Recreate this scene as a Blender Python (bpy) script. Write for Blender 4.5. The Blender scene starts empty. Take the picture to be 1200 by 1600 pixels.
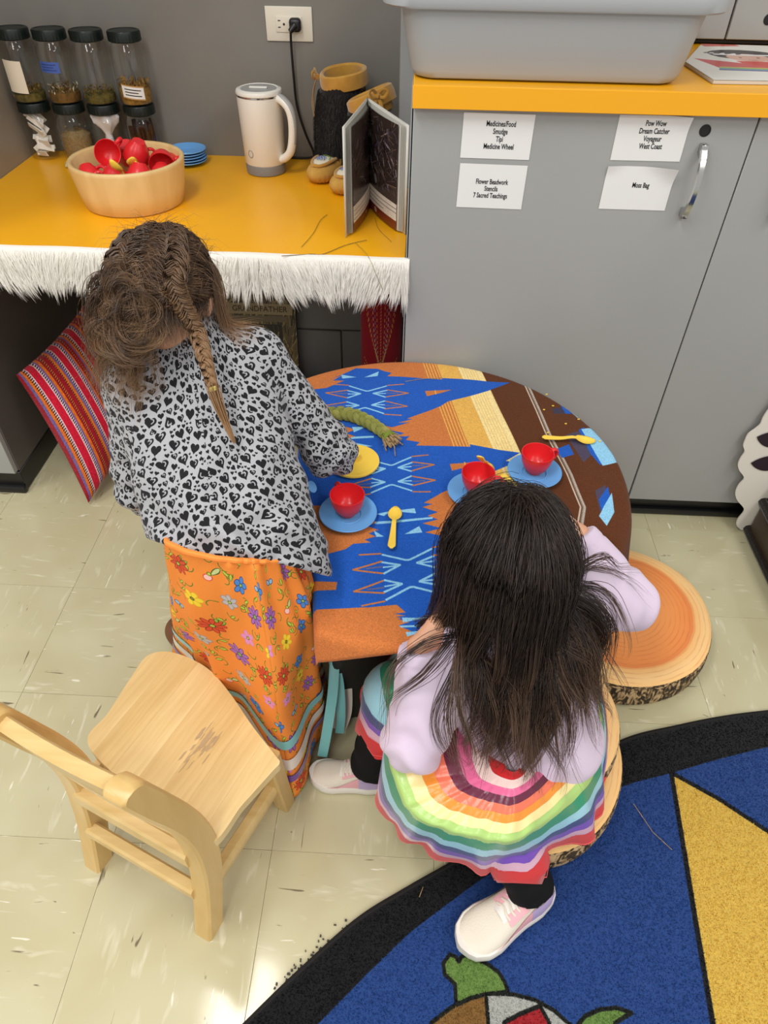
import bpy, bmesh, math, random
import numpy as np
from mathutils import Vector, Matrix, Euler

random.seed(7)
RNG = np.random.default_rng(7)
PI = math.pi
S = bpy.context.scene
COL = S.collection

# ------------------------------------------------------------------ camera
cam_data = bpy.data.cameras.new('camera')
cam = bpy.data.objects.new('camera', cam_data)
COL.objects.link(cam)
S.camera = cam
CAM_H, PITCH, ROLL, YAW, FPX = 1.35587, 0.759758, -0.0173655, -0.0356448, 1073.52
_f = np.array([math.sin(YAW)*math.cos(PITCH), math.cos(YAW)*math.cos(PITCH), -math.sin(PITCH)])
_r = np.array([math.cos(YAW), -math.sin(YAW), 0.])
_d = np.cross(_f, _r)
_rr = math.cos(ROLL)*_r + math.sin(ROLL)*_d
_dd = -math.sin(ROLL)*_r + math.cos(ROLL)*_d
cam.matrix_world = Matrix(((_rr[0], -_dd[0], -_f[0], 0), (_rr[1], -_dd[1], -_f[1], 0), (_rr[2], -_dd[2], -_f[2], CAM_H), (0, 0, 0, 1)))
cam_data.sensor_fit = 'AUTO'
cam_data.sensor_width = 36.0
cam_data.lens = FPX/1600*36.0
cam_data.clip_start = 0.02

# ------------------------------------------------------------------ world, lights, exposure
W = bpy.data.worlds.new('room_light')
S.world = W
W.use_nodes = True
W.node_tree.nodes['Background'].inputs[0].default_value = (1.0, 0.985, 0.96, 1)
W.node_tree.nodes['Background'].inputs[1].default_value = 0.48


def area(name, loc, sx, sy, power, col=(1.0, 0.975, 0.93), rot=(0, 0, 0)):
    l = bpy.data.lights.new(name, 'AREA')
    l.shape = 'RECTANGLE'
    l.size, l.size_y, l.energy, l.color = sx, sy, power, col
    o = bpy.data.objects.new(name, l)
    o.location, o.rotation_euler = loc, rot
    COL.objects.link(o)
    return o


# fluorescent ceiling panels of the classroom (2.7 m up)
area('ceiling_panel_light', (-0.68, 0.30, 2.7), 0.32, 1.25, 19)
area('ceiling_panel_light', (1.60, 0.10, 2.7), 0.32, 1.25, 15)
area('ceiling_panel_light', (-0.68, -2.0, 2.7), 0.6, 1.25, 26)
area('ceiling_panel_light', (1.60, -2.0, 2.7), 0.6, 1.25, 24)
area('ceiling_panel_light', (-2.6, 0.1, 2.7), 0.6, 1.25, 22)

S.view_settings.view_transform = 'Standard'
S.view_settings.look = 'None'
S.view_settings.gamma = 1.0
S.view_settings.use_curve_mapping = False
S.view_settings.exposure = 0.36

# ------------------------------------------------------------------ colour and materials


def lin(c):
    return tuple((x/12.92 if x <= 0.04045 else ((x+0.055)/1.055)**2.4) for x in [v/255.0 for v in c[:3]]) + (1.0,)


def new_mat(name):
    m = bpy.data.materials.new(name)
    m.use_nodes = True
    nt = m.node_tree
    return m, nt, nt.nodes['Principled BSDF']


def nd(nt, kind, **kw):
    n = nt.nodes.new(kind)
    for k, v in kw.items():
        setattr(n, k, v)
    return n


def add_bump(nt, b, scale, strength, dist=0.002, detail=3, coord='Object', stretch=None):
    tc = nd(nt, 'ShaderNodeTexCoord')
    no = nd(nt, 'ShaderNodeTexNoise')
    no.inputs['Scale'].default_value = scale
    no.inputs['Detail'].default_value = detail
    src = tc.outputs[coord]
    if stretch:
        mp = nd(nt, 'ShaderNodeMapping')
        mp.inputs['Scale'].default_value = stretch
        nt.links.new(src, mp.inputs[0])
        src = mp.outputs[0]
    nt.links.new(src, no.inputs['Vector'])
    bu = nd(nt, 'ShaderNodeBump')
    bu.inputs['Strength'].default_value = strength
    bu.inputs['Distance'].default_value = dist
    nt.links.new(no.outputs[0], bu.inputs['Height'])
    nt.links.new(bu.outputs[0], b.inputs['Normal'])
    return no


def pm(name, rgb, rough=0.5, spec=0.5, metal=0.0, bump=None, var=None, sheen=0.0, alpha=1.0):
    """Principled material; var = (second colour, noise scale, stretch) mixes two colours with a noise."""
    m, nt, b = new_mat(name)
    b.inputs['Base Color'].default_value = lin(rgb)
    b.inputs['Roughness'].default_value = rough
    b.inputs['Specular IOR Level'].default_value = spec
    b.inputs['Metallic'].default_value = metal
    b.inputs['Sheen Weight'].default_value = sheen
    if bump:
        add_bump(nt, b, *bump)
    if var:
        tc = nd(nt, 'ShaderNodeTexCoord')
        mp = nd(nt, 'ShaderNodeMapping')
        mp.inputs['Scale'].default_value = var[2] if len(var) > 2 else (1, 1, 1)
        no = nd(nt, 'ShaderNodeTexNoise')
        no.inputs['Scale'].default_value = var[1]
        no.inputs['Detail'].default_value = 4
        cr = nd(nt, 'ShaderNodeValToRGB')
        cr.color_ramp.elements[0].position, cr.color_ramp.elements[1].position = 0.35, 0.65
        cr.color_ramp.elements[0].color, cr.color_ramp.elements[1].color = lin(rgb), lin(var[0])
        nt.links.new(tc.outputs['Object'], mp.inputs[0])
        nt.links.new(mp.outputs[0], no.inputs['Vector'])
        nt.links.new(no.outputs[0], cr.inputs[0])
        nt.links.new(cr.outputs[0], b.inputs['Base Color'])
    return m


# ------------------------------------------------------------------ flat print, drawn into memory
class Canvas:
    def __init__(self, w, h, bg):
        self.w, self.h = w, h
        self.a = np.empty((h, w, 3), np.float32)
        self.a[:] = np.array(bg, np.float32)/255

    def poly(self, pts, col, wrap=False):
        pts = np.array(pts, float)
        if wrap:
            for dx in (-self.w, 0, self.w):
                for dy in (-self.h, 0, self.h):
                    q = pts + [dx, dy]
                    if q[:, 0].max() > 0 and q[:, 1].max() > 0 and q[:, 0].min() < self.w and q[:, 1].min() < self.h:
                        self.poly(q, col)
            return
        x0, y0 = np.floor(pts.min(0)).astype(int)
        x1, y1 = np.ceil(pts.max(0)).astype(int) + 1
        x0, y0, x1, y1 = max(x0, 0), max(y0, 0), min(x1, self.w), min(y1, self.h)
        if x1 <= x0 or y1 <= y0:
            return
        cov = np.zeros((y1-y0, x1-x0), np.float32)
        for sx, sy in ((.25, .25), (.75, .4), (.4, .75), (.8, .8)):
            X = np.arange(x0, x1)[None, :] + sx
            Y = np.arange(y0, y1)[:, None] + sy
            ins = np.zeros(cov.shape, bool)
            for (ax, ay), (bx, by) in zip(pts, np.roll(pts, -1, 0)):
                if ay == by:
                    continue
                c = ((ay > Y) != (by > Y)) & (X < (bx-ax)*(Y-ay)/(by-ay)+ax)
                ins ^= c
            cov += ins
        cov = (cov/4)[..., None]
        r = self.a[y0:y1, x0:x1]
        r[:] = r*(1-cov) + np.array(col, np.float32)/255*cov

    def line(self, pts, w, col, wrap=False, w1=None):
        pts = np.array(pts, float)
        n = len(pts)-1
        for i in range(n):
            a, b = pts[i], pts[i+1]
            d = b-a
            L = np.hypot(*d)
            if L < 1e-6:
                continue
            e = np.array([-d[1], d[0]])/L
            t = d/L*0.2*w
            wa = w if w1 is None else w+(w1-w)*i/n
            wb = w if w1 is None else w+(w1-w)*(i+1)/n
            self.poly([a-t+e*wa/2, b+t+e*wb/2, b+t-e*wb/2, a-t-e*wa/2], col, wrap)

    def ell(self, cx, cy, rx, ry, rot, col, wrap=False, n=20):
        t = np.linspace(0, 2*PI, n, endpoint=False)
        x, y = rx*np.cos(t), ry*np.sin(t)
        c, s = math.cos(rot), math.sin(rot)
        self.poly(np.c_[cx+x*c-y*s, cy+x*s+y*c], col, wrap)

    def noise(self, amt, block=1):
        n = RNG.normal(0, amt, (self.h//block+1, self.w//block+1, 1))
        n = np.kron(n, np.ones((block, block, 1)))[:self.h, :self.w]
        self.a = np.clip(self.a*(1+n.astype(np.float32)), 0, 1)

    def image(self, name):
        im = bpy.data.images.new(name, self.w, self.h)
        px = np.ones((self.h, self.w, 4), np.float32)
        px[..., :3] = np.clip(self.a, 0, 1)
        im.pixels.foreach_set(px.ravel())
        im.update()
        im.pack()
        return im


def print_mat(name, img, rough=0.6, spec=0.4, scale=(1, 1), bump=None, sheen=0.0, ext='REPEAT'):
    """Material whose colour is a drawn print laid on by UV."""
    m, nt, b = new_mat(name)
    tc = nd(nt, 'ShaderNodeTexCoord')
    mp = nd(nt, 'ShaderNodeMapping')
    mp.inputs['Scale'].default_value = (scale[0], scale[1], 1)
    it = nd(nt, 'ShaderNodeTexImage', image=img, extension=ext)
    nt.links.new(tc.outputs['UV'], mp.inputs[0])
    nt.links.new(mp.outputs[0], it.inputs[0])
    nt.links.new(it.outputs[0], b.inputs['Base Color'])
    b.inputs['Roughness'].default_value = rough
    b.inputs['Specular IOR Level'].default_value = spec
    b.inputs['Sheen Weight'].default_value = sheen
    if bump:
        add_bump(nt, b, *bump)
    return m


# ------------------------------------------------------------------ mesh helpers
def nrm(v):
    v = np.asarray(v, float)
    return v/np.maximum(np.linalg.norm(v, axis=-1, keepdims=True), 1e-12)


def catmull(pts, n, closed=False):
    P = np.asarray(pts, float)
    m = len(P)
    out = []
    ts = np.linspace(0, m if closed else m-1, n, endpoint=not closed)
    for t in ts:
        i = int(math.floor(t))
        if not closed:
            i = min(i, m-2)
        u = t-i
        g = (lambda k: P[k % m]) if closed else (lambda k: P[min(max(k, 0), m-1)])
        p0, p1, p2, p3 = g(i-1), g(i), g(i+1), g(i+2)
        out.append(0.5*((2*p1)+(-p0+p2)*u+(2*p0-5*p1+4*p2-p3)*u*u+(-p0+3*p1-3*p2+p3)*u**3))
    return np.array(out)


class MB:
    def __init__(self):
        self.v, self.f, self.mi, self.uv = [], [], [], []
        self.has_uv = False

    def add(self, verts, faces, m=0, uvs=None, M=None):
        o = len(self.v)
        if M is not None:
            verts = [tuple(M @ Vector(p)) for p in verts]
        self.v.extend([tuple(map(float, p)) for p in verts])
        for k, f in enumerate(faces):
            self.f.append(tuple(int(i)+o for i in f))
            self.mi.append(m)
            if uvs is not None:
                self.has_uv = True
                self.uv.append([tuple(map(float, uvs[i])) for i in f])
            else:
                self.uv.append([(0.0, 0.0)]*len(f))
        return self

    def box(self, c, s, bev=0.0, seg=2, M=None, m=0):
        bm = bmesh.new()
        bmesh.ops.create_cube(bm, size=1)
        bmesh.ops.scale(bm, vec=s, verts=bm.verts)
        if bev > 0:
            bmesh.ops.bevel(bm, geom=bm.edges[:], offset=bev, segments=seg, profile=0.5, affect='EDGES')
        bmesh.ops.translate(bm, vec=c, verts=bm.verts)
        bm.verts.index_update()
        self.add([v.co[:] for v in bm.verts], [[v.index for v in f.verts] for f in bm.faces], m, None, M)
        bm.free()
        return self

    def rings(self, R, closed=True, cap0=False, cap1=False, m=0, M=None, uv=False):
        """loft through a list of rings (each n points)"""
        R = np.asarray(R, float)
        k, n = R.shape[:2]
        V = R.reshape(-1, 3)
        F = []
        nn = n if closed else n-1
        for i in range(k-1):
            for j in range(nn):
                a, b = i*n+j, i*n+(j+1) % n
                F.append((a, b, b+n, a+n))
        if cap0:
            F.append(tuple(range(n-1, -1, -1)))
        if cap1:
            F.append(tuple((k-1)*n+j for j in range(n)))
        self.add(V, F, m, None, M)
        return self

    def lathe(self, prof, seg=32, c=(0, 0, 0), M=None, m=0, caps=True):
        t = np.linspace(0, 2*PI, seg, endpoint=False)
        R = [np.c_[c[0]+r*np.cos(t), c[1]+r*np.sin(t), np.full(seg, c[2]+z)] for r, z in prof]
        return self.rings(R, True, caps, caps, m, M)

    def tube(self, path, rad, seg=8, caps=True, M=None, m=0, flat=1.0, up=None):
        P = np.asarray(path, float)
        n = len(P)
        rad = np.full(n, rad) if np.isscalar(rad) else np.asarray(rad, float)
        T = nrm(np.gradient(P, axis=0))
        u = np.array(up if up is not None else ((0, 0, 1) if abs(T[0][2]) < 0.9 else (1, 0, 0)), float)
        R = []
        t = np.linspace(0, 2*PI, seg, endpoint=False)
        for i in range(n):
            u = u - T[i]*np.dot(u, T[i])
            u = u/np.linalg.norm(u)
            w = np.cross(T[i], u)
            R.append(P[i] + rad[i]*(np.cos(t)[:, None]*w + flat*np.sin(t)[:, None]*u))
        return self.rings(R, True, caps, caps, m, M)

    def prism(self, pts, z0, z1, m=0, M=None):
        n = len(pts)
        V = [(x, y, z0) for x, y in pts] + [(x, y, z1) for x, y in pts]
        F = [tuple(range(n-1, -1, -1)), tuple(range(n, 2*n))] + [(i, (i+1) % n, (i+1) % n+n, i+n) for i in range(n)]
        return self.add(V, F, m, None, M)

    def grid(self, P, uv=None, m=0, closed=False):
        P = np.asarray(P, float)
        k, n = P.shape[:2]
        F = []
        for i in range(k-1):
            for j in range(n if closed else n-1):
                a, b = i*n+j, i*n+(j+1) % n
                F.append((a, b, b+n, a+n))
        return self.add(P.reshape(-1, 3), F, m, None if uv is None else np.asarray(uv).reshape(-1, 2))

    def mesh(self, name):
        me = bpy.data.meshes.new(name)
        me.from_pydata(self.v, [], self.f)
        if self.has_uv:
            ul = me.uv_layers.new(name='UVMap')
            ul.data.foreach_set('uv', np.array([c for f in self.uv for c in f], np.float32).ravel())
        me.polygons.foreach_set('material_index', self.mi)
        return me

    def obj(self, name, mats, parent=None, smooth=True, angle=40, loc=None):
        me = self.mesh(name)
        if not isinstance(mats, (list, tuple)):
            mats = [mats]
        for mm in mats:
            me.materials.append(mm)
        bm = bmesh.new()
        bm.from_mesh(me)
        bmesh.ops.recalc_face_normals(bm, faces=bm.faces)
        bm.to_mesh(me)
        bm.free()
        if smooth:
            me.polygons.foreach_set('use_smooth', [True]*len(me.polygons))
            if angle < 180:
                me.set_sharp_from_angle(angle=math.radians(angle))
        return link(name, me, parent, loc)


def fast_mesh(name, V, F, mats, parent=None, smooth=True, uv=None, attr=None):
    """V (n,3), F (m,k) equal-size polygons; uv per vertex; attr = (name, per-vertex float)"""
    V = np.asarray(V, np.float32)
    F = np.asarray(F, np.int32)
    me = bpy.data.meshes.new(name)
    k = F.shape[1]
    me.vertices.add(len(V))
    me.vertices.foreach_set('co', V.ravel())
    me.loops.add(F.size)
    me.loops.foreach_set('vertex_index', F.ravel())
    me.polygons.add(len(F))
    me.polygons.foreach_set('loop_start', np.arange(0, F.size, k, dtype=np.int32))
    me.update(calc_edges=True)
    if uv is not None:
        ul = me.uv_layers.new(name='UVMap')
        uv = np.asarray(uv, np.float32)
        ul.data.foreach_set('uv', (uv[F.ravel()] if len(uv) == len(V) else uv).ravel())
    if attr is not None:
        at = me.attributes.new(attr[0], 'FLOAT', 'POINT')
        at.data.foreach_set('value', np.asarray(attr[1], np.float32))
    for mm in (mats if isinstance(mats, (list, tuple)) else [mats]):
        me.materials.append(mm)
    if smooth:
        me.polygons.foreach_set('use_smooth', np.ones(len(F), bool))
    me.validate()
    return link(name, me, parent)


def link(name, data, parent=None, loc=None):
    o = bpy.data.objects.new(name, data)
    COL.objects.link(o)
    if parent is not None:
        o.parent = parent
    if loc is not None:
        o.location = loc
    return o


def tag(o, label, cat, group=None, kind=None):
    if label:
        o['label'] = label
    if cat:
        o['category'] = cat
    if group:
        o['group'] = group
    if kind:
        o['kind'] = kind
    return o


def thing(name, label, cat, loc=(0, 0, 0), rotz=0.0, group=None):
    o = link(name, None)
    o.empty_display_size = 0.05
    o.location = loc
    o.rotation_euler = (0, 0, rotz)
    return tag(o, label, cat, group)


def structure(o):
    o['kind'] = 'structure'
    return o


def copy_tree(o, parent=None):
    c = o.copy()
    COL.objects.link(c)
    c.parent = parent
    for ch in list(o.children):
        copy_tree(ch, c)
    return c


def text_part(name, body, size, M, mat, parent, sx=0.62, bold=0.0, align='CENTER', extrude=0.0002, spacing=1.0):
    cu = bpy.data.curves.new(name, 'FONT')
    cu.body, cu.size, cu.align_x, cu.align_y = body, size, align, 'CENTER'
    cu.extrude, cu.offset, cu.space_line, cu.resolution_u = extrude, bold, spacing, 3
    t = bpy.data.objects.new(name, cu)
    COL.objects.link(t)
    bpy.context.view_layer.update()
    me = bpy.data.meshes.new_from_object(t.evaluated_get(bpy.context.evaluated_depsgraph_get()))
    bpy.data.objects.remove(t)
    me.transform(M @ Matrix.Diagonal((sx, 1, 1, 1)))
    me.materials.clear()
    me.materials.append(mat)
    return link(name, me, parent)


# ------------------------------------------------------------------ implicit bodies
def cone(P, a, b, ra, rb):
    a, b = np.asarray(a, np.float32), np.asarray(b, np.float32)
    ba = b-a
    h = np.clip(((P-a)@ba)/np.dot(ba, ba), 0, 1)
    return np.linalg.norm(P-a-h[:, None]*ba, axis=1) - (ra+(rb-ra)*h)


def ellip(P, c, r, R=None):
    q = P-np.asarray(c, np.float32)
    if R is not None:
        q = q@np.asarray(R, np.float32)
    r = np.asarray(r, np.float32)
    k0 = np.linalg.norm(q/r, axis=1)
    k1 = np.linalg.norm(q/(r*r), axis=1)
    return k0*(k0-1)/np.maximum(k1, 1e-6)


def smin(a, b, k):
    h = np.clip(0.5+0.5*(b-a)/k, 0, 1)
    return b+(a-b)*h-k*h*(1-h)


def union(ds, k):
    d = ds[0]
    for e in ds[1:]:
        d = smin(d, e, k)
    return d


def sdf_mesh(f, lo, hi, h):
    """naive surface nets of f < 0 inside [lo, hi]"""
    lo, hi = np.array(lo, np.float32), np.array(hi, np.float32)
    n = (np.ceil((hi-lo)/h/4).astype(int)*4)+1
    nc = (n-1)//4+1
    ax = [lo[i]+np.arange(nc[i])*h*4 for i in range(3)]
    C = np.stack(np.meshgrid(*ax, indexing='ij'), -1).reshape(-1, 3).astype(np.float32)
    D = f(C).reshape(nc)
    idx = [np.minimum((np.arange(n[i])+2)//4, nc[i]-1) for i in range(3)]
    V = D[np.ix_(*idx)].astype(np.float32)
    near = np.argwhere(np.abs(V) < 4.6*h)
    for s in range(0, len(near), 400000):
        q = near[s:s+400000]
        V[tuple(q.T)] = f(lo+q.astype(np.float32)*h)
    ins = V < 0
    cs = [(i, j, k) for i in (0, 1) for j in (0, 1) for k in (0, 1)]
    sl = lambda A, c: A[c[0]:A.shape[0]-1+c[0], c[1]:A.shape[1]-1+c[1], c[2]:A.shape[2]-1+c[2]]
    cnt = sum(sl(ins, c).astype(np.int8) for c in cs)
    act = np.argwhere((cnt > 0) & (cnt < 8))
    acc = np.zeros((len(act), 3), np.float32)
    w = np.zeros(len(act), np.float32)
    vals = {c: V[act[:, 0]+c[0], act[:, 1]+c[1], act[:, 2]+c[2]] for c in cs}
    for c in cs:
        for a in range(3):
            if c[a] == 0:
                e = list(c)
                e[a] = 1
                v0, v1 = vals[c], vals[tuple(e)]
                x = (v0 < 0) != (v1 < 0)
                t = np.where(x, v0/np.where(x, v0-v1, 1), 0)
                p = np.tile(np.array(c, np.float32), (len(act), 1))
                p[:, a] = t
                acc += p*x[:, None]
                w += x
    verts = lo+(act+acc/w[:, None])*h
    im = np.full(np.array(V.shape)-1, -1, np.int32)
    im[tuple(act.T)] = np.arange(len(act))
    F = []
    for a in range(3):
        b, c = (a+1) % 3, (a+2) % 3
        s0 = [slice(None)]*3
        s1 = [slice(None)]*3
        s0[a], s1[a] = slice(0, -1), slice(1, None)
        A, B = ins[tuple(s0)], ins[tuple(s1)]
        e = np.argwhere(A != B)
        e = e[(e[:, b] > 0) & (e[:, c] > 0) & (e[:, b] < V.shape[b]-1) & (e[:, c] < V.shape[c]-1)]
        fl = A[tuple(e.T)]

        def g(db, dc):
            q = e.copy()
            q[:, b] -= db
            q[:, c] -= dc
            return im[tuple(q.T)]
        quad = np.stack([g(1, 1), g(0, 1), g(0, 0), g(1, 0)], 1)
        quad[~fl] = quad[~fl][:, ::-1]
        F.append(quad)
    F = np.concatenate(F)
    F = F[(F >= 0).all(1)]
    return verts, F


def relax(V, F, it=1, lam=0.5):
    for _ in range(it):
        acc = np.zeros_like(V)
        n = np.zeros(len(V), np.float32)
        for a in range(4):
            b = (a+1) % 4
            np.add.at(acc, F[:, a], V[F[:, b]])
            np.add.at(n, F[:, a], 1)
            np.add.at(acc, F[:, b], V[F[:, a]])
            np.add.at(n, F[:, b], 1)
        V = V+lam*(acc/np.maximum(n, 1)[:, None]-V)
    return V


def wob(P, s, seed=0, amt=1.0):
    """cheap smooth 3D noise from warped sines"""
    r = np.random.default_rng(seed)
    out = 0
    for k in range(4):
        d = nrm(r.normal(size=3))*s*(0.6+0.5*k)
        e = nrm(r.normal(size=3))*s*0.6
        out = out+np.sin(P@d+1.5*np.sin(P@e+k)+r.uniform(0, 6))/(1+0.5*k)
    return amt*out/2.2


def strands(paths, width, taper=0.3):
    """(n, k, 3) polylines to thin three-sided tubes; returns V, F, t per vertex"""
    P = np.asarray(paths, np.float32)
    n, k = P.shape[:2]
    T = nrm(np.gradient(P, axis=1))
    ref = np.where(np.abs(T[..., 2:3]) < 0.9, np.array([0, 0, 1.]), np.array([1., 0, 0]))
    U = nrm(np.cross(T, ref))
    Wv = np.cross(T, U)
    t = np.linspace(0, 1, k)
    wd = np.asarray(width).reshape(-1, 1)*np.minimum(1, (1-t)/max(taper, 1e-3)*0.9+0.12)[None]
    ring = []
    for a in range(3):
        an = 2*PI*a/3
        ring.append(P+wd[..., None]*(math.cos(an)*U+math.sin(an)*Wv))
    V = np.stack(ring, 2).reshape(-1, 3)
    base = (np.arange(n)[:, None]*k+np.arange(k-1)[None])*3
    F = []
    for a in range(3):
        b = (a+1) % 3
        F.append(np.stack([base+a, base+b, base+b+3, base+a+3], -1).reshape(-1, 4))
    tt = np.repeat(np.tile(t, n), 3)
    return V, np.concatenate(F), tt


def plait(path, amp, rad, pitch, nper=14, up=(0, 0, 1), seg=8):
    """three woven strand paths around a polyline; returns list of (points, radii)"""
    P = np.asarray(path, float)
    L = np.r_[0, np.cumsum(np.linalg.norm(np.diff(P, axis=0), axis=1))]
    n = max(int(L[-1]/pitch*nper), 12)
    s = np.linspace(0, L[-1], n)
    Q = np.stack([np.interp(s, L, P[:, i]) for i in range(3)], 1)
    T = nrm(np.gradient(Q, axis=0))
    out = []
    amp = np.interp(s/L[-1], np.linspace(0, 1, len(amp)), amp) if not np.isscalar(amp) else np.full(n, amp)
    rad = np.interp(s/L[-1], np.linspace(0, 1, len(rad)), rad) if not np.isscalar(rad) else np.full(n, rad)
    u = np.array(up, float)
    X = nrm(np.cross(T, u))
    Yv = np.cross(X, T)
    for k in range(3):
        th = 2*PI*s/pitch+k*2*PI/3
        out.append((Q+X*(amp*np.sin(th))[:, None]+Yv*(0.55*amp*np.sin(2*th))[:, None], rad))
    return out

# ================================================================== SETTING
# ------------------------------------------------------------------ floor of 12 inch tiles
def floor_tile_mat():
    m, nt, b = new_mat('floor_tile')
    tc = nd(nt, 'ShaderNodeTexCoord')
    oi = nd(nt, 'ShaderNodeObjectInfo')
    add = nd(nt, 'ShaderNodeVectorMath', operation='MULTIPLY_ADD')
    add.inputs[1].default_value = (1, 1, 1)
    sc = nd(nt, 'ShaderNodeVectorMath', operation='SCALE')
    sc.inputs[0].default_value = (37, 53, 91)
    nt.links.new(oi.outputs['Random'], sc.inputs['Scale'])
    nt.links.new(tc.outputs['Object'], add.inputs[0])
    nt.links.new(sc.outputs[0], add.inputs[2])
    base = None

    def streak(stretch, scale, lo, hi, warp):
        mp = nd(nt, 'ShaderNodeMapping')
        mp.inputs['Scale'].default_value = stretch
        mp.inputs['Location'].default_value = (warp, warp*2, 0)
        nt.links.new(add.outputs[0], mp.inputs[0])
        no = nd(nt, 'ShaderNodeTexNoise')
        no.inputs['Scale'].default_value = scale
        no.inputs['Detail'].default_value = 2.5
        no.inputs['Distortion'].default_value = 0.5
        nt.links.new(mp.outputs[0], no.inputs['Vector'])
        mr = nd(nt, 'ShaderNodeMapRange')
        mr.inputs['From Min'].default_value, mr.inputs['From Max'].default_value = lo, hi
        nt.links.new(no.outputs[0], mr.inputs['Value'])
        return mr.outputs[0]

    def mix(a, fac, col):
        mx = nd(nt, 'ShaderNodeMix', data_type='RGBA')
        nt.links.new(fac, mx.inputs[0])
        if isinstance(a, tuple):
            mx.inputs[6].default_value = a
        else:
            nt.links.new(a, mx.inputs[6])
        mx.inputs[7].default_value = col
        return mx.outputs[2]
    c = mix(lin((193, 185, 149)), streak((1, 1, 1), 5, .4, .65, 1), lin((201, 195, 161)))
    c = mix(c, streak((1, 4, 1), 13, .60, .75, 7), lin((214, 208, 180)))
    c = mix(c, streak((1, 7, 1), 12, .70, .73, 3), lin((233, 228, 208)))
    c = mix(c, streak((1, 7, 1), 12.5, .705, .745, 13), lin((120, 108, 84)))
    c = mix(c, streak((1, 1.6, 1), 60, .74, .78, 23), lin((140, 128, 100)))
    nt.links.new(c, b.inputs['Base Color'])
    b.inputs['Roughness'].default_value = 0.1
    b.inputs['Specular IOR Level'].default_value = 0.5
    add_bump(nt, b, 9, 0.10, 0.004, 2)
    return m


M_tile = floor_tile_mat()
M_joint = pm('floor_joint', (172, 165, 134), 0.7)
floor = structure(MB().box((0.1, 0.95, -0.02), (4.6, 2.9, 0.034)).obj('floor', M_joint))
tile_me = MB().box((0, 0, -0.0015), (0.3045, 0.3045, 0.003), 0.0004, 1).mesh('tile')
tile_me.materials.append(M_tile)
for i in range(-5, 6):
    for j in range(-2, 6):
        t = link('tile', tile_me, floor)
        t.location = (-0.218+0.305*(i+0.5), 1.4048-0.305*(j-0.5)-0.0001*((i+j) % 2), 0)
        t.rotation_euler = (0, 0, PI/2*((i+j) % 2))

# ------------------------------------------------------------------ walls of the alcove
M_wall = pm('grey_paint_wall', (122, 119, 113), 0.42, 0.4, bump=(60, 0.15, 0.002), var=((130, 127, 121), 4))
M_wall_side = pm('grey_laminate_side', (137, 130, 120), 0.35, 0.4, var=((145, 138, 128), 3))
M_block = pm('grey_painted_block', (120, 121, 122), 0.6, 0.3, bump=(40, 0.3, 0.002))
M_mortar = pm('mortar', (84, 84, 84), 0.8)
XL, XR, YB, YF = -1.09, -0.0145, 2.107, 1.447
w = structure(MB().box((0.0, YB+0.06, 1.0), (4.2, 0.12, 2.9)).obj('wall_back', M_wall))
for r in range(3):
    for k in range(3):
        off = 0.2 if r % 2 else 0.0
        x0_, x1_ = max(-1.088, -1.03+0.4*k-off+.002), min(-0.0175, -0.63+0.4*k-off-.002)
        MB().box(((x0_+x1_)/2, YB-0.006, 0.1+0.2*r), (x1_-x0_, 0.012, 0.195), 0.003, 1).obj('block', M_block, w)
structure(MB().box((XL-0.012, (YF+YB)/2+0.0, 1.4), (0.024, YB-YF, 1.36)).obj('wall_left', M_wall_side))
M_grey = pm('grey_laminate', (158, 159, 157), 0.38, 0.35, bump=(160, 0.08, 0.001), var=((163, 164, 162), 3))
M_grey_edge = pm('grey_laminate_edge', (158, 161, 162), 0.4, 0.35)
structure(MB().box((-0.0130, (1.442+YB)/2, 0.53), (0.0022, YB-1.442, 1.06)).obj('partition', M_grey_edge))
structure(MB().box((-0.0305, 1.995, 1.37), (0.036, 0.224, 1.27), 0.002, 1).obj('trim_1', M_grey_edge))

# ------------------------------------------------------------------ cabinets
M_yellow = pm('yellow_laminate', (246, 178, 22), 0.32, 0.45, bump=(120, 0.06, 0.001), var=((243, 172, 20), 5))
M_yellow_edge = pm('yellow_edge_band', (244, 172, 24), 0.4, 0.4)
M_black_base = pm('black_vinyl_base', (22, 22, 23), 0.35, 0.5)
M_dark = pm('dark_gap', (26, 26, 27), 0.8)
M_chrome = pm('satin_chrome', (196, 196, 194), 0.18, 0.5, 1.0)
M_hole = pm('lock_hole_black', (14, 14, 15), 0.6)


def lock_hole(x, y, z, r, parent):
    b = MB()
    t = np.linspace(0, 2*PI, 24, endpoint=False)
    R = [np.c_[x+q*np.cos(t), np.full(24, yy), z+q*np.sin(t)] for q, yy in ((r*1.12, y), (r*1.1, y-0.0012), (r*0.98, y-0.0014), (r*0.94, y-0.0002), (0.001, y-0.0002))]
    b.rings(R, True, False, True)
    return b.obj('lock_hole', M_hole, parent)


def pull_handle(x, y, z0, z1, parent):
    """flat bowed chrome pull on two feet"""
    b = MB()
    n = 14
    R = []
    for i in range(n):
        s = i/(n-1)
        z = z0+(z1-z0)*s
        out = 0.010+0.022*math.sin(PI*s)**0.7
        wd = 0.0055+0.002*abs(2*s-1)
        R.append([(x-wd, y-out, z), (x-wd*0.7, y-out-0.005, z), (x+wd*0.7, y-out-0.005, z), (x+wd, y-out, z)])
    b.rings(R, True, True, True)
    for z in (z0+0.004, z1-0.004):
        b.box((x, y-0.0085, z), (0.014, 0.017, 0.02), 0.003, 2)
    return b.obj('handle', M_chrome, parent)


cab = thing('base_cabinet', 'grey laminate base cabinet with two tall doors under the higher yellow worktop', 'cabinet', (0.63, 1.46, 0))


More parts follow.
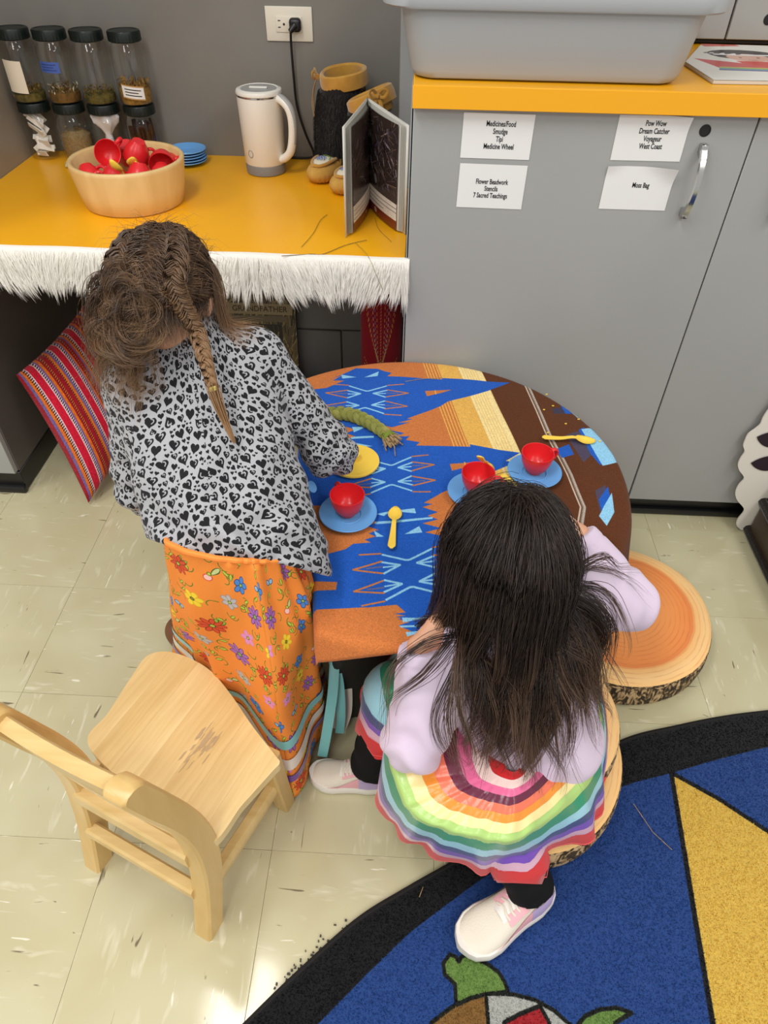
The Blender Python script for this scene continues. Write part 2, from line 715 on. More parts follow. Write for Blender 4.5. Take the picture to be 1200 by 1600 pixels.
def cpart(b, name, mat, parent=cab, **k):
    """part built in world coordinates and hung on the cabinet"""
    o = b.obj(name, mat, parent, **k)
    r = parent
    while r.parent:
        r = r.parent
    if parent is r:
        o.matrix_parent_inverse = Matrix.Translation(-Vector(r.location))
    return o


cpart(MB().box((0.63, 1.782, 0.551), (1.283, 0.644, 0.946)), 'carcass', M_dark)
cpart(MB().box((0.63, 1.70, 0.040), (1.283, 0.45, 0.078), 0.002, 1).box((0.63, 1.4685, 0.012), (1.283, 0.014, 0.022), 0.005, 2), 'toe_kick', M_black_base)
d1 = cpart(MB().box((0.307, 1.4495, 0.550), (0.633, 0.019, 0.946), 0.0012, 1), 'door', M_grey)
d2 = cpart(MB().box((0.953, 1.4495, 0.550), (0.653, 0.019, 0.946), 0.0012, 1), 'door', M_grey)
lock_hole(0.533, 1.44, 0.998, 0.0095, d1)
pull_handle(0.537, 1.44, 0.848, 0.972, d1)
pull_handle(0.716, 1.44, 0.848, 0.972, d2)

wt = thing('worktop', 'higher yellow laminate worktop above the grey doors, carrying the grey tub', 'worktop', (0.63, 1.7, 1.027))
cpart(MB().box((0.63, 1.765, 1.0452), (1.283, 0.684, 0.0366), 0.0015, 1), 'top', M_yellow, wt)
cpart(MB().box((0.63, 1.4205, 1.045), (1.284, 0.005, 0.0372), 0.0008, 1), 'edge_band', M_yellow_edge, wt)

hut = thing('upper_cabinet', 'grey cabinet with two doors standing on the back of the higher worktop', 'cabinet', (0.7, 1.98, 1.064))
cpart(MB().box((0.63, 1.99, 1.432), (1.283, 0.232, 0.73)), 'carcass', M_dark, hut)
d3 = cpart(MB().box((0.331, 1.8745, 1.44), (0.682, 0.018, 0.73), 0.0012, 1), 'door', M_grey, hut)
d4 = cpart(MB().box((0.975, 1.8745, 1.44), (0.598, 0.018, 0.73), 0.0012, 1), 'door', M_grey, hut)
lock_hole(0.7545, 1.8655, 1.113, 0.0095, d4)

lc = thing('low_cabinet', 'grey cabinet beside the knee space, left of the striped cushion', 'cabinet', (-1.35, 1.7, 0))
cpart(MB().box((-1.35, 1.782, 0.385), (0.50, 0.640, 0.628)), 'carcass', pm('dark_laminate_side', (92, 88, 84), 0.4, 0.4), lc)
cpart(MB().box((-1.352, 1.4535, 0.385), (0.494, 0.017, 0.628), 0.0012, 1), 'door', M_grey, lc)
cpart(MB().box((-1.35, 1.777, 0.036), (0.504, 0.645, 0.066), 0.002, 1).box((-1.35, 1.449, 0.012), (0.51, 0.02, 0.024), 0.006, 2), 'plinth', M_black_base, lc)

ct = thing('counter', 'lower yellow counter in the alcove, its front edge trimmed in white fur', 'counter', (-0.56, 1.77, 0.705))
cpart(MB().box((-0.5524, (YF+YB)/2, 0.7203), (1.0732, YB-YF-0.001, 0.0294), 0.001, 1), 'top', M_yellow, ct)
cpart(MB().box((-1.35, (YF+YB)/2, 0.7203), (0.512, YB-YF-0.001, 0.0294), 0.001, 1), 'top', M_yellow, ct)

# ------------------------------------------------------------------ faux fur trim hanging on the counter edge
M_fur, _nt, _b = new_mat('white_faux_fur')
_b.inputs['Base Color'].default_value = lin((250, 248, 243))
_b.inputs['Roughness'].default_value = 0.7
_tl = nd(_nt, 'ShaderNodeBsdfTranslucent')
_tl.inputs[0].default_value = lin((250, 248, 243))
_mx = nd(_nt, 'ShaderNodeMixShader')
_mx.inputs[0].default_value = 0.4
_nt.links.new(_b.outputs[0], _mx.inputs[1])
_nt.links.new(_tl.outputs[0], _mx.inputs[2])
_nt.links.new(_mx.outputs[0], _nt.nodes['Material Output'].inputs[0])
M_fur_back = pm('fur_backing', (240, 236, 229), 0.8, 0.2, bump=(300, 0.5, 0.002))


def fur_trim():
    r = thing('fur_trim', 'long white faux fur strip along the front edge of the yellow counter', 'trim', (-0.6, 1.44, 0.66))
    b = MB()
    n = 90
    xs = np.linspace(-1.35, -0.006, n)
    prof = [(-0.001, 0.737), (-0.010, 0.736), (-0.0155, 0.728), (-0.015, 0.70), (-0.012, 0.660), (-0.001, 0.660)]
    R = [[(x, YF+dy+0.0015*math.sin(31*x), z+0.002*math.sin(23*x)*(z < .7)) for dy, z in prof] for x in xs]
    b.rings(R, True, True, True)
    cpart(b, 'backing', M_fur_back, r)
    N = 9000
    g = np.random.default_rng(5)
    x = g.uniform(-1.34, -0.008, N)
    lock = np.floor(x/0.022)
    sway = np.sin(lock*12.9898)*0.5+0.25*np.sin(x*9)+0.25
    z0 = 0.660+0.074*g.uniform(0, 1, N)**1.3
    Ln = g.uniform(0.016, 0.040, N)*(1+0.3*np.sin(lock*4.7))
    k = 5
    s = np.linspace(0, 1, k)
    P = np.zeros((N, k, 3))
    out = g.uniform(0.004, 0.012, N)
    ctr = (lock+0.5)*0.022
    P[..., 0] = x[:, None]+(sway*Ln)[:, None]*s**1.3+(ctr-x)[:, None]*0.35*s**1.5+g.normal(0, .003, (N, 1))*s
    P[..., 1] = YF-0.0145-out[:, None]*np.sin(np.minimum(s*2.2, 1.7))[None]-g.uniform(0, .004, (N, 1))*s
    P[..., 2] = z0[:, None]+0.003*np.sin(s*PI)-Ln[:, None]*s**1.15
    wd = g.uniform(.0006, .0012, (N, 1))*np.array([1, 1, .8, .5, .08])[None]
    rt = g.normal(0, .35, N)
    ax = np.stack([np.cos(rt), np.sin(rt), np.zeros(N)], 1)[:, None]
    V = np.stack([P-ax*wd[..., None], P+ax*wd[..., None]], 2).reshape(-1, 3)
    q = (np.arange(N)[:, None]*k+np.arange(k-1)[None])*2
    F = np.stack([q, q+1, q+3, q+2], -1).reshape(-1, 4)
    o = fast_mesh('fur_pile', V, F, M_fur, r)
    o['kind'] = 'stuff'
    o.matrix_parent_inverse = Matrix.Translation(-Vector(r.location))


fur_trim()

# ================================================================== THINGS ON THE LOWER COUNTER
ZC = 0.7352
# ------------------------------------------------------------------ outlet, cord
M_ivory = pm('ivory_plastic', (226, 219, 203), 0.35, 0.5)
M_slot = pm('slot_black', (30, 27, 24), 0.7)
M_black_plastic = pm('black_plastic', (20, 19, 20), 0.4, 0.5)
ol = thing('wall_outlet', 'ivory double wall outlet with a black plug in its right socket', 'outlet', (-0.3375, YB, 1.0495))
MB().box((0, -0.0025, 0), (0.119, 0.005, 0.0735), 0.002, 2).obj('cover_plate', M_ivory, ol)
MB().box((0, -0.006, 0), (0.067, 0.004, 0.034), 0.0015, 2).obj('socket_face', M_ivory, ol)
sb = MB()
for sx in (-0.0185, 0.0185):
    sb.box((sx-0.006, -0.0082, 0.0075), (0.0065, 0.0006, 0.0022))
    sb.box((sx-0.006, -0.0082, -0.0065), (0.0065, 0.0006, 0.0022))
    sb.tube([(sx+0.006, -0.0080, 0), (sx+0.006, -0.0085, 0)], 0.0028, 12)
sb.obj('slots', M_slot, ol)
cord = thing('power_cord', 'black power cord hanging from the outlet down behind the kettle', 'cord', (-0.32, 2.09, 1.05))
b = MB().box((0.0, 0.0, 0.0), (0.03, 0.022, 0.03), 0.008, 3).tube([(0, -0.008, 0.0), (-0.012, -0.016, -0.012)], [0.009, 0.006], 10)
b.obj('plug', M_black_plastic, cord)
pth = [(-0.33, 2.076, 1.04), (-0.3328, 2.085, 1.0085), (-0.3325, 2.09, 0.937), (-0.329, 2.09, 0.8701), (-0.3121, 2.088, 0.8085), (-0.2899, 2.085, 0.7561), (-0.30, 2.085, 0.742), (-0.36, 2.092, 0.7385), (-0.44, 2.085, 0.7385), (-0.43, 2.045, 0.7385)]
o = MB().tube(catmull(pth, 70), 0.0032, 8).obj('cable', M_black_plastic, cord)
o.matrix_parent_inverse = Matrix.Translation(-Vector(cord.location))

# ------------------------------------------------------------------ glass jars
def glass_mat():
    m = bpy.data.materials.new('clear_glass')
    m.use_nodes = True
    nt = m.node_tree
    nt.nodes.clear()
    o = nd(nt, 'ShaderNodeOutputMaterial')
    tr = nd(nt, 'ShaderNodeBsdfTransparent')
    tr.inputs[0].default_value = (0.985, 0.985, 0.97, 1)
    gl = nd(nt, 'ShaderNodeBsdfGlossy')
    gl.inputs['Roughness'].default_value = 0.06
    lw = nd(nt, 'ShaderNodeLayerWeight')
    lw.inputs[0].default_value = 0.5
    pw = nd(nt, 'ShaderNodeMath', operation='POWER')
    pw.inputs[1].default_value = 3.0
    nt.links.new(lw.outputs['Facing'], pw.inputs[0])
    fr = nd(nt, 'ShaderNodeMath', operation='MULTIPLY_ADD')
    fr.inputs[1].default_value, fr.inputs[2].default_value = 0.5, 0.045
    nt.links.new(pw.outputs[0], fr.inputs[0])
    mx = nd(nt, 'ShaderNodeMixShader')
    nt.links.new(fr.outputs[0], mx.inputs[0])
    nt.links.new(tr.outputs[0], mx.inputs[1])
    nt.links.new(gl.outputs[0], mx.inputs[2])
    nt.links.new(mx.outputs[0], o.inputs[0])
    return m


M_glass = glass_mat()
M_lid = pm('dark_green_lid', (18, 27, 24), 0.38, 0.4)
M_herb = pm('dried_herb', (112, 100, 58), 0.9, 0.1, var=((70, 70, 36), 90))
M_herb2 = pm('dried_herb_brown', (120, 88, 50), 0.9, 0.1, var=((88, 72, 40), 90))
M_herb3 = pm('dried_blossom', (166, 128, 66), 0.9, 0.1, var=((120, 92, 48), 90))
M_seed = pm('beige_grain', (150, 128, 92), 0.9, 0.1, var=((128, 108, 76), 200))
M_bark = pm('dark_bark_chips', (74, 44, 26), 0.8, 0.2, var=((50, 30, 20), 70))
M_paper = pm('white_paper', (236, 234, 229), 0.6, 0.3)
M_card = pm('cream_card', (226, 216, 196), 0.6, 0.3)
M_bluelab = pm('blue_label', (72, 100, 176), 0.55, 0.3)
M_ink = pm('black_ink', (28, 26, 27), 0.6, 0.2)
M_gold_rim = pm('tan_label_edge', (186, 140, 74), 0.6)
JX = [-1.037, -0.942, -0.847, -0.750]
JY = 2.050


def jar(i, top, label):
    H = 0.163 if top else 0.139
    j = thing('glass_jar', label, 'jar', (JX[i], JY, ZC+(0.1398 if top else 0)), 0, 'lidded glass jars in two rows')
    hb = H-0.022
    prof = [(0.001, 0.0015), (0.034, 0.001), (0.041, 0.004), (0.0435, 0.012), (0.0435, hb-0.030), (0.041, hb-0.016), (0.036, hb-0.006), (0.0355, hb+0.004)]
    MB().lathe(prof, 36, caps=False).obj('glass_body', M_glass, j, angle=180)
    lb = MB()
    t = np.linspace(0, 2*PI, 64, endpoint=False)
    R = []
    for r, z in ((0.0375, hb-0.002), (0.0405, hb), (0.0405, H-0.004), (0.039, H-0.0005), (0.034, H), (0.033, H-0.0012), (0.0005, H-0.0012)):
        rr = r+(0.0005*np.cos(t*32) if 0.04 < r else 0)
        R.append(np.c_[rr*np.cos(t), rr*np.sin(t), np.full(64, z)])
    lb.rings(R, True, False, True).obj('lid', M_lid, j, angle=30)
    return j


def jar_label(j, mat, a0, a1, z0, z1, tilt=0.0, lines=0, name='paper_label', rim=None):
    n = 10
    rr = 0.0441
    P, Q = [], []
    for k in range(n):
        s = k/(n-1)
        a = a0+(a1-a0)*s
        dz = tilt*(s-0.5)
        P.append([(rr*math.sin(a), -rr*math.cos(a), z0+dz), (rr*math.sin(a), -rr*math.cos(a), z1+dz)])
    o = MB().grid(P).obj(name, mat, j)
    if lines:
        lb = MB()
        for q in range(lines):
            zz = z1-(z1-z0)*(q+1)/(lines+1)
            L = [[((rr+.0004)*math.sin(a0+(a1-a0)*s), -(rr+.0004)*math.cos(a0+(a1-a0)*s), zz+tilt*(s-.5)+e) for e in (-0.0011, 0.0011)] for s in np.linspace(0.14, 0.86-0.13*(q % 2), 8)]
            lb.grid(L)
        lb.obj('writing', M_ink if mat is not M_bluelab else pm('navy_ink', (48, 66, 128), 0.6), o)
    if rim is not None:
        rb = MB()
        for zz in (z0-0.003, z1):
            rb.grid([[((rr-.0002)*math.sin(a0+(a1-a0)*s), -(rr-.0002)*math.cos(a0+(a1-a0)*s), zz+tilt*(s-.5)+e) for e in (0, 0.003)] for s in np.linspace(-.03, 1.03, 8)])
        rb.obj('label_border', rim, o)
    return o


def flakes(name, label, x, y, z0, h, n, mats, size, flat=0.35, seed=1, r=0.040):
    """loose dried plant matter filling the bottom of a jar"""
    g = np.random.default_rng(seed)
    b = MB()
    b.lathe([(0.002, 0.003), (r*0.93, 0.004), (r*0.99, 0.012), (r*0.97, h*0.72), (r*0.55, h*0.85), (0.002, h*0.8)], 20, (x, y, z0))
    for _ in range(n):
        a, q = g.uniform(0, 2*PI), r*math.sqrt(g.uniform(0.2, 1))*0.97
        zz = z0+0.006+h*g.uniform(0, 1)**0.8
        c = Vector((x+q*math.cos(a), y+q*math.sin(a), zz))
        Mx = Matrix.Translation(c) @ Euler(g.uniform(-1.5, 1.5, 3)).to_matrix().to_4x4()
        s = size*g.uniform(0.6, 1.5)
        b.add([(-s, 0, 0), (0, -s*flat, s*.15), (s, 0, 0), (0, s*flat, s*.2)], [(0, 1, 2, 3)], int(g.integers(0, len(mats))), None, Mx)
    o = b.obj(name, mats, None)
    return tag(o, label, 'dried herbs', None, 'stuff')


tops = ['glass jar of the top row with a tall cream label, nearest the left wall',
        'glass jar of the top row with a small blue label',
        'glass jar of the top row with no label, greenish herbs at its bottom',
        'glass jar of the top row at the right end, its white label low down']
bots = ['glass jar of the bottom row stuffed with white paper packets',
        'glass jar of the bottom row partly filled with beige grain',
        'glass jar of the bottom row with a white plastic scoop bag inside',
        'glass jar of the bottom row at the right end, holding dark bark']
jt = [jar(i, True, tops[i]) for i in range(4)]
jb = [jar(i, False, bots[i]) for i in range(4)]
jar_label(jt[0], M_card, -0.75, 0.42, 0.026, 0.098, -0.004, 0)
jar_label(jt[1], M_bluelab, -0.72, 0.50, 0.073, 0.097, -0.002, 3)
jar_label(jt[3], M_paper, -0.45, 0.85, 0.020, 0.046, -0.008, 3, rim=M_gold_rim)
ZT = ZC+0.1398
flakes('dried_herbs', 'brown dried herbs in the jar with the tall cream label', JX[0], JY, ZT, 0.03, 260, [M_herb, M_herb2, M_herb3], 0.005, seed=11)
flakes('dried_herbs', 'grey brown dried herbs in the jar with the blue label', JX[1], JY, ZT, 0.034, 320, [M_herb2, M_herb, M_card], 0.0045, seed=12)
flakes('dried_herbs', 'green dried herbs in the unlabelled jar of the top row', JX[2], JY, ZT, 0.030, 300, [M_herb, M_herb, M_herb2], 0.0045, seed=13)
flakes('dried_herbs', 'golden dried blossoms in the jar with the low white label', JX[3], JY, ZT, 0.050, 340, [M_herb3, M_herb3, M_herb2], 0.006, seed=14)
flakes('grain', 'beige grain in the bottom row jar behind the wooden bowl', JX[1], JY, ZC, 0.085, 60, [M_seed], 0.003, seed=15)
bk = MB()
g = np.random.default_rng(21)
for _ in range(26):
    a, q = g.uniform(0, 2*PI), 0.034*math.sqrt(g.uniform(0.1, 1))
    Mx = Matrix.Translation((JX[3]+q*math.cos(a), JY+q*math.sin(a), ZC+0.052)) @ Euler((g.uniform(-.12, .12), g.uniform(-.12, .12), g.uniform(0, 3))).to_matrix().to_4x4()
    bk.box((0, 0, 0), (g.uniform(.008, .014), g.uniform(.003, .006), g.uniform(.07, .095)), 0.0, 1, Mx)
tag(bk.obj('bark_pieces', M_bark), 'strips of dark bark packed in the right end bottom jar', 'bark', None, 'stuff')
# folded white packets in the first bottom jar
pk = MB().box((0, 0, 0), (0.052, 0.0022, 0.015), 0.0006, 1).mesh('paper_packet')
pk.materials.append(M_paper)
g = np.random.default_rng(3)
for k in range(18):
    o = link('paper_packet', pk)
    zz = ZC+0.013+0.0056*k
    top = k > 8
    o.location = (JX[0]+g.uniform(-.008, .008), JY-0.010+g.uniform(-.012, .010), zz)
    o.rotation_euler = (g.uniform(-.7, .7), (g.uniform(0.4, 1.1) if top else g.uniform(-.7, .3)), g.uniform(-.7, .7))
    o.scale = (g.uniform(.75, 1.0), 1, g.uniform(.7, 1.2))
    tag(o, 'folded white paper packet in the '+('upper' if top else 'lower')+' half of the bottom left jar', 'packet', 'paper packets in the bottom left jar')
# plastic scoop bag
M_plast = pm('milky_plastic', (226, 226, 232), 0.3, 0.5)
bg = MB()
n = 28
t = np.linspace(0, 2*PI, n, endpoint=False)
R = []
for z, r in ((0.010, .012), (0.03, .013), (0.05, .010), (0.064, .008), (0.078, .016), (0.094, .030), (0.108, .033), (0.114, .031)):
    rr = r*(1+0.16*np.cos(5*t+z*60))
    R.append(np.c_[rr*np.cos(t)*1.05, rr*np.sin(t)*0.7-0.006, np.full(n, z)])
tag(bg.rings(R, True, True, True).obj('plastic_bag', M_plast, None, loc=(JX[2], JY, ZC)), 'white plastic bag gathered inside the third bottom row jar', 'bag')
flakes('grain', 'tan grain around the plastic bag in the third bottom jar', JX[2], JY, ZC, 0.05, 60, [M_seed], 0.003, seed=16)
# a crumpled scrap by the bowl
sc = MB()
P = [[(-0.02+0.013*i, -0.012+0.008*j, 0.006+0.006*math.sin(i*2.1+j*1.7)+0.003*j) for j in range(4)] for i in range(4)]
o = sc.grid(P).obj('paper_scrap', pm('pale_green_paper', (205, 205, 180), 0.6))
o.location = (-0.93, 1.965, ZC)
md = o.modifiers.new('thick', 'SOLIDIFY')
md.thickness = 0.003
tag(o, 'small crumpled pale paper scrap behind the wooden bowl rim', 'paper')

# ------------------------------------------------------------------ wooden bowl
def wood_mat(name, c1, c2, stretch, scale=6, rough=0.42):
    m, nt, b = new_mat(name)
    tc = nd(nt, 'ShaderNodeTexCoord')
    mp = nd(nt, 'ShaderNodeMapping')
    mp.inputs['Scale'].default_value = stretch
    nt.links.new(tc.outputs['Object'], mp.inputs[0])
    no = nd(nt, 'ShaderNodeTexNoise')
    no.inputs['Scale'].default_value = scale
    no.inputs['Detail'].default_value = 6
    no.inputs['Distortion'].default_value = 0.6
    nt.links.new(mp.outputs[0], no.inputs['Vector'])
    cr = nd(nt, 'ShaderNodeValToRGB')
    cr.color_ramp.elements[0].position, cr.color_ramp.elements[1].position = 0.32, 0.68
    cr.color_ramp.elements[0].color, cr.color_ramp.elements[1].color = lin(c1), lin(c2)
    nt.links.new(no.outputs[0], cr.inputs[0])
    nt.links.new(cr.outputs[0], b.inputs['Base Color'])
    b.inputs['Roughness'].default_value = rough
    return m


M_bowl = wood_mat('pale_turned_wood', (212, 176, 116), (228, 196, 138), (7, 7, 1.2), 3)
BC = Vector((-0.690, 1.733, ZC))
bl = thing('wooden_bowl', 'round straight-sided pale wooden bowl full of red toy cups', 'bowl', BC)
prof = [(0.001, 0.0), (0.112, 0.0), (0.118, 0.003), (0.126, 0.04), (0.134, 0.092), (0.1345, 0.098), (0.132, 0.101), (0.126, 0.101), (0.1225, 0.097), (0.115, 0.04), (0.108, 0.014), (0.001, 0.012)]
MB().lathe(prof, 64).obj('bowl_body', M_bowl, bl, angle=60)

# ------------------------------------------------------------------ toy tea things
M_red = pm('red_toy_plastic', (222, 38, 44), 0.3, 0.5)
M_sky = pm('light_blue_toy_plastic', (104, 168, 230), 0.35, 0.5)
M_yel = pm('yellow_toy_plastic', (248, 208, 78), 0.35, 0.5)


def cup_parts(root):
    prof = [(0.001, 0.0), (0.0145, 0.0), (0.0155, 0.002), (0.0165, 0.004), (0.023, 0.012), (0.0285, 0.026), (0.0312, 0.044), (0.0310, 0.0452), (0.0296, 0.0448), (0.0268, 0.027), (0.021, 0.0135), (0.012, 0.007), (0.001, 0.0062)]
    MB().lathe(prof, 36).obj('cup_body', M_red, root, angle=50)
    a = np.linspace(0, 1, 18)
    h = catmull([(0.0285, 0, 0.038), (0.038, 0, 0.040), (0.0455, 0, 0.034), (0.0445, 0, 0.024), (0.036, 0, 0.017), (0.0265, 0, 0.0175)], 20)
    MB().tube(h, 0.0036, 10, up=(0, 1, 0), flat=1.25).obj('handle', M_red, root)


def saucer_mesh(root):
    prof = [(0.001, 0.0), (0.024, 0.0), (0.026, 0.0015), (0.047, 0.0075), (0.0515, 0.0095), (0.0525, 0.0108), (0.0515, 0.0122), (0.047, 0.0108), (0.030, 0.0062), (0.024, 0.0052), (0.022, 0.0044), (0.001, 0.0044)]
    o = MB().lathe(prof, 56).obj('plate_disc', M_sky, root, angle=50)
    rg = MB().lathe([(0.0225, 0.0050), (0.0235, 0.0062), (0.0245, 0.0064), (0.0252, 0.0056)], 40, caps=False).obj('well_ring', M_sky, root)


def spoon_mesh():
    b = MB()
    n, m = 22, 11
    P = []
    for i in range(n):
        s = i/(n-1)
        y = -0.055+0.11*s
        if s < 0.34:
            q = s/0.34
            wd = 0.0125*math.sqrt(max(1-(1-q*1.12)**2, 0.0)) if q < 0.9 else 0.0125*math.sqrt(1-0.008**2)
            wd = 0.0128*math.sin(PI*min(max(q*0.80+0.02, 0.02), 0.98))**0.62
            dip = -0.0045*math.sin(PI*min(q*0.86, 1))
        else:
            q = (s-0.34)/0.66
            wd = 0.0036+0.0034*min(q*1.15, 1)**1.3
            if q > 0.9:
                wd *= math.sqrt(max(1-((q-0.9)/0.105)**2, 0.02))
            dip = 0
        zc = 0.0035+0.0055*math.exp(-((s-0.42)/0.16)**2)+0.004*s
        row_t, row_b = [], []
        for j in range(m):
            u = -1+2*j/(m-1)
            row_t.append((wd*u, y, zc+dip*(1-u*u)+0.0012))
        for j in range(m-2, 0, -1):
            u = -1+2*j/(m-1)
            row_b.append((wd*u, y, zc+dip*(1-u*u)-0.0012))
        P.append(row_t+row_b)
    b.rings(P, True, True, True)
    return b


def new_cup(label, loc, rot, group):
    o = thing('toy_cup', label, 'cup', loc, 0, group)
    o.rotation_euler = rot
    if not new_cup.proto:
        cup_parts(o)
        new_cup.proto.append(o)
    else:
        for ch in new_cup.proto[0].children:
            c = ch.copy()
            COL.objects.link(c)
            c.parent = o
    return o


new_cup.proto = []


def new_saucer(label, loc, group, rz=0):
    o = thing('toy_saucer', label, 'plate', loc, rz, group)
    if not new_saucer.proto:
        saucer_mesh(o)
        new_saucer.proto.append(o)
    else:
        for ch in new_saucer.proto[0].children:
            c = ch.copy()
            COL.objects.link(c)
            c.parent = o
    return o


new_saucer.proto = []


def new_spoon(label, loc, rot, group):
    if not new_spoon.proto:
        me = spoon_mesh().mesh('toy_spoon')
        me.materials.append(M_yel)
        me.polygons.foreach_set('use_smooth', [True]*len(me.polygons))
        new_spoon.proto.append(me)
    o = link('toy_spoon', new_spoon.proto[0])
    o.location, o.rotation_euler = loc, rot
    return tag(o, label, 'spoon', group)


new_spoon.proto = []
GB = 'red toy cups heaped in the wooden bowl'
D = math.radians
for lab, dx, dy, dz, rot in (
    ('red toy cup in the bowl on its side, its open mouth facing left', -0.050, 0.030, 0.096, (D(60), D(-40), D(30))),
    ('red toy cup at the very top of the heap in the bowl, bottom up', 0.015, 0.045, 0.104, (D(200), D(15), D(40))),
    ('red toy cup in the bowl showing its round base, at the right of the heap', 0.078, 0.024, 0.088, (D(105), D(30), D(20))),
    ('red toy cup sunk low against the left inside of the bowl', -0.080, -0.045, 0.072, (D(150), D(-25), D(0))),
    ('red toy cup in the bowl at the front, beside the upright yellow spoon', -0.012, -0.062, 0.078, (D(165), D(-10), D(200))),
    ('red toy cup at the front right inside the bowl, bottom up', 0.046, -0.055, 0.082, (D(190), D(20), D(100))),
    ('red toy cup leaning on the right rim of the bowl below the others', 0.086, -0.018, 0.070, (D(150), D(40), D(60))),
    ('red toy cup at the back of the bowl behind the topmost cup', -0.022, 0.080, 0.092, (D(140), D(0), D(190))),
    ('red toy cup deep in the middle of the bowl under the heap', 0.0, -0.005, 0.045, (D(180), D(5), D(120))),
    ('red toy cup at the far right back of the bowl, handle over the rim', 0.082, 0.066, 0.068, (D(95), D(-30), D(-30)))):
    o = new_cup(lab, BC+Vector((dx, dy, dz)), rot, GB)
    # centre the cup on that point instead of its base
    o.location = BC+Vector((dx, dy, dz)) - (Euler(rot).to_matrix() @ Vector((0, 0, 0.022)))
GS = 'yellow toy spoons in the wooden bowl'
new_spoon('yellow toy spoon bowl sticking up in the middle of the heaped cups', BC+Vector((0.014, -0.020, 0.072)), (D(-48), D(10), D(25)), GS)
new_spoon('yellow toy spoon lying over the cups at the right of the heap', BC+Vector((0.056, -0.022, 0.066)), (D(-50), D(0), D(-60)), GS)
new_spoon('yellow toy spoon standing up at the front of the bowl', BC+Vector((0.016, -0.090, 0.080)), (D(-58), D(0), D(-12)), GS)
for k in range(5):
    new_saucer(['blue toy plate at the bottom of the counter stack', 'blue toy plate second from the bottom of the counter stack', 'blue toy plate in the middle of the counter stack', 'blue toy plate second from the top of the counter stack', 'blue toy plate on top of the counter stack'][k],
               (-0.634+0.0015*math.sin(k*2), 2.028, ZC+0.0001+0.0068*k), 'blue toy plates stacked on the yellow counter')

# ------------------------------------------------------------------ electric kettle
M_white_pl = pm('white_glossy_plastic', (232, 229, 221), 0.28, 0.5)
M_kgrey = pm('grey_plastic', (128, 126, 124), 0.4, 0.5)
M_kgrey2 = pm('light_grey_plastic', (158, 158, 156), 0.4, 0.5)
kt = thing('electric_kettle', 'white electric kettle with a grey base and looped handle', 'kettle', (-0.407, 1.982, ZC))
MB().lathe([(0.001, 0), (0.050, 0), (0.0525, 0.002), (0.0535, 0.0225), (0.0525, 0.0245), (0.001, 0.0245)], 48).obj('base', M_kgrey, kt)
MB().lathe([(0.001, 0.0245), (0.0515, 0.0245), (0.0535, 0.027), (0.0575, 0.178), (0.0575, 0.182), (0.001, 0.182)], 48).obj('kettle_body', M_white_pl, kt)
MB().lathe([(0.0572, 0.182), (0.0582, 0.183), (0.0582, 0.186), (0.0572, 0.187)], 48, caps=False).obj('steel_ring', M_chrome, kt)
lid = MB().lathe([(0.001, 0.187), (0.0585, 0.187), (0.0592, 0.191), (0.057, 0.196), (0.049, 0.1985), (0.047, 0.1965), (0.001, 0.1965)], 48).obj('lid', M_white_pl, kt)
MB().lathe([(0.001, 0.1968), (0.0455, 0.1968), (0.0455, 0.1976), (0.001, 0.1982)], 40).obj('lid_disc', M_kgrey2, lid)
MB().box((0, -0.004, 0.1998), (0.046, 0.009, 0.004), 0.0018, 2).obj('lid_tab', M_white_pl, lid)
ha = D(-24)
Mh = Matrix.Rotation(ha, 4, 'Z')
hp = catmull([(0.050, 0, 0.180), (0.066, 0, 0.178), (0.086, 0, 0.162), (0.094, 0, 0.135), (0.092, 0, 0.095), (0.083, 0, 0.062), (0.066, 0, 0.044), (0.052, 0, 0.038)], 34)
hd = MB().tube(hp, [0.0105]*34, 12, M=Mh, up=(0, 1, 0), flat=1.15).obj('handle', M_white_pl, kt)
MB().tube(hp[:22]+np.array([[0.0035, 0, 0.003]]), 0.0088, 10, M=Mh, up=(0, 1, 0), flat=1.0).obj('handle_grip', M_kgrey2, hd)
MB().box((0.079, 0, 0.178), (0.022, 0.014, 0.006), 0.0025, 2, Mh @ Matrix.Translation((0.079, 0, 0.178)) @ Matrix.Rotation(0.62, 4, 'Y') @ Matrix.Translation((-0.079, 0, -0.178))).obj('lid_button', M_white_pl, hd)
Ml = Matrix.Translation((-0.028, -0.0468, 0.055)) @ Matrix.Rotation(D(-31), 4, 'Z') @ Matrix.Rotation(PI/2, 4, 'X')
tt = np.linspace(0, 2*PI, 25)
MB().tube(np.c_[0.0075*np.cos(tt), 0.0085*np.sin(tt), np.zeros(25)], 0.0007, 6, M=Ml).obj('power_mark', M_kgrey, kt)

# ------------------------------------------------------------------ mukluk boots
M_suede = pm('tan_suede', (196, 148, 66), 0.95, 0.1, bump=(400, 0.5, 0.001), sheen=0.5, var=((180, 132, 54), 30))
M_sole_s = pm('tan_suede_sole', (206, 164, 88), 0.95, 0.1, bump=(300, 0.4, 0.001), var=((190, 146, 72), 25))
M_bfur = pm('black_fur', (24, 21, 21), 0.75, 0.2, sheen=0.2)
M_wfur = pm('cream_fur_vamp', (232, 222, 198), 0.9, 0.1, bump=(200, 0.5, 0.002))
M_teal_lin = pm('dark_teal_lining', (28, 62, 78), 0.95, 0.1)
M_bead_b = pm('blue_beads', (52, 104, 190), 0.3, 0.5)
M_bead_g = pm('green_beads', (110, 150, 60), 0.3, 0.5)


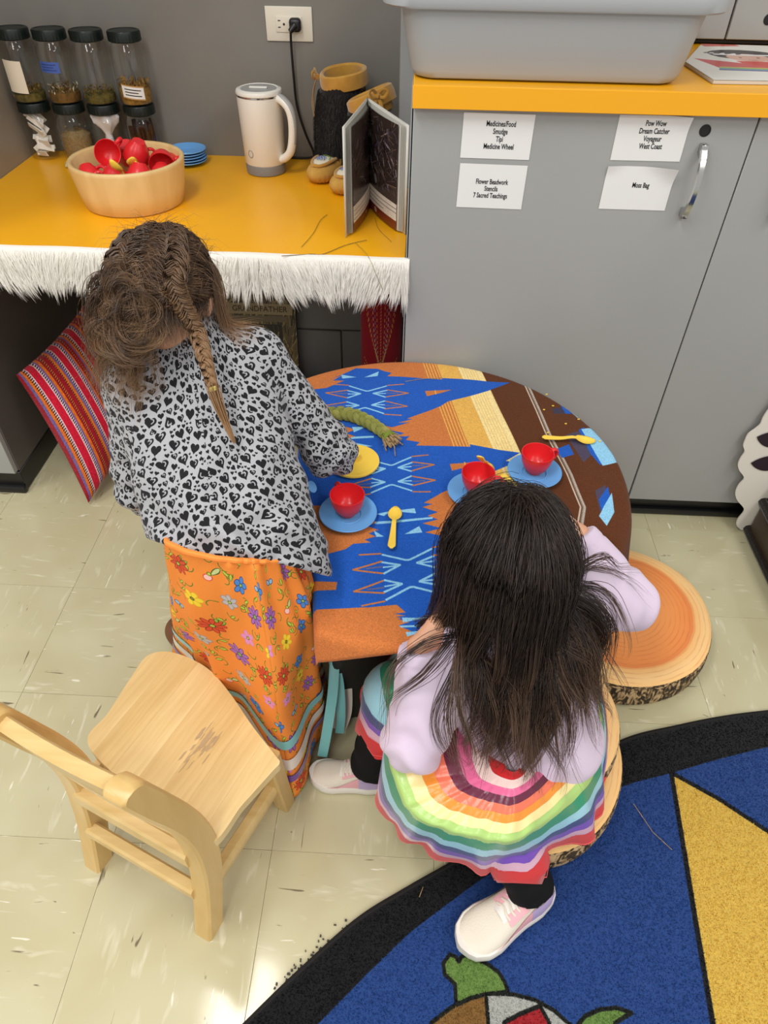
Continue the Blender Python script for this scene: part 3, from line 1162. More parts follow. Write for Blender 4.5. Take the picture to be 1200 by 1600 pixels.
def boot(label, foot, yaw, shaft_h, lean, cuff_tilt, r, bow_ang, seed):
    o = thing('mukluk_boot', label, 'boot', foot, yaw, 'pair of mukluk boots on the yellow counter')
    g = np.random.default_rng(seed)
    # foot: toe points to local -Y
    def f(P):
        d = union([ellip(P, (0, -0.055, 0.022), (0.040, 0.058, 0.026)), ellip(P, (0, 0.012, 0.030), (0.044, 0.050, 0.036))], 0.02)
        d = np.maximum(d, 0.0005-P[:, 2])
        gather = 0.0013*np.sin(np.arctan2(P[:, 0], -(P[:, 1]+0.05))*26)*np.clip((0.026-P[:, 2])/0.02, 0, 1)*(P[:, 1] < -0.03)
        return d+gather
    V, F = sdf_mesh(f, (-.06, -.13, -.008), (.06, .075, .08), 0.003)
    fast_mesh('foot', V, F, M_sole_s, o)
    # cream vamp on top of the toe with beads
    P, t = [], np.linspace(0, 1, 14)
    for i in range(14):
        row = []
        for j in range(11):
            u = -1+2*j/10
            y = -0.030-0.064*t[i]
            wd = 0.026*math.sqrt(max(1-(t[i]*0.98)**3.0, 0.0))
            x = wd*u
            z = 0.026+0.0285*math.sqrt(max(1-((y+0.045)/0.068)**2-(x/0.046)**2, 0.01))-0.0015
            row.append((x, y, z))
        P.append(row)
    vamp = MB().grid(P).obj('vamp', M_wfur, o)
    rim = [(p[0][0], p[0][1], p[0][2]) for p in P]+[(q[0], q[1], q[2]) for q in P[-1]]+[(p[-1][0], p[-1][1], p[-1][2]) for p in P[::-1]]
    MB().tube(np.array(rim)[::2]+[0, 0, 0.0005], 0.0042, 8).obj('vamp_welt', M_suede, o)
    bb, bgm = MB(), MB()
    for k in range(34):
        a = k*0.55
        q = 0.0025*math.sqrt(k)*0.9
        x, y = q*math.cos(a)*1.25-0.002, -0.060+q*math.sin(a)
        z = 0.0275+0.0285*math.sqrt(max(1-((y+0.045)/0.068)**2-(x/0.046)**2, 0.01))
        bb.lathe([(0.0003, -0.001), (0.0016, 0), (0.0003, 0.0011)], 6, (x, y, z))
    for k in range(16):
        a = -0.4+k*0.17
        x, y = 0.004+0.0155*math.cos(a), -0.052+0.0125*math.sin(a)
        z = 0.0275+0.0285*math.sqrt(max(1-((y+0.045)/0.068)**2-(x/0.046)**2, 0.01))
        bgm.lathe([(0.0003, -0.001), (0.0014, 0), (0.0003, 0.0011)], 6, (x, y, z))
    bb.obj('beadwork', M_bead_b, vamp)
    bgm.obj('beadwork', M_bead_g, vamp)
    # fur shaft
    lx, ly = lean
    t = np.linspace(0, 2*PI, 36, endpoint=False)
    zs = np.linspace(0.045, shaft_h, 12)
    tilt = lambda z: np.clip((z-0.1)/(shaft_h-0.1), 0, 1)
    R, ctrs = [], []
    for z in zs:
        s = (z-0.045)/(shaft_h-0.045)
        rr = (0.046+(r-0.046)*min(s*2.2, 1))*(1+0.03*np.sin(3*t+z*30))
        c = (lx*s, 0.010+ly*s)
        dz = tilt(z)*(cuff_tilt[0]*np.cos(t)+cuff_tilt[1]*np.sin(t))*r
        R.append(np.c_[c[0]+rr*np.cos(t), c[1]+rr*np.sin(t)*0.92, z+dz])
    R = np.array(R)
    sh = MB().rings(R, True, True, False).obj('shaft', M_bfur, o)
    N = 5200
    i = g.uniform(0, 9.0, N)
    j = g.integers(0, 36, N)
    i0 = i.astype(int)
    fr = (i-i0)[:, None]
    jr = g.uniform(0, 1, N)[:, None]
    A = R[i0, j]*(1-fr)+R[i0+1, j]*fr
    B = R[i0, (j+1) % 36]*(1-fr)+R[i0+1, (j+1) % 36]*fr
    A = A*(1-jr)+B*jr
    cz = np.stack([np.full(N, 0), np.full(N, 0.01), A[:, 2]], 1)
    cz[:, 0] = lx*(A[:, 2]-.045)/(shaft_h-.045)
    cz[:, 1] += ly*(A[:, 2]-.045)/(shaft_h-.045)
    nn = nrm(A-cz)
    L = g.uniform(.007, .013, (N, 1))
    pts = np.stack([A, A+nn*L*.5+[0, 0, 0]-np.array([0, 0, 1])*L*.2, A+nn*L*.7-np.array([0, 0, 1])*L*.9+g.normal(0, .0015, (N, 3))], 1)
    V, F, _ = strands(pts, 0.0006, 0.7)
    so = fast_mesh('shaft_fur', V, F, M_bfur, sh)
    so['kind'] = 'stuff'
    # folded suede cuff
    top = R[-1]
    c0 = top.mean(0)
    n0 = nrm(np.cross(top[9]-top[0], top[18]-top[0]))
    if n0[2] < 0:
        n0 = -n0
    rings = []
    for dr, dh in ((1.03, -0.030), (1.11, -0.028), (1.12, -0.010), (1.09, 0.003), (1.0, 0.006), (0.90, 0.002), (0.86, -0.012), (0.85, -0.045)):
        w2 = 1+0.02*np.sin(4*t+dr*9)
        rings.append(c0+(top-c0)*(dr*w2)[:, None]+n0*dh)
    cuff = MB().rings(rings, True, False, False).obj('cuff', M_suede, o)
    MB().add([tuple(p) for p in (c0+(top-c0)*0.86-n0*0.04)], [tuple(range(36))]).obj('lining', M_teal_lin, cuff)
    # lace tied in a bow on the cuff
    ca, sa = math.cos(bow_ang), math.sin(bow_ang)
    k = c0+np.array([ca, sa*0.92, 0])*r*1.14+n0*(-0.004)
    k[2] += (cuff_tilt[0]*ca+cuff_tilt[1]*sa)*r
    tng = np.array([-sa, ca, 0.0])
    out = np.array([ca, sa, 0.0])
    lb = MB()
    for sgn, dl in ((1, 0.085), (-1, 0.10)):
        pth = [k, k+out*.010+tng*sgn*.008-np.array([0, 0, .02]), k+out*.016+tng*sgn*.012-np.array([0, 0, .055]), k+out*.012+tng*sgn*.018-np.array([0, 0, dl])]
        lb.tube(catmull(pth, 14), 0.0042, 8, up=tuple(out), flat=0.35)
        lp = [k, k+out*.008+tng*sgn*.012+np.array([0, 0, .014]), k+out*.012+tng*sgn*.022+np.array([0, 0, .010]), k+out*.010+tng*sgn*.014-np.array([0, 0, .002]), k+out*.004]
        lb.tube(catmull(lp, 16), 0.0036, 8, up=tuple(out), flat=0.4)
    lb.tube([k-tng*.006, k+out*.005, k+tng*.006], 0.0058, 10)
    lb.obj('lace', M_suede, cuff)
    return o


boot('mukluk boot with black fur shaft, its beaded cream toe showing beside the kettle', (-0.226, 1.980, ZC), D(-20), 0.232, (0.022, 0.022), (0.10, 0.12), 0.056, D(200), 31)
boot('mukluk boot with slumped tan cuff, half hidden behind the open picture book', (-0.146, 1.896, ZC), D(-30), 0.205, (0.014, 0.012), (0.42, 0.10), 0.052, D(-40), 32)

# ------------------------------------------------------------------ open picture book standing up
def book_photo():
    c = Canvas(460, 430, (58, 46, 42))
    c.poly([(0, 100), (230, 100), (230, 430), (0, 430)], (74, 60, 54))
    g = np.random.default_rng(8)
    # dark woodland photograph: trunk, fronds, pale leaves and a string of berries
    for _ in range(260):
        x, y = g.uniform(20, 440), g.uniform(110, 420)
        a, L = g.normal(1.5, 0.7), g.uniform(15, 80)
        v = g.uniform(0.5, 1.7)
        col = np.array([(66, 54, 50), (88, 74, 70), (40, 30, 28), (110, 92, 84), (58, 50, 62)][g.integers(0, 5)])*v
        c.line([(x, y), (x+L*math.cos(a), y+L*math.sin(a))], g.uniform(1, 4), np.clip(col, 0, 190))
    for _ in range(190):
        x, y = g.uniform(240, 440), g.uniform(130, 400)
        a, L = g.normal(2.0, 0.35), g.uniform(10, 34)
        c.line([(x, y), (x+L*math.cos(a), y+L*math.sin(a))], g.uniform(1.5, 4), np.array([(150, 138, 148), (112, 92, 84), (88, 78, 92), (60, 48, 44)][int(g.integers(0, 4))])*g.uniform(.5, 1.15))
    c.ell(205, 215, 60, 45, 0.3, (22, 16, 16))
    c.ell(150, 300, 50, 60, 0.3, (36, 28, 27))
    for (x, y, L, wd, a) in ((262, 285, 46, 14, 1.9), (250, 225, 40, 12, 1.2), (300, 215, 50, 10, 1.9), (330, 160, 40, 14, 1.7), (290, 330, 36, 12, 1.9)):
        c.ell(x, y, L/2, wd/2, a, (138, 136, 140))
    for k in range(9):
        c.ell(256-2*k+6*math.sin(k), 414-11*k, 5.5, 5, 0, (150, 58, 56) if k % 2 else (206, 150, 120))
    c.poly([(0, 0), (460, 0), (460, 112), (0, 112)], (226, 220, 212))
    for r in range(3):
        c.line([(28, 90-18*r), (205-30*(r == 2), 90-18*r)], 2.2, (110, 104, 100))
        c.line([(262, 92-18*r), (436-60*(r == 2), 92-18*r)], 2.6, (92, 88, 86))
    c.poly([(0, 0), (460, 0), (460, 40), (0, 40)], (116, 48, 34))
    c.poly([(180, 0), (280, 0), (280, 40), (180, 40)], (78, 26, 24))
    c.ell(330, 22, 8, 12, 0.2, (186, 158, 140))
    c.ell(120, 22, 5, 10, 0.2, (186, 158, 140))
    c.noise(0.10)
    return c.image('book_photograph')


M_bookpage = print_mat('book_spread_print', book_photo(), 0.25, 0.5)
bk = thing('picture_book', 'open picture book standing upright at the counter end, dark woodland photo inside', 'book', (-0.118, 1.789, ZC))
SP = np.array([-0.118, 1.789])
EL, ER = np.array([-0.1525, 1.545]), np.array([-0.0185, 1.572])
HB = 0.225
M_cover = pm('pale_book_cover', (214, 212, 204), 0.35, 0.5)
M_pages = pm('page_edges', (205, 200, 190), 0.7)


def page_sheet(E, inset, z0, z1, bulge, uv0, uv1, name, mat, par, frac=1.0):
    n = 14
    d = E-SP
    nn = np.array([-d[1], d[0]])/np.linalg.norm(d)
    side = 1 if np.dot(nn, (EL+ER)/2-SP-d) > 0 else -1
    nn = nn*side
    P, UV = [], []
    for i in range(n):
        s = i/(n-1)*frac
        p = SP+d*s*(1-0.0)+nn*(inset*min(1, s*6)+bulge*math.sin(PI*min(s*1.0, 1)))
        P.append([(p[0]+0.118, p[1]-1.789, z0), (p[0]+0.118, p[1]-1.789, z1)])
        u = uv0+(uv1-uv0)*s
        UV.append([(u, 0), (u, 1)])
    o = MB().grid(P, UV).obj(name, mat, par)
    return o


for E, ua, ub in ((EL, 0.5, 0.0), (ER, 0.5, 1.0)):
    cv = page_sheet(E, 0.0, 0.0005, HB, 0.0, 0, 0, 'cover', M_cover, bk)
    md = cv.modifiers.new('thick', 'SOLIDIFY')
    md.thickness, md.offset = 0.0025, 0
    for q in range(4):
        page_sheet(E, 0.003+0.0016*q, 0.0035, HB-0.004, 0.002+0.0022*q, 0, 0, 'page', M_cover, bk, 0.965-0.012*q)
    page_sheet(E, 0.0105, 0.0035, HB-0.004, 0.010, ua, ub, 'printed_page', M_bookpage, bk, 0.90)

# ------------------------------------------------------------------ dry stems fallen on the counter
M_stem = pm('dry_stem', (120, 106, 40), 0.8)
for lab, pts, r in (
    ('thin curved dry stem lying on the yellow counter left of the book', [(-0.2441, 1.4827, 0.737), (-0.2281, 1.5588, 0.737), (-0.2209, 1.6353, 0.7372), (-0.2087, 1.6766, 0.7372)], 0.0006),
    ('long dry stem lying along the counter edge over the white fur', [(-0.2796, 1.4306, 0.738), (-0.22, 1.4474, 0.737), (-0.1925, 1.4496, 0.737), (-0.1486, 1.5006, 0.737), (-0.1038, 1.5299, 0.738)], 0.0008),
    ('fine dry stem lying on the counter under the open book', [(-0.0929, 1.6663, 0.737), (-0.0801, 1.5969, 0.737), (-0.0477, 1.5261, 0.737)], 0.0005)):
    ob = MB().tube(catmull(pts, 20), r, 5).obj('dried_stem', M_stem)
    tag(ob, lab, 'stem', 'dry stems on the yellow counter')
ob = MB().tube(catmull([(-0.1265, 1.5079, 0.739), (-0.0947, 1.433, 0.743), (-0.076, 1.42, 0.7071), (-0.0618, 1.418, 0.6766)], 18), 0.0005, 5).obj('dried_stem', M_stem)
tag(ob, 'fine dry stem drooping over the white fur trim below the book', 'stem', 'dry stems on the yellow counter')

# ================================================================== HIGHER WORKTOP THINGS
M_tub = pm('grey_tub_plastic', (163, 166, 168), 0.42, 0.4, bump=(20, 0.05, 0.002))
tub = thing('storage_tub', 'large grey plastic storage tub standing on the higher yellow worktop', 'tub', (0.2285, 1.645, 1.0640))


def rrect(cx, cy, w, d, r, n=8):
    out = []
    for (sx, sy, a0) in ((1, 1, 0), (-1, 1, PI/2), (-1, -1, PI), (1, -1, 1.5*PI)):
        for k in range(n):
            a = a0+(PI/2)*k/(n-1)
            out.append((cx+sx*(w/2-r)+r*math.cos(a), cy+sy*(d/2-r)+r*math.sin(a)))
    return np.array(out)


R = []
for w_, d_, r_, z in ((0.02, 0.02, 0.009, 0.004), (0.462, 0.355, .035, 0.0005), (0.482, 0.372, .042, 0.004), (0.494, 0.382, .045, 0.014), (0.532, 0.396, .05, 0.104), (0.534, 0.398, .05, 0.108),
                      (0.588, 0.418, .06, 0.108), (0.598, 0.422, .062, 0.111), (0.600, 0.422, .062, 0.129), (0.594, 0.418, .06, 0.134), (0.548, 0.396, .05, 0.134), (0.538, 0.39, .05, 0.130), (0.486, 0.376, .045, 0.012), (0.02, 0.02, .009, 0.010)):
    q = rrect(0, 0, w_, d_, r_)
    R.append(np.c_[q, np.full(len(q), z)])
MB().rings(R[:6], True, True, False).rings(R[10:], True, False, True).obj('tub_body', M_tub, tub)
MB().rings(R[5:11], True, False, False).obj('rim', M_tub, tub)


def cover_print():
    c = Canvas(420, 400, (232, 230, 222))
    c.poly([(0, 360), (70, 352), (60, 400), (0, 400)], (70, 130, 96))
    c.poly([(130, 366), (250, 380), (240, 400), (120, 400)], (202, 84, 80))
    # a child with dark hair under a pale headband, red dress and ribbon shawl
    c.ell(225, 268, 120, 62, -0.12, (38, 32, 34))
    c.poly([(300, 235), (390, 200), (400, 180), (300, 200)], (30, 26, 28))
    c.ell(215, 240, 66, 44, 0, (214, 168, 150))
    c.poly([(120, 280), (300, 275), (300, 262), (120, 266)], (236, 236, 238))
    for k in range(7):
        c.ell(105+16*k, 290-2*k, 11, 5, 0.5, (226, 226, 230) if k % 2 else (70, 66, 68))
    c.ell(190, 238, 5, 4, 0, (52, 40, 40))
    c.ell(245, 238, 5, 4, 0, (52, 40, 40))
    c.line([(205, 214), (218, 210), (232, 214)], 3, (170, 80, 74))
    c.poly([(160, 200), (360, 196), (420, 120), (420, 60), (220, 60)], (204, 62, 56))
    c.poly([(40, 220), (190, 170), (250, 110), (80, 120)], (204, 78, 80))
    for k, col in enumerate(((198, 190, 90), (120, 164, 110), (110, 150, 190), (96, 90, 140))):
        c.poly([(84-4*k, 134-9*k), (262+3*k, 128-9*k), (262+3*k, 119-9*k), (82-4*k, 124-9*k)], col)
    c.poly([(270, 60), (420, 60), (420, 120), (300, 118)], (150, 178, 214))
    return c.image('picture_cover')


bkl = thing('cover_book', 'thin pale picture book lying on the higher worktop, a dark haired child drawn on it', 'book', (0.66, 1.66, 1.0638))
bpts = [(-0.1225, -0.176), (0.03, -0.17), (0.14, -0.165), (0.145, 0.17), (-0.045, 0.175), (-0.132, -0.02)]
MB().prism(bpts, 0.0005, 0.006).obj('page_block', M_pages, bkl)
xs = np.array(bpts)
uv = [((x+0.1325)/0.2775, (y+0.176)/0.351) for x, y in bpts]
MB().add([(x, y, 0.0068) for x, y in bpts], [tuple(range(6))], 0, uv).obj('front_cover', print_mat('cover_print', cover_print(), 0.3, 0.5), bkl)

# ------------------------------------------------------------------ index cards taped to the cabinet door
M_note = pm('white_card', (232, 232, 230), 0.5, 0.35)
Mtxt = lambda x, z: Matrix.Translation((x, -0.0007, z)) @ Matrix.Rotation(PI/2, 4, 'X')
for lab, x0, x1, z0, z1, rot, body, curl, dx, dz in (
    ('white card on the cabinet door listing medicines, smudge, tipi and medicine wheel', 0.084, 0.2165, 0.9395, 1.0175, 0.006, 'Medicines/Food\nSmudge\nTipi\nMedicine Wheel', 0, 0.005, 0.002),
    ('white card on the cabinet door listing pow wow, dream catcher, voyageur and west coast', 0.3705, 0.502, 0.9435, 1.021, -0.004, 'Pow Wow\nDream Catcher\nVoyageur\nWest Coast', 1, 0.004, 0.006),
    ('white card on the cabinet door listing flower beadwork, stencils and teachings', 0.0845, 0.2155, 0.847, 0.9295, 0.01, 'Flower Beadwork\nStencils\n7 Sacred Teachings', 0, 0.0, -0.004),
    ('white card on the cabinet door with the two words moss bag, corner lifting', 0.369, 0.5005, 0.8525, 0.9335, 0.0, 'Moss Bag', 2, 0.006, 0.006)):
    cx, cz = (x0+x1)/2, (z0+z1)/2
    o = thing('index_card', lab, 'card', (cx, 1.4393, cz), 0, 'index cards taped to the cabinet door')
    o.rotation_euler = (0, rot, 0)
    n = 12
    P = []
    for i in range(n):
        row = []
        for j in range(n):
            u, v = i/(n-1), j/(n-1)
            y = -0.0004
            if curl:
                e = max(0, u+v-1.62) if curl == 1 else max(0, (u+v-1.5))
                y -= 0.05*e**1.6
                if curl == 2:
                    y -= 0.03*max(0, (1-u)+v-1.72)**1.4
            row.append(((u-0.5)*(x1-x0), y, (v-0.5)*(z1-z0)))
        P.append(row)
    sh = MB().grid(P).obj('card_sheet', M_note, o)
    text_part('lettering', body, 0.0132, Mtxt(dx, dz), M_ink, o, 0.66, 0.00022, spacing=0.98)

# ================================================================== ROUND TABLE AND BLANKET
TZ = 0.486
TCX, TCY, TR = 0.02, 1.025, 0.402
M_ttop = pm('table_laminate', (150, 140, 120), 0.4)
M_tleg = pm('black_table_base', (28, 27, 27), 0.5, 0.4)
tb = thing('half_round_table', 'low half round table hidden under the patterned blanket, on dark legs', 'table', (TCX, TCY, 0))
TA = -0.205
tb.rotation_euler = (0, 0, D(11))
aa = np.linspace(-math.acos(TA/TR), math.acos(TA/TR), 64)
dshape = np.c_[TR*np.cos(aa), TR*np.sin(aa)]
MB().rings([np.c_[dshape*q, np.full(64, z)] for q, z in ((0.985, TZ-0.024), (0.998, TZ-0.020), (1.0, TZ-0.004), (0.99, TZ))], True, True, True).obj('tabletop', M_ttop, tb)
for (lx_, ly_, sx_, sy_) in ((-0.115, -0.205, 0.15, 0.05), (-0.10, 0.24, 0.15, 0.05), (0.24, 0.08, 0.05, 0.2)):
    MB().box((lx_, ly_, 0.231), (sx_, sy_, 0.462), 0.008, 2).obj('leg', M_tleg, tb)
MB().box((-0.10, 0.02, 0.26), (0.03, 0.40, 0.40), 0.004, 1).obj('stretcher', M_tleg, tb)

# print of the blanket, drawn in metres over the table plane
BX0, BY0, BS, BW_, BH_ = -0.66, 0.38, 1400.0, 2000, 1800


def blanket_print():
    O, G, CR, BL, LB, BR = (196, 116, 62), (222, 172, 84), (238, 214, 152), (32, 88, 182), (140, 196, 228), (90, 50, 27)
    c = Canvas(BW_, BH_, BR)
    w = lambda pts: [((x-BX0)*BS, (y-BY0)*BS) for x, y in pts]
    # bands: orange, striped, gold, cream, brown, in the slant they have on the table
    E = [(0.1734, 1.4), (0.2629, 0.9638)][0:2]
    a, b2 = np.array(E[0]), np.array(E[1])
    d = nrm(b2-a)
    a, b2 = a-d*0.4, b2+d*0.9
    nx = np.array([d[1], -d[0]])
    if nx[0] > 0:
        nx = -nx

    def band(t0, t1, col):
        c.poly(w([a+nx*t0, b2+nx*t0, b2+nx*t1, a+nx*t1]), col)
    band(0, 0.052, CR)
    band(0.052, 0.098, G)
    band(0.098, 2.0, O)
    for k in range(5):
        band(0.100+0.0068*k, 0.1025+0.0068*k, G)
    for k in range(6):
        band(0.014+0.006*k, 0.0155+0.006*k, (228, 186, 104))
    band(0.0, 0.002, (226, 198, 130))
    band(0.45, 0.456, G)
    band(0.461, 0.464, G)
    # grey double line on the brown
    gl = [(0.2649, 1.4371), (0.2753, 1.3344), (0.3, 1.1639), (0.3239, 1.0379), (0.3353, 0.9471), (0.318, 0.8823), (0.305, 0.8345)]
    for off, wd, col in ((-0.0045, 0.0032, (188, 176, 160)), (0.0035, 0.0045, (170, 160, 150)), (0.0, 0.002, (128, 110, 96))):
        c.line(w([(x+off, y) for x, y in gl]), wd*BS, col)
    # blue ground with spear heads running right
    blue = [
        [(-0.3515, 1.2132), (-0.2654, 1.288), (-0.2061, 1.3204), (-0.1709, 1.3467), (-0.1519, 1.3642), (-0.1218, 1.3966), (-0.0707, 1.3973), (-0.0552, 1.3872), (-0.037, 1.3802), (-0.0468, 1.3659), (0.005, 1.3639), (0.0817, 1.3637), (0.0788, 1.3689), (0.1814, 1.3597), (0.2357, 1.3607), (0.1819, 1.3204), (0.1232, 1.2885), (0.0917, 1.2715), (0.0745, 1.2533), (0.0029, 1.2034), (0.0152, 1.2019), (-0.0158, 1.1884), (0.0086, 1.19), (-0.0287, 1.1717), (-0.0452, 1.1774), (-0.0283, 1.1605), (-0.0013, 1.1533), (-0.0221, 1.1388), (0.0096, 1.1431), (0.002, 1.1296), (0.031, 1.1228), (0.0233, 1.1117), (0.0885, 1.1137), (0.1341, 1.1145), (0.1332, 1.123), (0.1922, 1.1078), (0.2343, 1.1021), (0.2024, 1.0736), (0.2224, 1.0708), (0.1744, 1.0363), (0.1426, 1.0246), (0.1107, 0.9962), (0.0736, 0.9701), (0.0399, 0.9412), (0.0566, 0.9388), (0.0376, 0.9289), (0.0659, 0.9169), (0.0471, 0.9056), (0.0657, 0.8966), (0.0379, 0.885), (0.0723, 0.874), (0.0427, 0.8626), (0.0721, 0.8548), (0.1054, 0.8379), (0.1148, 0.7932), (0.0986, 0.6336), (0.0398, 0.6302), (0.0198, 0.6472), (0.0017, 0.6548), (0.0195, 0.6632), (-0.0089, 0.6704), (0.0132, 0.6754), (-0.0153, 0.6789), (-0.0218, 0.6875), (-0.0526, 0.6883), (-0.1114, 0.6823), (-0.1229, 0.6765), (-0.1538, 0.6786), (-0.2228, 0.6644), (-0.2797, 0.7413), (-0.2206, 0.7705), (-0.1675, 0.7795), (-0.1491, 0.7894), (-0.0944, 0.8137), (-0.0821, 0.8267), (-0.0511, 0.8317), (-0.0674, 0.8401), (-0.0453, 0.8477), (-0.057, 0.8534), (-0.0417, 0.8639), (-0.0628, 0.8724), (-0.0427, 0.8834), (-0.0786, 0.8996), (-0.1506, 0.9157), (-0.1958, 0.9181), (-0.2655, 0.8967), (-0.3266, 0.9636)],
    ]
    for q in blue:
        c.poly(w(q), BL)
    # orange points coming in from the left
    for q in ([(-0.2784, 1.2795), (-0.2061, 1.3204), (-0.1501, 1.3616), (-0.1701, 1.3387), (-0.1438, 1.3405), (-0.1815, 1.309), (-0.2233, 1.2959), (-0.2546, 1.2635), (-0.2827, 1.2177)],
              [(-0.2165, 1.1395), (-0.1254, 1.1654), (-0.1031, 1.1556), (-0.1235, 1.1433), (-0.0958, 1.1298), (-0.1283, 1.1234), (-0.1076, 1.1118), (-0.1708, 1.0909), (-0.2095, 1.0885)],
              [(-0.2217, 0.9165), (-0.1276, 0.9223), (-0.0787, 0.9013), (-0.0427, 0.8834), (-0.0628, 0.8724), (-0.0394, 0.864), (-0.0683, 0.8527), (-0.043, 0.8478), (-0.0822, 0.8283), (-0.1488, 0.7865), (-0.1995, 0.7747)],
              [(-0.194, 0.7393), (-0.13, 0.7375), (-0.1014, 0.7378), (-0.1019, 0.7213), (-0.133, 0.7181), (-0.1904, 0.7161)],
              [(-0.0017, 0.6965), (-0.0626, 0.6852), (-0.1114, 0.6823), (-0.1836, 0.673), (-0.1645, 0.5507), (0.0402, 0.5621), (0.0055, 0.6283), (-0.0186, 0.6198), (0.0022, 0.6401), (-0.0139, 0.6465), (0.0137, 0.653), (-0.0206, 0.6609), (0.0072, 0.67), (-0.0172, 0.675), (0.013, 0.6818)],
              [(0.0407, 1.311), (0.1013, 1.3202), (0.078, 1.3058), (0.0451, 1.2909)],
              [(0.0912, 1.0585), (0.1536, 1.0665), (0.1315, 1.0531), (0.0945, 1.0371)]):
        c.poly(w(q), O)
    for k in range(6):
        c.line(w([(0.0637, 1.3151), (0.0651, 1.2998)]) if k == 0 else w([(0.1205, 1.0644), (0.1225, 1.0486)]), 3, G)
    # light blue flecks where the points meet
    for q in ([(-0.1533, 1.3641), (-0.1489, 1.3482), (-0.1173, 1.3584)], [(-0.0671, 1.3864), (-0.069, 1.3671), (-0.0997, 1.3596)],
              [(-0.1118, 1.164), (-0.0798, 1.1683), (-0.1064, 1.1466)], [(-0.1118, 1.1309), (-0.0645, 1.1383), (-0.0642, 1.1318), (-0.1099, 1.1245)], [(-0.0997, 1.1123), (-0.0638, 1.104), (-0.0962, 1.0999)], [(-0.0216, 1.1259), (-0.0471, 1.1072), (-0.0161, 1.1177)],
              [(-0.0034, 0.9178), (0.0235, 0.9246), (0.0261, 0.911), (0.0003, 0.9129)], [(-0.0462, 0.9049), (-0.0186, 0.9151), (-0.032, 0.9007)], [(0.0323, 0.8781), (0.0064, 0.8572), (0.0381, 0.8623)], [(-0.0484, 0.8619), (-0.0295, 0.8487), (-0.043, 0.8463)], [(-0.0474, 0.8848), (0.0564, 0.9028), (0.0564, 0.8977), (-0.047, 0.8782)],
              [(0.0072, 0.6713), (0.0294, 0.6726), (0.0516, 0.6764), (0.0095, 0.6614)], [(0.0139, 0.6432), (0.0476, 0.65), (0.0161, 0.6349)], [(0.0037, 0.6549), (0.0696, 0.6636), (0.0695, 0.6599), (0.0058, 0.6513)]):
        c.poly(w(q), LB)
    # hourglass motifs: light blue bars in the middle, orange zigzags to both sides
    def motif(pts):
        (ax, ay), (bx, by), (cx_, cy_) = pts            # centre, half width vector end, half height vector end
        C0 = np.array((ax, ay))
        U = np.array((bx, by))-C0
        Vv = np.array((cx_, cy_))-C0
        T = lambda u, v: C0+U*u+Vv*v
        lw = 0.0042*BS
        for sv in (1, -1):
            for su in (1, -1):
                c.line(w([T(su*.48, sv*1.0), T(su*.05, sv*.62), T(0, sv*.6)]), lw, LB)
                c.line(w([T(su*.50, sv*.66), T(su*.16, sv*.42), T(su*.48, sv*.14)]), lw, LB)
                c.line(w([T(su*.48, sv*.42), T(su*.2, sv*.40)]), lw*.8, LB)
                c.line(w([T(su*.50, sv*1.05), T(su*.92, sv*1.12)]), lw*.8, O)
                c.line(w([T(su*.50, sv*.70), T(su*1.05, sv*.48), T(su*.50, sv*.16)]), lw*.85, O)
                c.line(w([T(su*.50, sv*.46), T(su*.8, sv*.46)]), lw*.6, (120, 100, 120))
    for q in ([(-0.0892, 1.2695), (-0.0016, 1.2753), (-0.0884, 1.3231)], [(-0.0226, 1.0162), (0.0569, 1.0289), (-0.0245, 1.0653)], [(0.0174, 0.7644), (0.1057, 0.784), (0.0119, 0.814)]):
        motif(q)
    # stepped light blue blocks on the brown
    for q, col in (([(0.2698, 1.3656), (0.2805, 1.3557), (0.2741, 1.35), (0.2655, 1.3521)], BL),
                   ([(0.3179, 1.262), (0.3736, 1.2803), (0.3757, 1.249), (0.321, 1.243)], (60, 56, 76)),
                   ([(0.3396, 1.278), (0.363, 1.2845), (0.3656, 1.2459), (0.3461, 1.2446)], BL), ([(0.3602, 1.2843), (0.3698, 1.2924), (0.389, 1.2715), (0.4164, 1.2374), (0.3689, 1.232), (0.3631, 1.2481)], LB), ([(0.3682, 1.2726), (0.389, 1.2715), (0.3955, 1.2598), (0.3702, 1.2582)], BR),
                   ([(0.3348, 1.1662), (0.3725, 1.1864), (0.3871, 1.116), (0.3579, 1.0793)], (74, 66, 88)),
                   ([(0.3644, 1.1858), (0.3767, 1.1956), (0.4022, 1.0862), (0.3897, 1.0733), (0.3756, 1.109)], BL),
                   ([(0.3702, 1.1884), (0.3958, 1.1969), (0.3954, 1.2105), (0.4216, 1.1985), (0.4325, 1.1507), (0.4271, 1.0837), (0.3945, 1.0717), (0.386, 1.1097)], LB),
                   ([(0.3071, 1.1172), (0.337, 1.136), (0.3424, 1.1028), (0.3161, 1.0888)], BL),
                   ([(0.3661, 0.9954), (0.3884, 1.0116), (0.3882, 0.9715), (0.365, 0.9351)], (74, 66, 88)),
                   ([(0.3689, 0.9703), (0.3927, 1.0081), (0.3896, 0.9539), (0.3683, 0.915)], BL),
                   ([(0.3753, 0.953), (0.3965, 0.99), (0.391, 0.9367), (0.3699, 0.8985), (0.3608, 0.9246)], LB)):
        c.poly(w(q), col)
    # far bands that hang over the right hand edge
    dd = np.array([0.985, 0.17])
    ee = np.array([-dd[1], dd[0]])
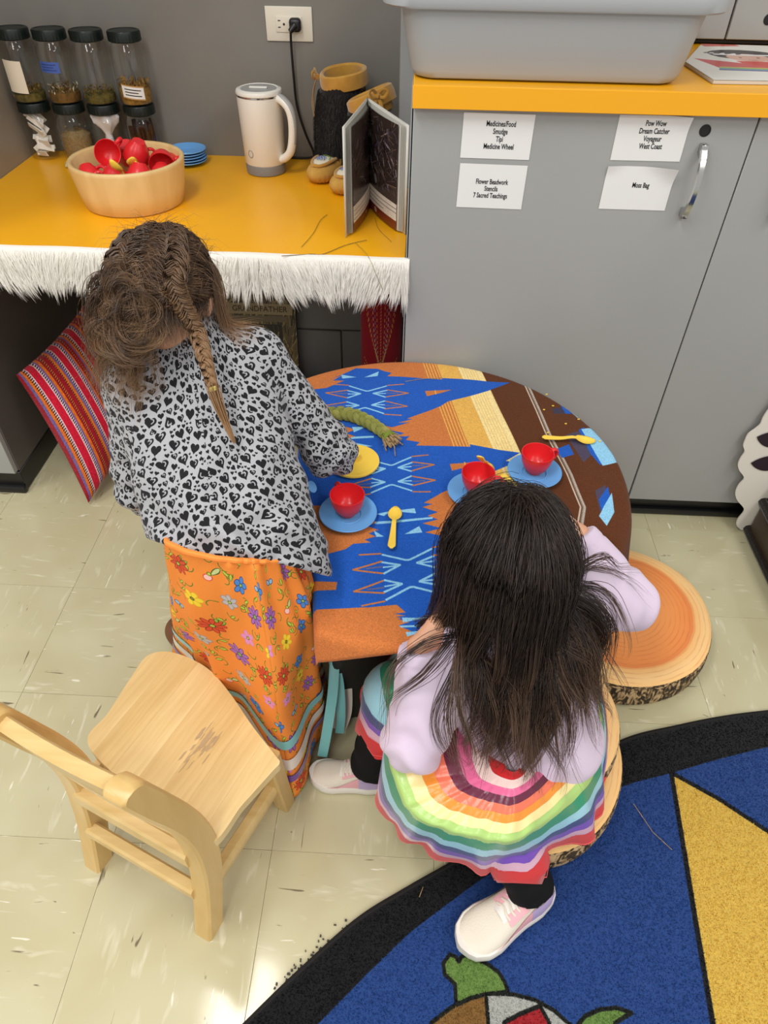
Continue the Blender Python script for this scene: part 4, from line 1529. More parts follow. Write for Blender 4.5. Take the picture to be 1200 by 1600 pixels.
    for t0, t1, col in ((0.470, 0.520, LB), (0.520, 0.545, BL), (0.585, 0.588, (190, 170, 140)), (0.593, 0.596, (190, 170, 140)), (0.615, 0.619, G), (0.624, 0.628, G), (0.633, 0.637, G), (0.642, 0.646, CR), (0.66, 0.69, LB), (0.69, 0.697, BL), (0.70, 0.80, LB)):
        o0 = np.array((TCX, TCY))+dd*t0
        o1 = np.array((TCX, TCY))+dd*t1
        lim = 0.16 if t0 < 0.55 else 0.6
        c.poly(w([o0-ee*lim, o0+ee*0.5*lim, o1+ee*0.5*lim, o1-ee*lim]), col)
    c.noise(0.05)
    c.noise(0.03, 3)
    return c.image('blanket_print')


M_blanket = print_mat('fleece_blanket', blanket_print(), 0.95, 0.1, bump=(500, 0.5, 0.0015), sheen=0.08)
th = D(11)
e1, e2 = np.array([math.cos(th), math.sin(th)]), np.array([-math.sin(th), math.cos(th)])
na, nb = 150, 130
A = np.linspace(-0.262, 0.66, na)
B = np.linspace(-0.412, 0.425, nb)
AA, BBg = np.meshgrid(A, B, indexing='ij')
# the far and near hems round off a little
flat = np.stack([TCX+AA*e1[0]+BBg*e2[0], TCY+AA*e1[1]+BBg*e2[1]], -1)
RC = TR+0.002
rho = np.hypot(AA, BBg)
phi = np.arctan2(BBg, AA)
k = np.minimum(1, RC/np.maximum(rho, 1e-6))
ca, cb = np.maximum(AA*k, TA-0.002), BBg*k
cb = np.clip(BBg, -1, 1)*np.where(AA*k < TA-0.002, 1, k)
cb = np.clip(cb, -math.sqrt(RC**2-TA**2), math.sqrt(RC**2-TA**2))*(AA*k < TA-.002)+BBg*k*(AA*k >= TA-.002)
da, db = AA-ca, BBg-cb
drop = np.hypot(da, db)
limd = 0.17*(1-0.25*np.clip(-phi-0.2, 0, 1))
dirn = np.stack([da, db], -1)/np.maximum(drop, 1e-9)[..., None]
rad = 0.016
ang = np.minimum(drop/rad, PI/2)
drop = np.where(drop > limd, limd+0.12*(drop-limd), drop)
hx = rad*np.sin(ang)*0.55
hz = rad*(1-np.cos(ang)) + np.maximum(drop-rad*PI/2, 0)
fold = (0.5+0.5*np.sin(phi*9+0.6))*np.clip(drop/0.2, 0, 1)*0.028+0.006*np.clip(drop/.1, 0, 1)
qa = ca+dirn[..., 0]*(hx+fold)
qb = cb+dirn[..., 1]*(hx+fold)
X = TCX+qa*e1[0]+qb*e2[0]
Yy = TCY+qa*e1[1]+qb*e2[1]
Yy = np.minimum(Yy, 1.4345)
Zz = TZ+0.004-hz
Zz = Zz+0.0012*np.sin(X*40+Yy*13)*np.sin(Yy*31)*(drop < .001)
Pc = np.stack([X, Yy, np.maximum(Zz, 0.02)], -1)
UV = np.stack([(flat[..., 0]-BX0)*BS/BW_, (flat[..., 1]-BY0)*BS/BH_], -1)
bt = MB().grid(Pc, UV).obj('blanket', M_blanket, None, angle=180)
md = bt.modifiers.new('thick', 'SOLIDIFY')
md.thickness, md.offset = 0.003, -1
tag(bt, 'blue, orange and brown patterned fleece blanket spread over the low half round table', 'blanket')

# ------------------------------------------------------------------ tea things on the blanket
TT = TZ+0.0052
GT = 'tea set laid on the blanket'
s1 = (-0.0968, 0.8947, 0.492)
s2 = (0.2534, 1.033, 0.492)
s3 = (0.136, 0.9681, 0.492)
new_saucer('blue toy saucer at the near left of the blanket, under the red cup', (s1[0], s1[1], TT), GT)
new_saucer('blue toy saucer on the brown part of the blanket, under the right hand cup', (s2[0], s2[1], TT), GT)
new_saucer('blue toy saucer half hidden by the head of the seated child', (s3[0], s3[1], TT), GT)
new_cup('red toy cup on the near left saucer, beside the lone yellow spoon', (s1[0]-0.001, s1[1]+0.004, TT+0.0048), (0, 0, D(120)), GT)
new_cup('red toy cup on the right hand saucer, handle towards the spoon', (s2[0]+0.001, s2[1]+0.006, TT+0.0048), (0, 0, D(28)), GT)
new_cup('red toy cup with a yellow spoon standing in it', (s3[0]+0.002, s3[1]+0.006, TT+0.0048), (0, 0, D(-12)), GT)
new_spoon('yellow toy spoon lying alone on the blue near the left cup', ((-0.0133, 0.8668, 0.492)[0], (-0.0133, 0.8668, 0.492)[1], TT), (0, 0, D(178)), GT)
new_spoon('yellow toy spoon lying on the brown and light blue right of the blanket', ((0.3365, 1.1441, 0.492)[0], (0.3365, 1.1441, 0.492)[1], TT+0.0002), (0, 0, D(90)), GT)
sp4 = (0.2084, 1, 0.492)
new_spoon('yellow toy spoon lying between the two saucers by the seated child', (sp4[0]+0.014, sp4[1]-0.022, TT+0.0003), (0, 0, D(38)), GT)
new_spoon('yellow toy spoon standing up inside a red cup', (s3[0]+0.012, s3[1]+0.018, TT+0.054), (D(48), D(6), D(160)), GT)

pl = thing('pot_lid', 'round yellow toy pot lid with a knob, beside the elbow of the standing child', 'lid', ((-0.0983, 1.0457, 0.494)[0], (-0.0983, 1.0457, 0.494)[1], TT), 0)
MB().lathe([(0.001, 0.001), (0.040, 0.0), (0.0475, 0.001), (0.0505, 0.0045), (0.0500, 0.0075), (0.0465, 0.0085), (0.0435, 0.0072), (0.036, 0.0078), (0.015, 0.0115), (0.001, 0.012)], 56).obj('lid_disc', M_yel, pl)
MB().lathe([(0.0095, 0.011), (0.0088, 0.016), (0.0125, 0.021), (0.0128, 0.0245), (0.011, 0.026), (0.001, 0.0262)], 32).obj('knob', M_yel, pl)

tp = thing('toy_teapot', 'light blue toy teapot behind the arm of the standing child, spout showing', 'teapot', ((-0.159, 0.9001, 0.555)[0]-0.092, (-0.159, 0.9001, 0.555)[1]+0.0195, TT), D(-12))
MB().lathe([(0.001, 0), (0.030, 0), (0.034, 0.003), (0.046, 0.02), (0.050, 0.036), (0.045, 0.055), (0.034, 0.066), (0.033, 0.070), (0.030, 0.069), (0.001, 0.060)], 40).obj('pot_body', M_sky, tp)
sp = catmull([(0.042, 0, 0.018), (0.062, 0, 0.030), (0.078, 0, 0.052), (0.092, 0, 0.062)], 16)
spo = MB().tube(sp, np.linspace(0.017, 0.0085, 16), 16, caps=False, up=(0, 1, 0)).obj('spout', M_sky, tp)
MB().tube(np.array([(0.0905, 0, 0.0605), (0.094, 0, 0.0633)]), [0.0095, 0.0112], 16, True).obj('spout_lip', M_sky, spo)
MB().tube(catmull([(-0.044, 0, 0.054), (-0.066, 0, 0.058), (-0.078, 0, 0.04), (-0.066, 0, 0.02), (-0.044, 0, 0.02)], 20), 0.0055, 10, up=(0, 1, 0)).obj('handle', M_sky, tp)

# braid of sweetgrass
M_sg = [pm('dried_grass_green', (146, 146, 76), 0.75, 0.2, var=((130, 134, 68), 60, (1, 1, 1))), pm('dried_grass_pale', (160, 157, 88), 0.75, 0.2, var=((140, 142, 76), 60)), pm('dried_grass_straw', (186, 158, 116), 0.8, 0.2, var=((150, 122, 84), 120)), pm('grass_tie', (120, 138, 52), 0.7, 0.2)]
sgp = [(-0.1841, 1.1782, 0.506), (-0.1547, 1.1939, 0.506), (-0.1207, 1.1938, 0.506), (-0.0856, 1.1754, 0.506), (-0.0573, 1.1503, 0.506), (-0.0378, 1.1275, 0.506)]
sg = thing('grass_braid', 'dried green grass braid lying across the blanket behind the yellow lid', 'braid', (sgp[0][0], sgp[0][1], TT))


def world_of(o):
    m = o.matrix_basis.copy()
    if o.parent:
        m = world_of(o.parent) @ o.matrix_parent_inverse @ m
    return m


def keep_world(o, root):
    """hang a part that was built in world coordinates on its parent without moving it"""
    o.matrix_parent_inverse = world_of(o.parent).inverted()
    return o


path = catmull([(p[0], p[1], TT+0.011) for p in sgp], 60)
g = np.random.default_rng(4)
for k, (pts, rd) in enumerate(plait(path, [0.0095, 0.0095, 0.007], [0.0072, 0.0072, 0.0062], 0.050, 18)):
    b = MB().tube(pts, rd*0.86, 10)
    T = nrm(np.gradient(pts, axis=0))
    X_ = nrm(np.cross(T, [0, 0, 1]))
    Z_ = np.cross(X_, T)
    for q in range(13):
        a = 2*PI*q/13
        tw = a+np.linspace(0, 2.2, len(pts))
        b.tube(pts+(X_*np.cos(tw)[:, None]+Z_*np.sin(tw)[:, None])*(rd*0.8)[:, None], rd*0.24, 5)
    keep_world(b.obj('strand', [M_sg[0] if k != 1 else M_sg[1]], sg), sg)
end = np.array(path[-1])
ddv = nrm(np.array(path[-1])-np.array(path[-6]))
b = MB()
t25 = np.linspace(0, 2*PI, 22)
sx = nrm(np.cross(ddv, [0, 0, 1]))
sz = np.cross(sx, ddv)
for q in range(5):
    cpt = end+ddv*(0.0015+0.0032*q)
    b.tube([cpt+sx*0.0125*math.cos(a)+sz*0.0105*math.sin(a)+ddv*0.002*math.sin(a+q) for a in t25], 0.0016, 6)
keep_world(b.obj('tie', M_sg[3], sg), sg)
b = MB()
for q in range(52):
    a, rr_ = g.uniform(0, 2*PI), 0.011*math.sqrt(g.uniform())
    p0 = end-ddv*0.008+sx*rr_*math.cos(a)*.8+sz*rr_*math.sin(a)*.7
    L = g.uniform(0.026, 0.046)
    p1 = p0+ddv*L+sx*g.normal(0, .006)+sx*(rr_*math.cos(a))*.9+np.array([0, 0, g.uniform(-.004, .003)])
    p1[2] = max(p1[2], TT+0.0015)
    b.tube([p0, (p0+p1)/2+[0, 0, .001], p1], g.uniform(.0008, .0016), 5)
b.tube([end-sx*.009-ddv*.03, end-sx*.014-ddv*.005, end-sx*.011+ddv*.012], .0016, 5)
b.tube([end+sx*.004, end+ddv*.04+sx*.010, end+ddv*.058+sx*.021-[0, 0, .008]], .0009, 5)
keep_world(b.obj('frayed_end', M_sg[2], sg), sg)
# light threads and crumbs on the cloth
for lab, p, q in (('pale thread lying on the blue spear of the blanket near the far edge', (-0.0049, 1.3433, 0.4925), (0.0786, 1.365, 0.4925)),):
    tag(MB().tube([(p[0], p[1], TT+.001), ((p[0]+q[0])/2, (p[1]+q[1])/2+.004, TT+.001), (q[0], q[1], TT+.001)], 0.0006, 5).obj('grass_straw', M_sg[2]), lab, 'straw')
cr = MB()
for (u, v) in ([(0.3126, 1.3125), (0.3211, 1.2683), (0.2996, 1.2524), (0.3397, 1.2035), (0.3695, 1.2215), (0.2976, 1.1693), (0.4012, 1.1476)]):
    cr.box((u, v, TT+0.0012), (0.0045, 0.0022, 0.0018), 0, 1)
tag(cr.obj('crumbs', M_yel), 'tiny yellow crumbs scattered on the brown part of the blanket', 'crumbs', None, 'stuff')

# ================================================================== UNDER THE COUNTER
def old_book_print():
    c = Canvas(300, 440, (92, 80, 58))
    g = np.random.default_rng(17)
    for _ in range(380):
        x, y = g.uniform(0, 300), g.uniform(0, 440)
        a, L = g.normal(1.4, 0.5), g.uniform(20, 90)
        col = [(58, 50, 34), (128, 112, 74), (38, 34, 26), (104, 92, 52), (150, 134, 92)][g.integers(0, 5)]
        c.line([(x, y), (x+L*math.cos(a), y+L*math.sin(a))], g.uniform(2, 7), col)
    c.poly([(8, 312), (286, 312), (286, 354), (8, 354)], (150, 138, 108))
    c.poly([(10, 284), (262, 284), (262, 306), (10, 306)], (106, 96, 76))
    c.poly([(8, 20), (238, 20), (238, 274), (8, 274)], (36, 32, 26))
    for _ in range(90):
        x, y = g.uniform(12, 225), g.uniform(30, 250)
        a, L = g.normal(1.5, 0.3), g.uniform(20, 80)
        col = [(120, 108, 72), (66, 60, 42), (154, 146, 112)][g.integers(0, 3)]
        c.line([(x, y), (x+L*math.cos(a), min(y+L*math.sin(a), 270))], g.uniform(2, 7), col)
    c.noise(0.08)
    return c.image('old_book_cover')


M_darkbook = pm('dark_book_edge', (48, 44, 38), 0.5)
ob = thing('old_book', 'dark hardback with a title band, standing against the block wall under the counter', 'book', (-0.488, 2.026, 0.0))
ob.rotation_euler = (D(-6), 0, 0)
MB().box((0, 0.012, 0.192), (0.23, 0.016, 0.383), 0.001, 1).obj('cover', M_darkbook, ob)
q = [(-0.114, 0.0037, 0.001), (0.114, 0.0037, 0.001), (0.114, 0.0037, 0.382), (-0.114, 0.0037, 0.382)]
face = MB().add(q, [(0, 1, 2, 3)], 0, [(0, 0), (1, 0), (1, 1), (0, 1)]).obj('cover_print', print_mat('old_book_print', old_book_print(), 0.35, 0.4), ob)
M_gold_ink = pm('brown_gold_ink', (70, 56, 38), 0.6)
text_part('title', 'GRANDFATHER', 0.026, Matrix.Translation((-0.003, 0.0032, 0.289)) @ Matrix.Rotation(PI/2, 4, 'X'), M_gold_ink, face, 0.98, 0.0002)

# red cushion with stitched curves
def red_print():
    c = Canvas(420, 520, (150, 22, 42))
    g = np.random.default_rng(2)
    cols = [(214, 170, 70), (120, 150, 190), (230, 216, 190), (190, 90, 60), (110, 60, 120), (220, 190, 90)]
    for side in (1, -1):
        for k in range(7):
            pts = []
            for s in np.linspace(0, 1, 40):
                pts.append((210+side*(8+(30+20*k)*math.sin(PI*0.5*s)**1.3), 120+34*k*0.4+360*s**1.4))
            for i in range(0, 39, 2):
                c.line(pts[i:i+2], 4.5, cols[k % 6])
        for k in range(5):
            pts = [(210+side*(6+150*s), 40+26*k+70*s**2.2) for s in np.linspace(0, 1, 30)]
            for i in range(0, 29, 2):
                c.line(pts[i:i+2], 4.5, cols[(k+2) % 6])
    for y in range(20, 500, 12):
        c.line([(208, y), (214, y+7)], 4, (206, 170, 120))
    c.noise(0.06)
    return c.image('red_embroidery')


M_redc = print_mat('red_embroidered_cloth', red_print(), 0.9, 0.2, sheen=0.2)
rc = MB()
P, UVs = [], []
n, m = 26, 40
for i in range(n):
    v = i/(n-1)
    row, ru = [], []
    sq = (1-abs(2*v-1)**5)**0.5
    for j in range(m):
        a = 2*PI*j/m
        # flattened pillow section, front faces -Y
        x = 0.066*np.sign(math.cos(a))*abs(math.cos(a))**0.8*(0.45+0.55*sq)
        y = 0.050*math.sin(a)*(0.2+0.8*sq)
        row.append((x, y, 0.02+0.44*v))
        ru.append((0.5+x/0.14, v))
    P.append(row)
    UVs.append(ru)
rc.grid(P, UVs, closed=True)
rc.add(P[0], [tuple(range(m))]).add(P[-1], [tuple(range(m))])
o = rc.obj('red_cushion', M_redc, None, loc=(-0.088, 1.965, 0.0), angle=60)
tag(o, 'dark red cushion with coloured stitched curves, upright under the counter end', 'cushion')
# grey fluffy piece on the floor beside it
g = np.random.default_rng(6)
N = 1500
ctr = np.array([-0.355, 2.0, 0.0])
a, q = g.uniform(0, 2*PI, N), np.sqrt(g.uniform(0, 1, N))
p0 = ctr+np.stack([q*np.cos(a)*0.09, q*np.sin(a)*0.05, 0.002+0.03*(1-q**2)], 1)
dd = nrm(np.stack([np.cos(a)*q+g.normal(0, .4, N), np.sin(a)*q+g.normal(0, .4, N)-.3, g.uniform(.2, .9, N)], 1))
L = g.uniform(.012, .03, (N, 1))
pts = np.stack([p0, p0+dd*L*.6, p0+dd*L+[0, 0, -.004]], 1)
pts[..., 2] = np.maximum(pts[..., 2], 0.001)
V, F, _ = strands(pts, 0.0006, .6)
fs = thing('fur_scrap', 'small grey fluffy fur piece on the floor by the old book', 'fur', tuple(ctr))
M_gfur = pm('grey_fur', (150, 146, 138), 0.9, 0.1)
keep_world(fast_mesh('tufts', V, F, M_gfur, fs), fs)['kind'] = 'stuff'
keep_world(MB().lathe([(0.002, 0.0005), (0.085, 0.001), (0.07, 0.018), (0.002, 0.03)], 24, tuple(ctr), Matrix.Translation(ctr) @ Matrix.Diagonal((1, .55, 1, 1)) @ Matrix.Translation(-ctr)).obj('backing', M_gfur, fs), fs)

# ------------------------------------------------------------------ striped woven cushion
def stripe_print():
    c = Canvas(512, 256, (150, 24, 40))
    R_, N_, O_, P_, W_, K_, B_ = (196, 26, 52), (40, 38, 62), (214, 108, 34), (112, 92, 148), (226, 196, 196), (60, 24, 24), (150, 26, 38)
    seq = [(B_, 10), (P_, 8), (O_, 9), (K_, 5), (N_, 8), (W_, 4), (R_, 30), (W_, 4), (N_, 9), (P_, 9), (O_, 12), (B_, 8), (K_, 6), (B_, 22), (K_, 5), (O_, 10), (P_, 9), (N_, 9), (W_, 4), (R_, 28), (W_, 4), (N_, 8), (P_, 7), (O_, 7), (B_, 7), (K_, 5)]
    tot = sum(x[1] for x in seq)
    y = 0
    for col, t in seq:
        h = t/tot*256
        c.poly([(0, y), (512, y), (512, y+h), (0, y+h)], col)
        y += h
    y = 0
    for col, t in seq:                       # woven dashes where navy meets white
        h = t/tot*256
        if col in (N_, K_):
            for x in range(0, 512, 9):
                c.poly([(x, y), (x+4, y), (x+7, y+h+3), (x+3, y+h+3)], (222, 190, 190) if col == N_ else (206, 120, 50))
        y += h
    c.noise(0.10, 2)
    return c.image('woven_stripes')


M_strip = print_mat('striped_woven_cloth', stripe_print(), 0.95, 0.1, bump=(350, 0.7, 0.002), sheen=0.2, scale=(1.0, 2.0))
# corners of the cushion: low tip on the floor, left corner against the cabinet side, top, right
cA, cB, cC, cD_ = np.array([-0.895, 1.40, 0.012]), np.array([-1.055, 1.55, 0.335]), np.array([-0.955, 1.86, 0.40]), np.array([-0.755, 1.70, 0.115])
nn = nrm(np.cross(cB-cA, cD_-cA))
if nn[2] < 0:
    nn = -nn
n = 34
Pt, Pb, UVs = [], [], []
for i in range(n):
    r1, r2, ru = [], [], []
    for j in range(n):
        u, v = i/(n-1), j/(n-1)
        pin = 0.030
        uu, vv = 2*u-1, 2*v-1
        us, vs = uu*(1-pin*(1-vv*vv)*2), vv*(1-pin*(1-uu*uu)*2)
        U_, V_ = (us+1)/2, (vs+1)/2
        p = cA*(1-U_)*(1-V_)+cD_*U_*(1-V_)+cC*U_*V_+cB*(1-U_)*V_
        h = 0.082*((1-uu**2)*(1-vv**2))**0.42
        h += 0.003*math.sin(9*u+4*v)*(1-uu**2)
        r1.append(p+nn*h)
        r2.append(p-nn*h*0.9)
        ru.append((v, u))
    Pt.append(r1)
    Pb.append(r2)
    UVs.append(ru)
Pt, Pb = np.array(Pt), np.array(Pb)
Pt[..., 0] = np.maximum(Pt[..., 0], XL+.008)
Pb[..., 0] = np.maximum(Pb[..., 0], XL+.004)
Pt[..., 2] = np.maximum(Pt[..., 2], 0.004)
Pb[..., 2] = np.maximum(Pb[..., 2], 0.002)
cs = MB().grid(Pt, UVs).grid(Pb[::-1], UVs[::-1])
o = cs.obj('striped_cushion', M_strip, None, angle=180)
tag(o, 'red and multicoloured striped woven cushion leaning against the low cabinet side', 'cushion')

# ================================================================== LOG SLICE FLOOR CUSHIONS
def log_top_mat():
    m, nt, b = new_mat('printed_wood_rings')
    tc = nd(nt, 'ShaderNodeTexCoord')
    sep = nd(nt, 'ShaderNodeVectorMath', operation='MULTIPLY')
    sep.inputs[1].default_value = (1, 1, 0)
    nt.links.new(tc.outputs['Object'], sep.inputs[0])
    no = nd(nt, 'ShaderNodeTexNoise')
    no.inputs['Scale'].default_value = 6
    no.inputs['Detail'].default_value = 3
    nt.links.new(tc.outputs['Object'], no.inputs['Vector'])
    ln = nd(nt, 'ShaderNodeVectorMath', operation='LENGTH')
    nt.links.new(sep.outputs[0], ln.inputs[0])
    ma = nd(nt, 'ShaderNodeMath', operation='MULTIPLY_ADD')
    ma.inputs[1].default_value = 0.022
    nt.links.new(no.outputs[0], ma.inputs[0])
    nt.links.new(ln.outputs['Value'], ma.inputs[2])
    cr = nd(nt, 'ShaderNodeValToRGB')
    e = cr.color_ramp.elements
    e[0].position, e[0].color = 0.0, lin((240, 160, 92))
    e[1].position, e[1].color = 1.0, lin((250, 200, 132))
    for p_, c_ in ((0.40, (240, 156, 88)), (0.74, (236, 144, 76)), (0.80, (228, 134, 72)), (0.825, (242, 184, 114)), (0.92, (244, 200, 138))):
        x = e.new(p_)
        x.color = lin(c_)
    sc = nd(nt, 'ShaderNodeMath', operation='MULTIPLY')
    sc.inputs[1].default_value = 1/0.222
    nt.links.new(ma.outputs[0], sc.inputs[0])
    nt.links.new(sc.outputs[0], cr.inputs[0])
    wv = nd(nt, 'ShaderNodeMath', operation='MULTIPLY')
    wv.inputs[1].default_value = 560.0
    nt.links.new(ma.outputs[0], wv.inputs[0])
    sn = nd(nt, 'ShaderNodeMath', operation='SINE')
    nt.links.new(wv.outputs[0], sn.inputs[0])
    no2 = nd(nt, 'ShaderNodeTexNoise')
    no2.inputs['Scale'].default_value = 26
    nt.links.new(tc.outputs['Object'], no2.inputs['Vector'])
    mu = nd(nt, 'ShaderNodeMath', operation='MULTIPLY')
    nt.links.new(sn.outputs[0], mu.inputs[0])
    nt.links.new(no2.outputs[0], mu.inputs[1])
    mr = nd(nt, 'ShaderNodeMapRange')
    mr.inputs['From Min'].default_value, mr.inputs['From Max'].default_value = 0.28, 0.6
    mr.inputs['To Max'].default_value = 0.30
    nt.links.new(mu.outputs[0], mr.inputs['Value'])
    mx = nd(nt, 'ShaderNodeMix', data_type='RGBA')
    mx.inputs[7].default_value = lin((196, 92, 42))
    nt.links.new(mr.outputs[0], mx.inputs[0])
    nt.links.new(cr.outputs[0], mx.inputs[6])
    nt.links.new(mx.outputs[2], b.inputs['Base Color'])
    b.inputs['Roughness'].default_value = 0.85
    add_bump(nt, b, 500, 0.25, 0.001)
    return m


def bark_mat():
    m, nt, b = new_mat('printed_bark')
    tc = nd(nt, 'ShaderNodeTexCoord')
    mp = nd(nt, 'ShaderNodeMapping')
    mp.inputs['Scale'].default_value = (60, 2.2, 1)
    mp.inputs['Rotation'].default_value = (0, 0, 0.0)
    mp.inputs['Rotation'].default_value = (0, 0, 0.0)
    nt.links.new(tc.outputs['UV'], mp.inputs[0])
    no = nd(nt, 'ShaderNodeTexNoise')
    no.inputs['Scale'].default_value = 1.5
    no.inputs['Detail'].default_value = 3
    no.inputs['Distortion'].default_value = 1.6
    nt.links.new(mp.outputs[0], no.inputs['Vector'])
    cr = nd(nt, 'ShaderNodeValToRGB')
    e = cr.color_ramp.elements
    e[0].position, e[0].color = 0.40, lin((48, 38, 24))
    e[1].position, e[1].color = 0.62, lin((208, 178, 132))
    x = e.new(0.48)
    x.color = lin((92, 72, 46))
    x = e.new(0.54)
    x.color = lin((176, 146, 104))
    nt.links.new(no.outputs[0], cr.inputs[0])
    nt.links.new(cr.outputs[0], b.inputs['Base Color'])
    b.inputs['Roughness'].default_value = 0.9
    return m


M_ring, M_barkp = log_top_mat(), bark_mat()
M_crack = pm('printed_crack', (52, 26, 16), 0.9)


def log_cushion(label, loc, r, h, rz=0.0, squash=1.0, crack=False, group='log slice floor cushions'):
    o = thing('log_cushion', label, 'cushion', loc, rz, group)
    n = 72
    t = np.linspace(0, 2*PI, n, endpoint=False)
    rr = r*(1+0.012*np.sin(3*t+1)+0.008*np.sin(5*t))
    circ = lambda q, z: np.c_[rr*q*np.cos(t), rr*q*np.sin(t)*squash, np.full(n, z)]
    top = [circ(0.001, h), circ(0.4, h+0.001), circ(0.85, h-0.0005), circ(0.955, h-0.004), circ(0.985, h-0.010)]
    MB().rings(top, True).obj('top_panel', M_ring, o, angle=180)
    sd = [circ(0.985, h-0.010), circ(1.0, h-0.018), circ(1.012, h*0.5), circ(1.0, 0.012), circ(0.97, 0.001)]
    P = np.array([np.vstack([s, s[:1]]) for s in sd])
    uv = np.stack(np.meshgrid(np.linspace(0, 1, len(sd)), np.linspace(0, 1, n+1), indexing='ij')[::-1], -1)
    MB().grid(P, uv).obj('bark_side', M_barkp, o, angle=180)
    MB().rings([circ(0.97, 0.001), circ(0.001, 0.001)], True).obj('bottom_panel', M_barkp, o)
    if crack:
        pts = [(-0.012, 0.010), (0.008, 0.004), (0.022, 0.001), (0.030, -0.007), (0.048, -0.012), (0.066, -0.022)]
        wd = [0.0012, 0.0042, 0.0026, 0.0030, 0.0018, 0.0004]
        P = [[(x, y-w_/2, h+0.0014), (x, y+w_/2, h+0.0014)] for (x, y), w_ in zip(pts, wd)]
        MB().grid(P).obj('crack', M_crack, o)
    return o


log_cushion('log slice floor cushion lying alone on the tiles right of the seated child', (0.522, 1.045, 0), 0.213, 0.088, 0.2, 1.0, True)
log_cushion('log slice cushion at the bottom of the stack under the seated child', (0.240, 0.684, 0.0140), 0.214, 0.084, 1.0)
log_cushion('log slice cushion on top of the stack, the seated child on it', (0.222, 0.712, 0.0982), 0.208, 0.084, 2.0)

# ================================================================== RUG
RUGH = 0.011
RCX, RCY, RRO, RRI = 1.19, -0.93, 1.79, 1.60
RX0, RY0, RS, RW, RH = -0.30, -0.02, 1000.0, 1500, 940


def rug_print():
    BLU, BLK, YEL, GRN, BRN, GRY, RED = (42, 74, 138), (26, 26, 28), (222, 186, 84), (108, 140, 70), (134, 98, 52), (176, 178, 172), (166, 40, 46)
    c = Canvas(RW, RH, BLK)
    w = lambda pts: [((x-RX0)*RS, (y-RY0)*RS) for x, y in pts]
    inner = [(-0.1579, 0.1618), (-0.0966, 0.2289), (-0.0291, 0.2951), (0.0444, 0.363), (0.1006, 0.4041), (0.1594, 0.4461), (0.221, 0.4879), (0.2858, 0.5352), (0.3536, 0.5825), (0.4172, 0.6253), (0.4934, 0.6543), (0.5699, 0.6773), (0.6782, 0.7135), (0.7959, 0.7484), (0.9451, 0.7858)]
    c.poly(w(inner+[(1.6, inner[-1][1]), (1.6, -0.2), (inner[0][0]-.1, -0.2)]), BLU)
    c.poly(w([(0.5713, 0.6773), (0.6524, 0.6274), (0.7315, 0.5658), (0.8219, 0.4913), (0.7248, 0.19), (0.5329, 0.1806), (0.532, 0.2603), (0.5447, 0.3985), (0.5586, 0.5401)]), YEL)
    c.line(w([(0.572, 0.6801), (0.5586, 0.5401), (0.5447, 0.3985), (0.532, 0.2603), (0.526, 0.1802)]), 9, BLK)
    c.line(w([(0.5716, 0.6787), (0.6528, 0.6287), (0.732, 0.567), (0.8224, 0.4924)]), 9, BLK)
    # turtle
    def shape(pts, col, lw=6):
        c.poly(w(pts), col)
        c.line(w(list(pts)+[pts[0]]), lw, (30, 32, 28))
    shape([(0.1217, 0.2619), (0.1204, 0.2918), (0.1036, 0.3045), (0.1016, 0.32), (0.1128, 0.3337), (0.1236, 0.3305), (0.1277, 0.3232), (0.1323, 0.3309), (0.1412, 0.3352), (0.1562, 0.3303), (0.1774, 0.322), (0.1939, 0.3118), (0.2035, 0.2977), (0.2068, 0.2854), (0.1727, 0.2802), (0.146, 0.2718)], GRN)
    shape([(0.3143, 0.2461), (0.3286, 0.2586), (0.3529, 0.2683), (0.3806, 0.2723), (0.4053, 0.2667), (0.394, 0.2618), (0.3768, 0.2525), (0.3574, 0.2309), (0.3198, 0.2168)], GRN)
    shell = [(0.0678, 0.2044), (0.082, 0.2378), (0.1143, 0.2598), (0.1461, 0.2736), (0.1781, 0.2813), (0.2149, 0.2823), (0.251, 0.2762), (0.2807, 0.263), (0.3038, 0.2447), (0.3147, 0.2166), (0.2808, 0.1533), (0.1068, 0.1447)]
    shape(shell, GRY)
    shape([(0.0678, 0.2044), (0.082, 0.2378), (0.1143, 0.2598), (0.1461, 0.2736), (0.1706, 0.2801), (0.1723, 0.239), (0.1483, 0.2083)], BRN)
    shape([(0.1972, 0.2436), (0.2251, 0.2568), (0.2575, 0.2687), (0.2694, 0.2472), (0.2754, 0.2146), (0.2088, 0.2113)], RED)
    c.noise(0.04)
    return c.image('rug_design')


rug_img = rug_print()
M_rug = print_mat('rug_wool', rug_img, 0.95, 0.1, bump=(700, 0.9, 0.003), sheen=0.15)
M_rugedge = pm('rug_binding', (38, 36, 36), 0.85, 0.2, bump=(300, 0.6, 0.002))
rug = thing('area_rug', 'round blue rug with a black border, a yellow wedge and a turtle', 'rug', (0.9, 0.3, 0))
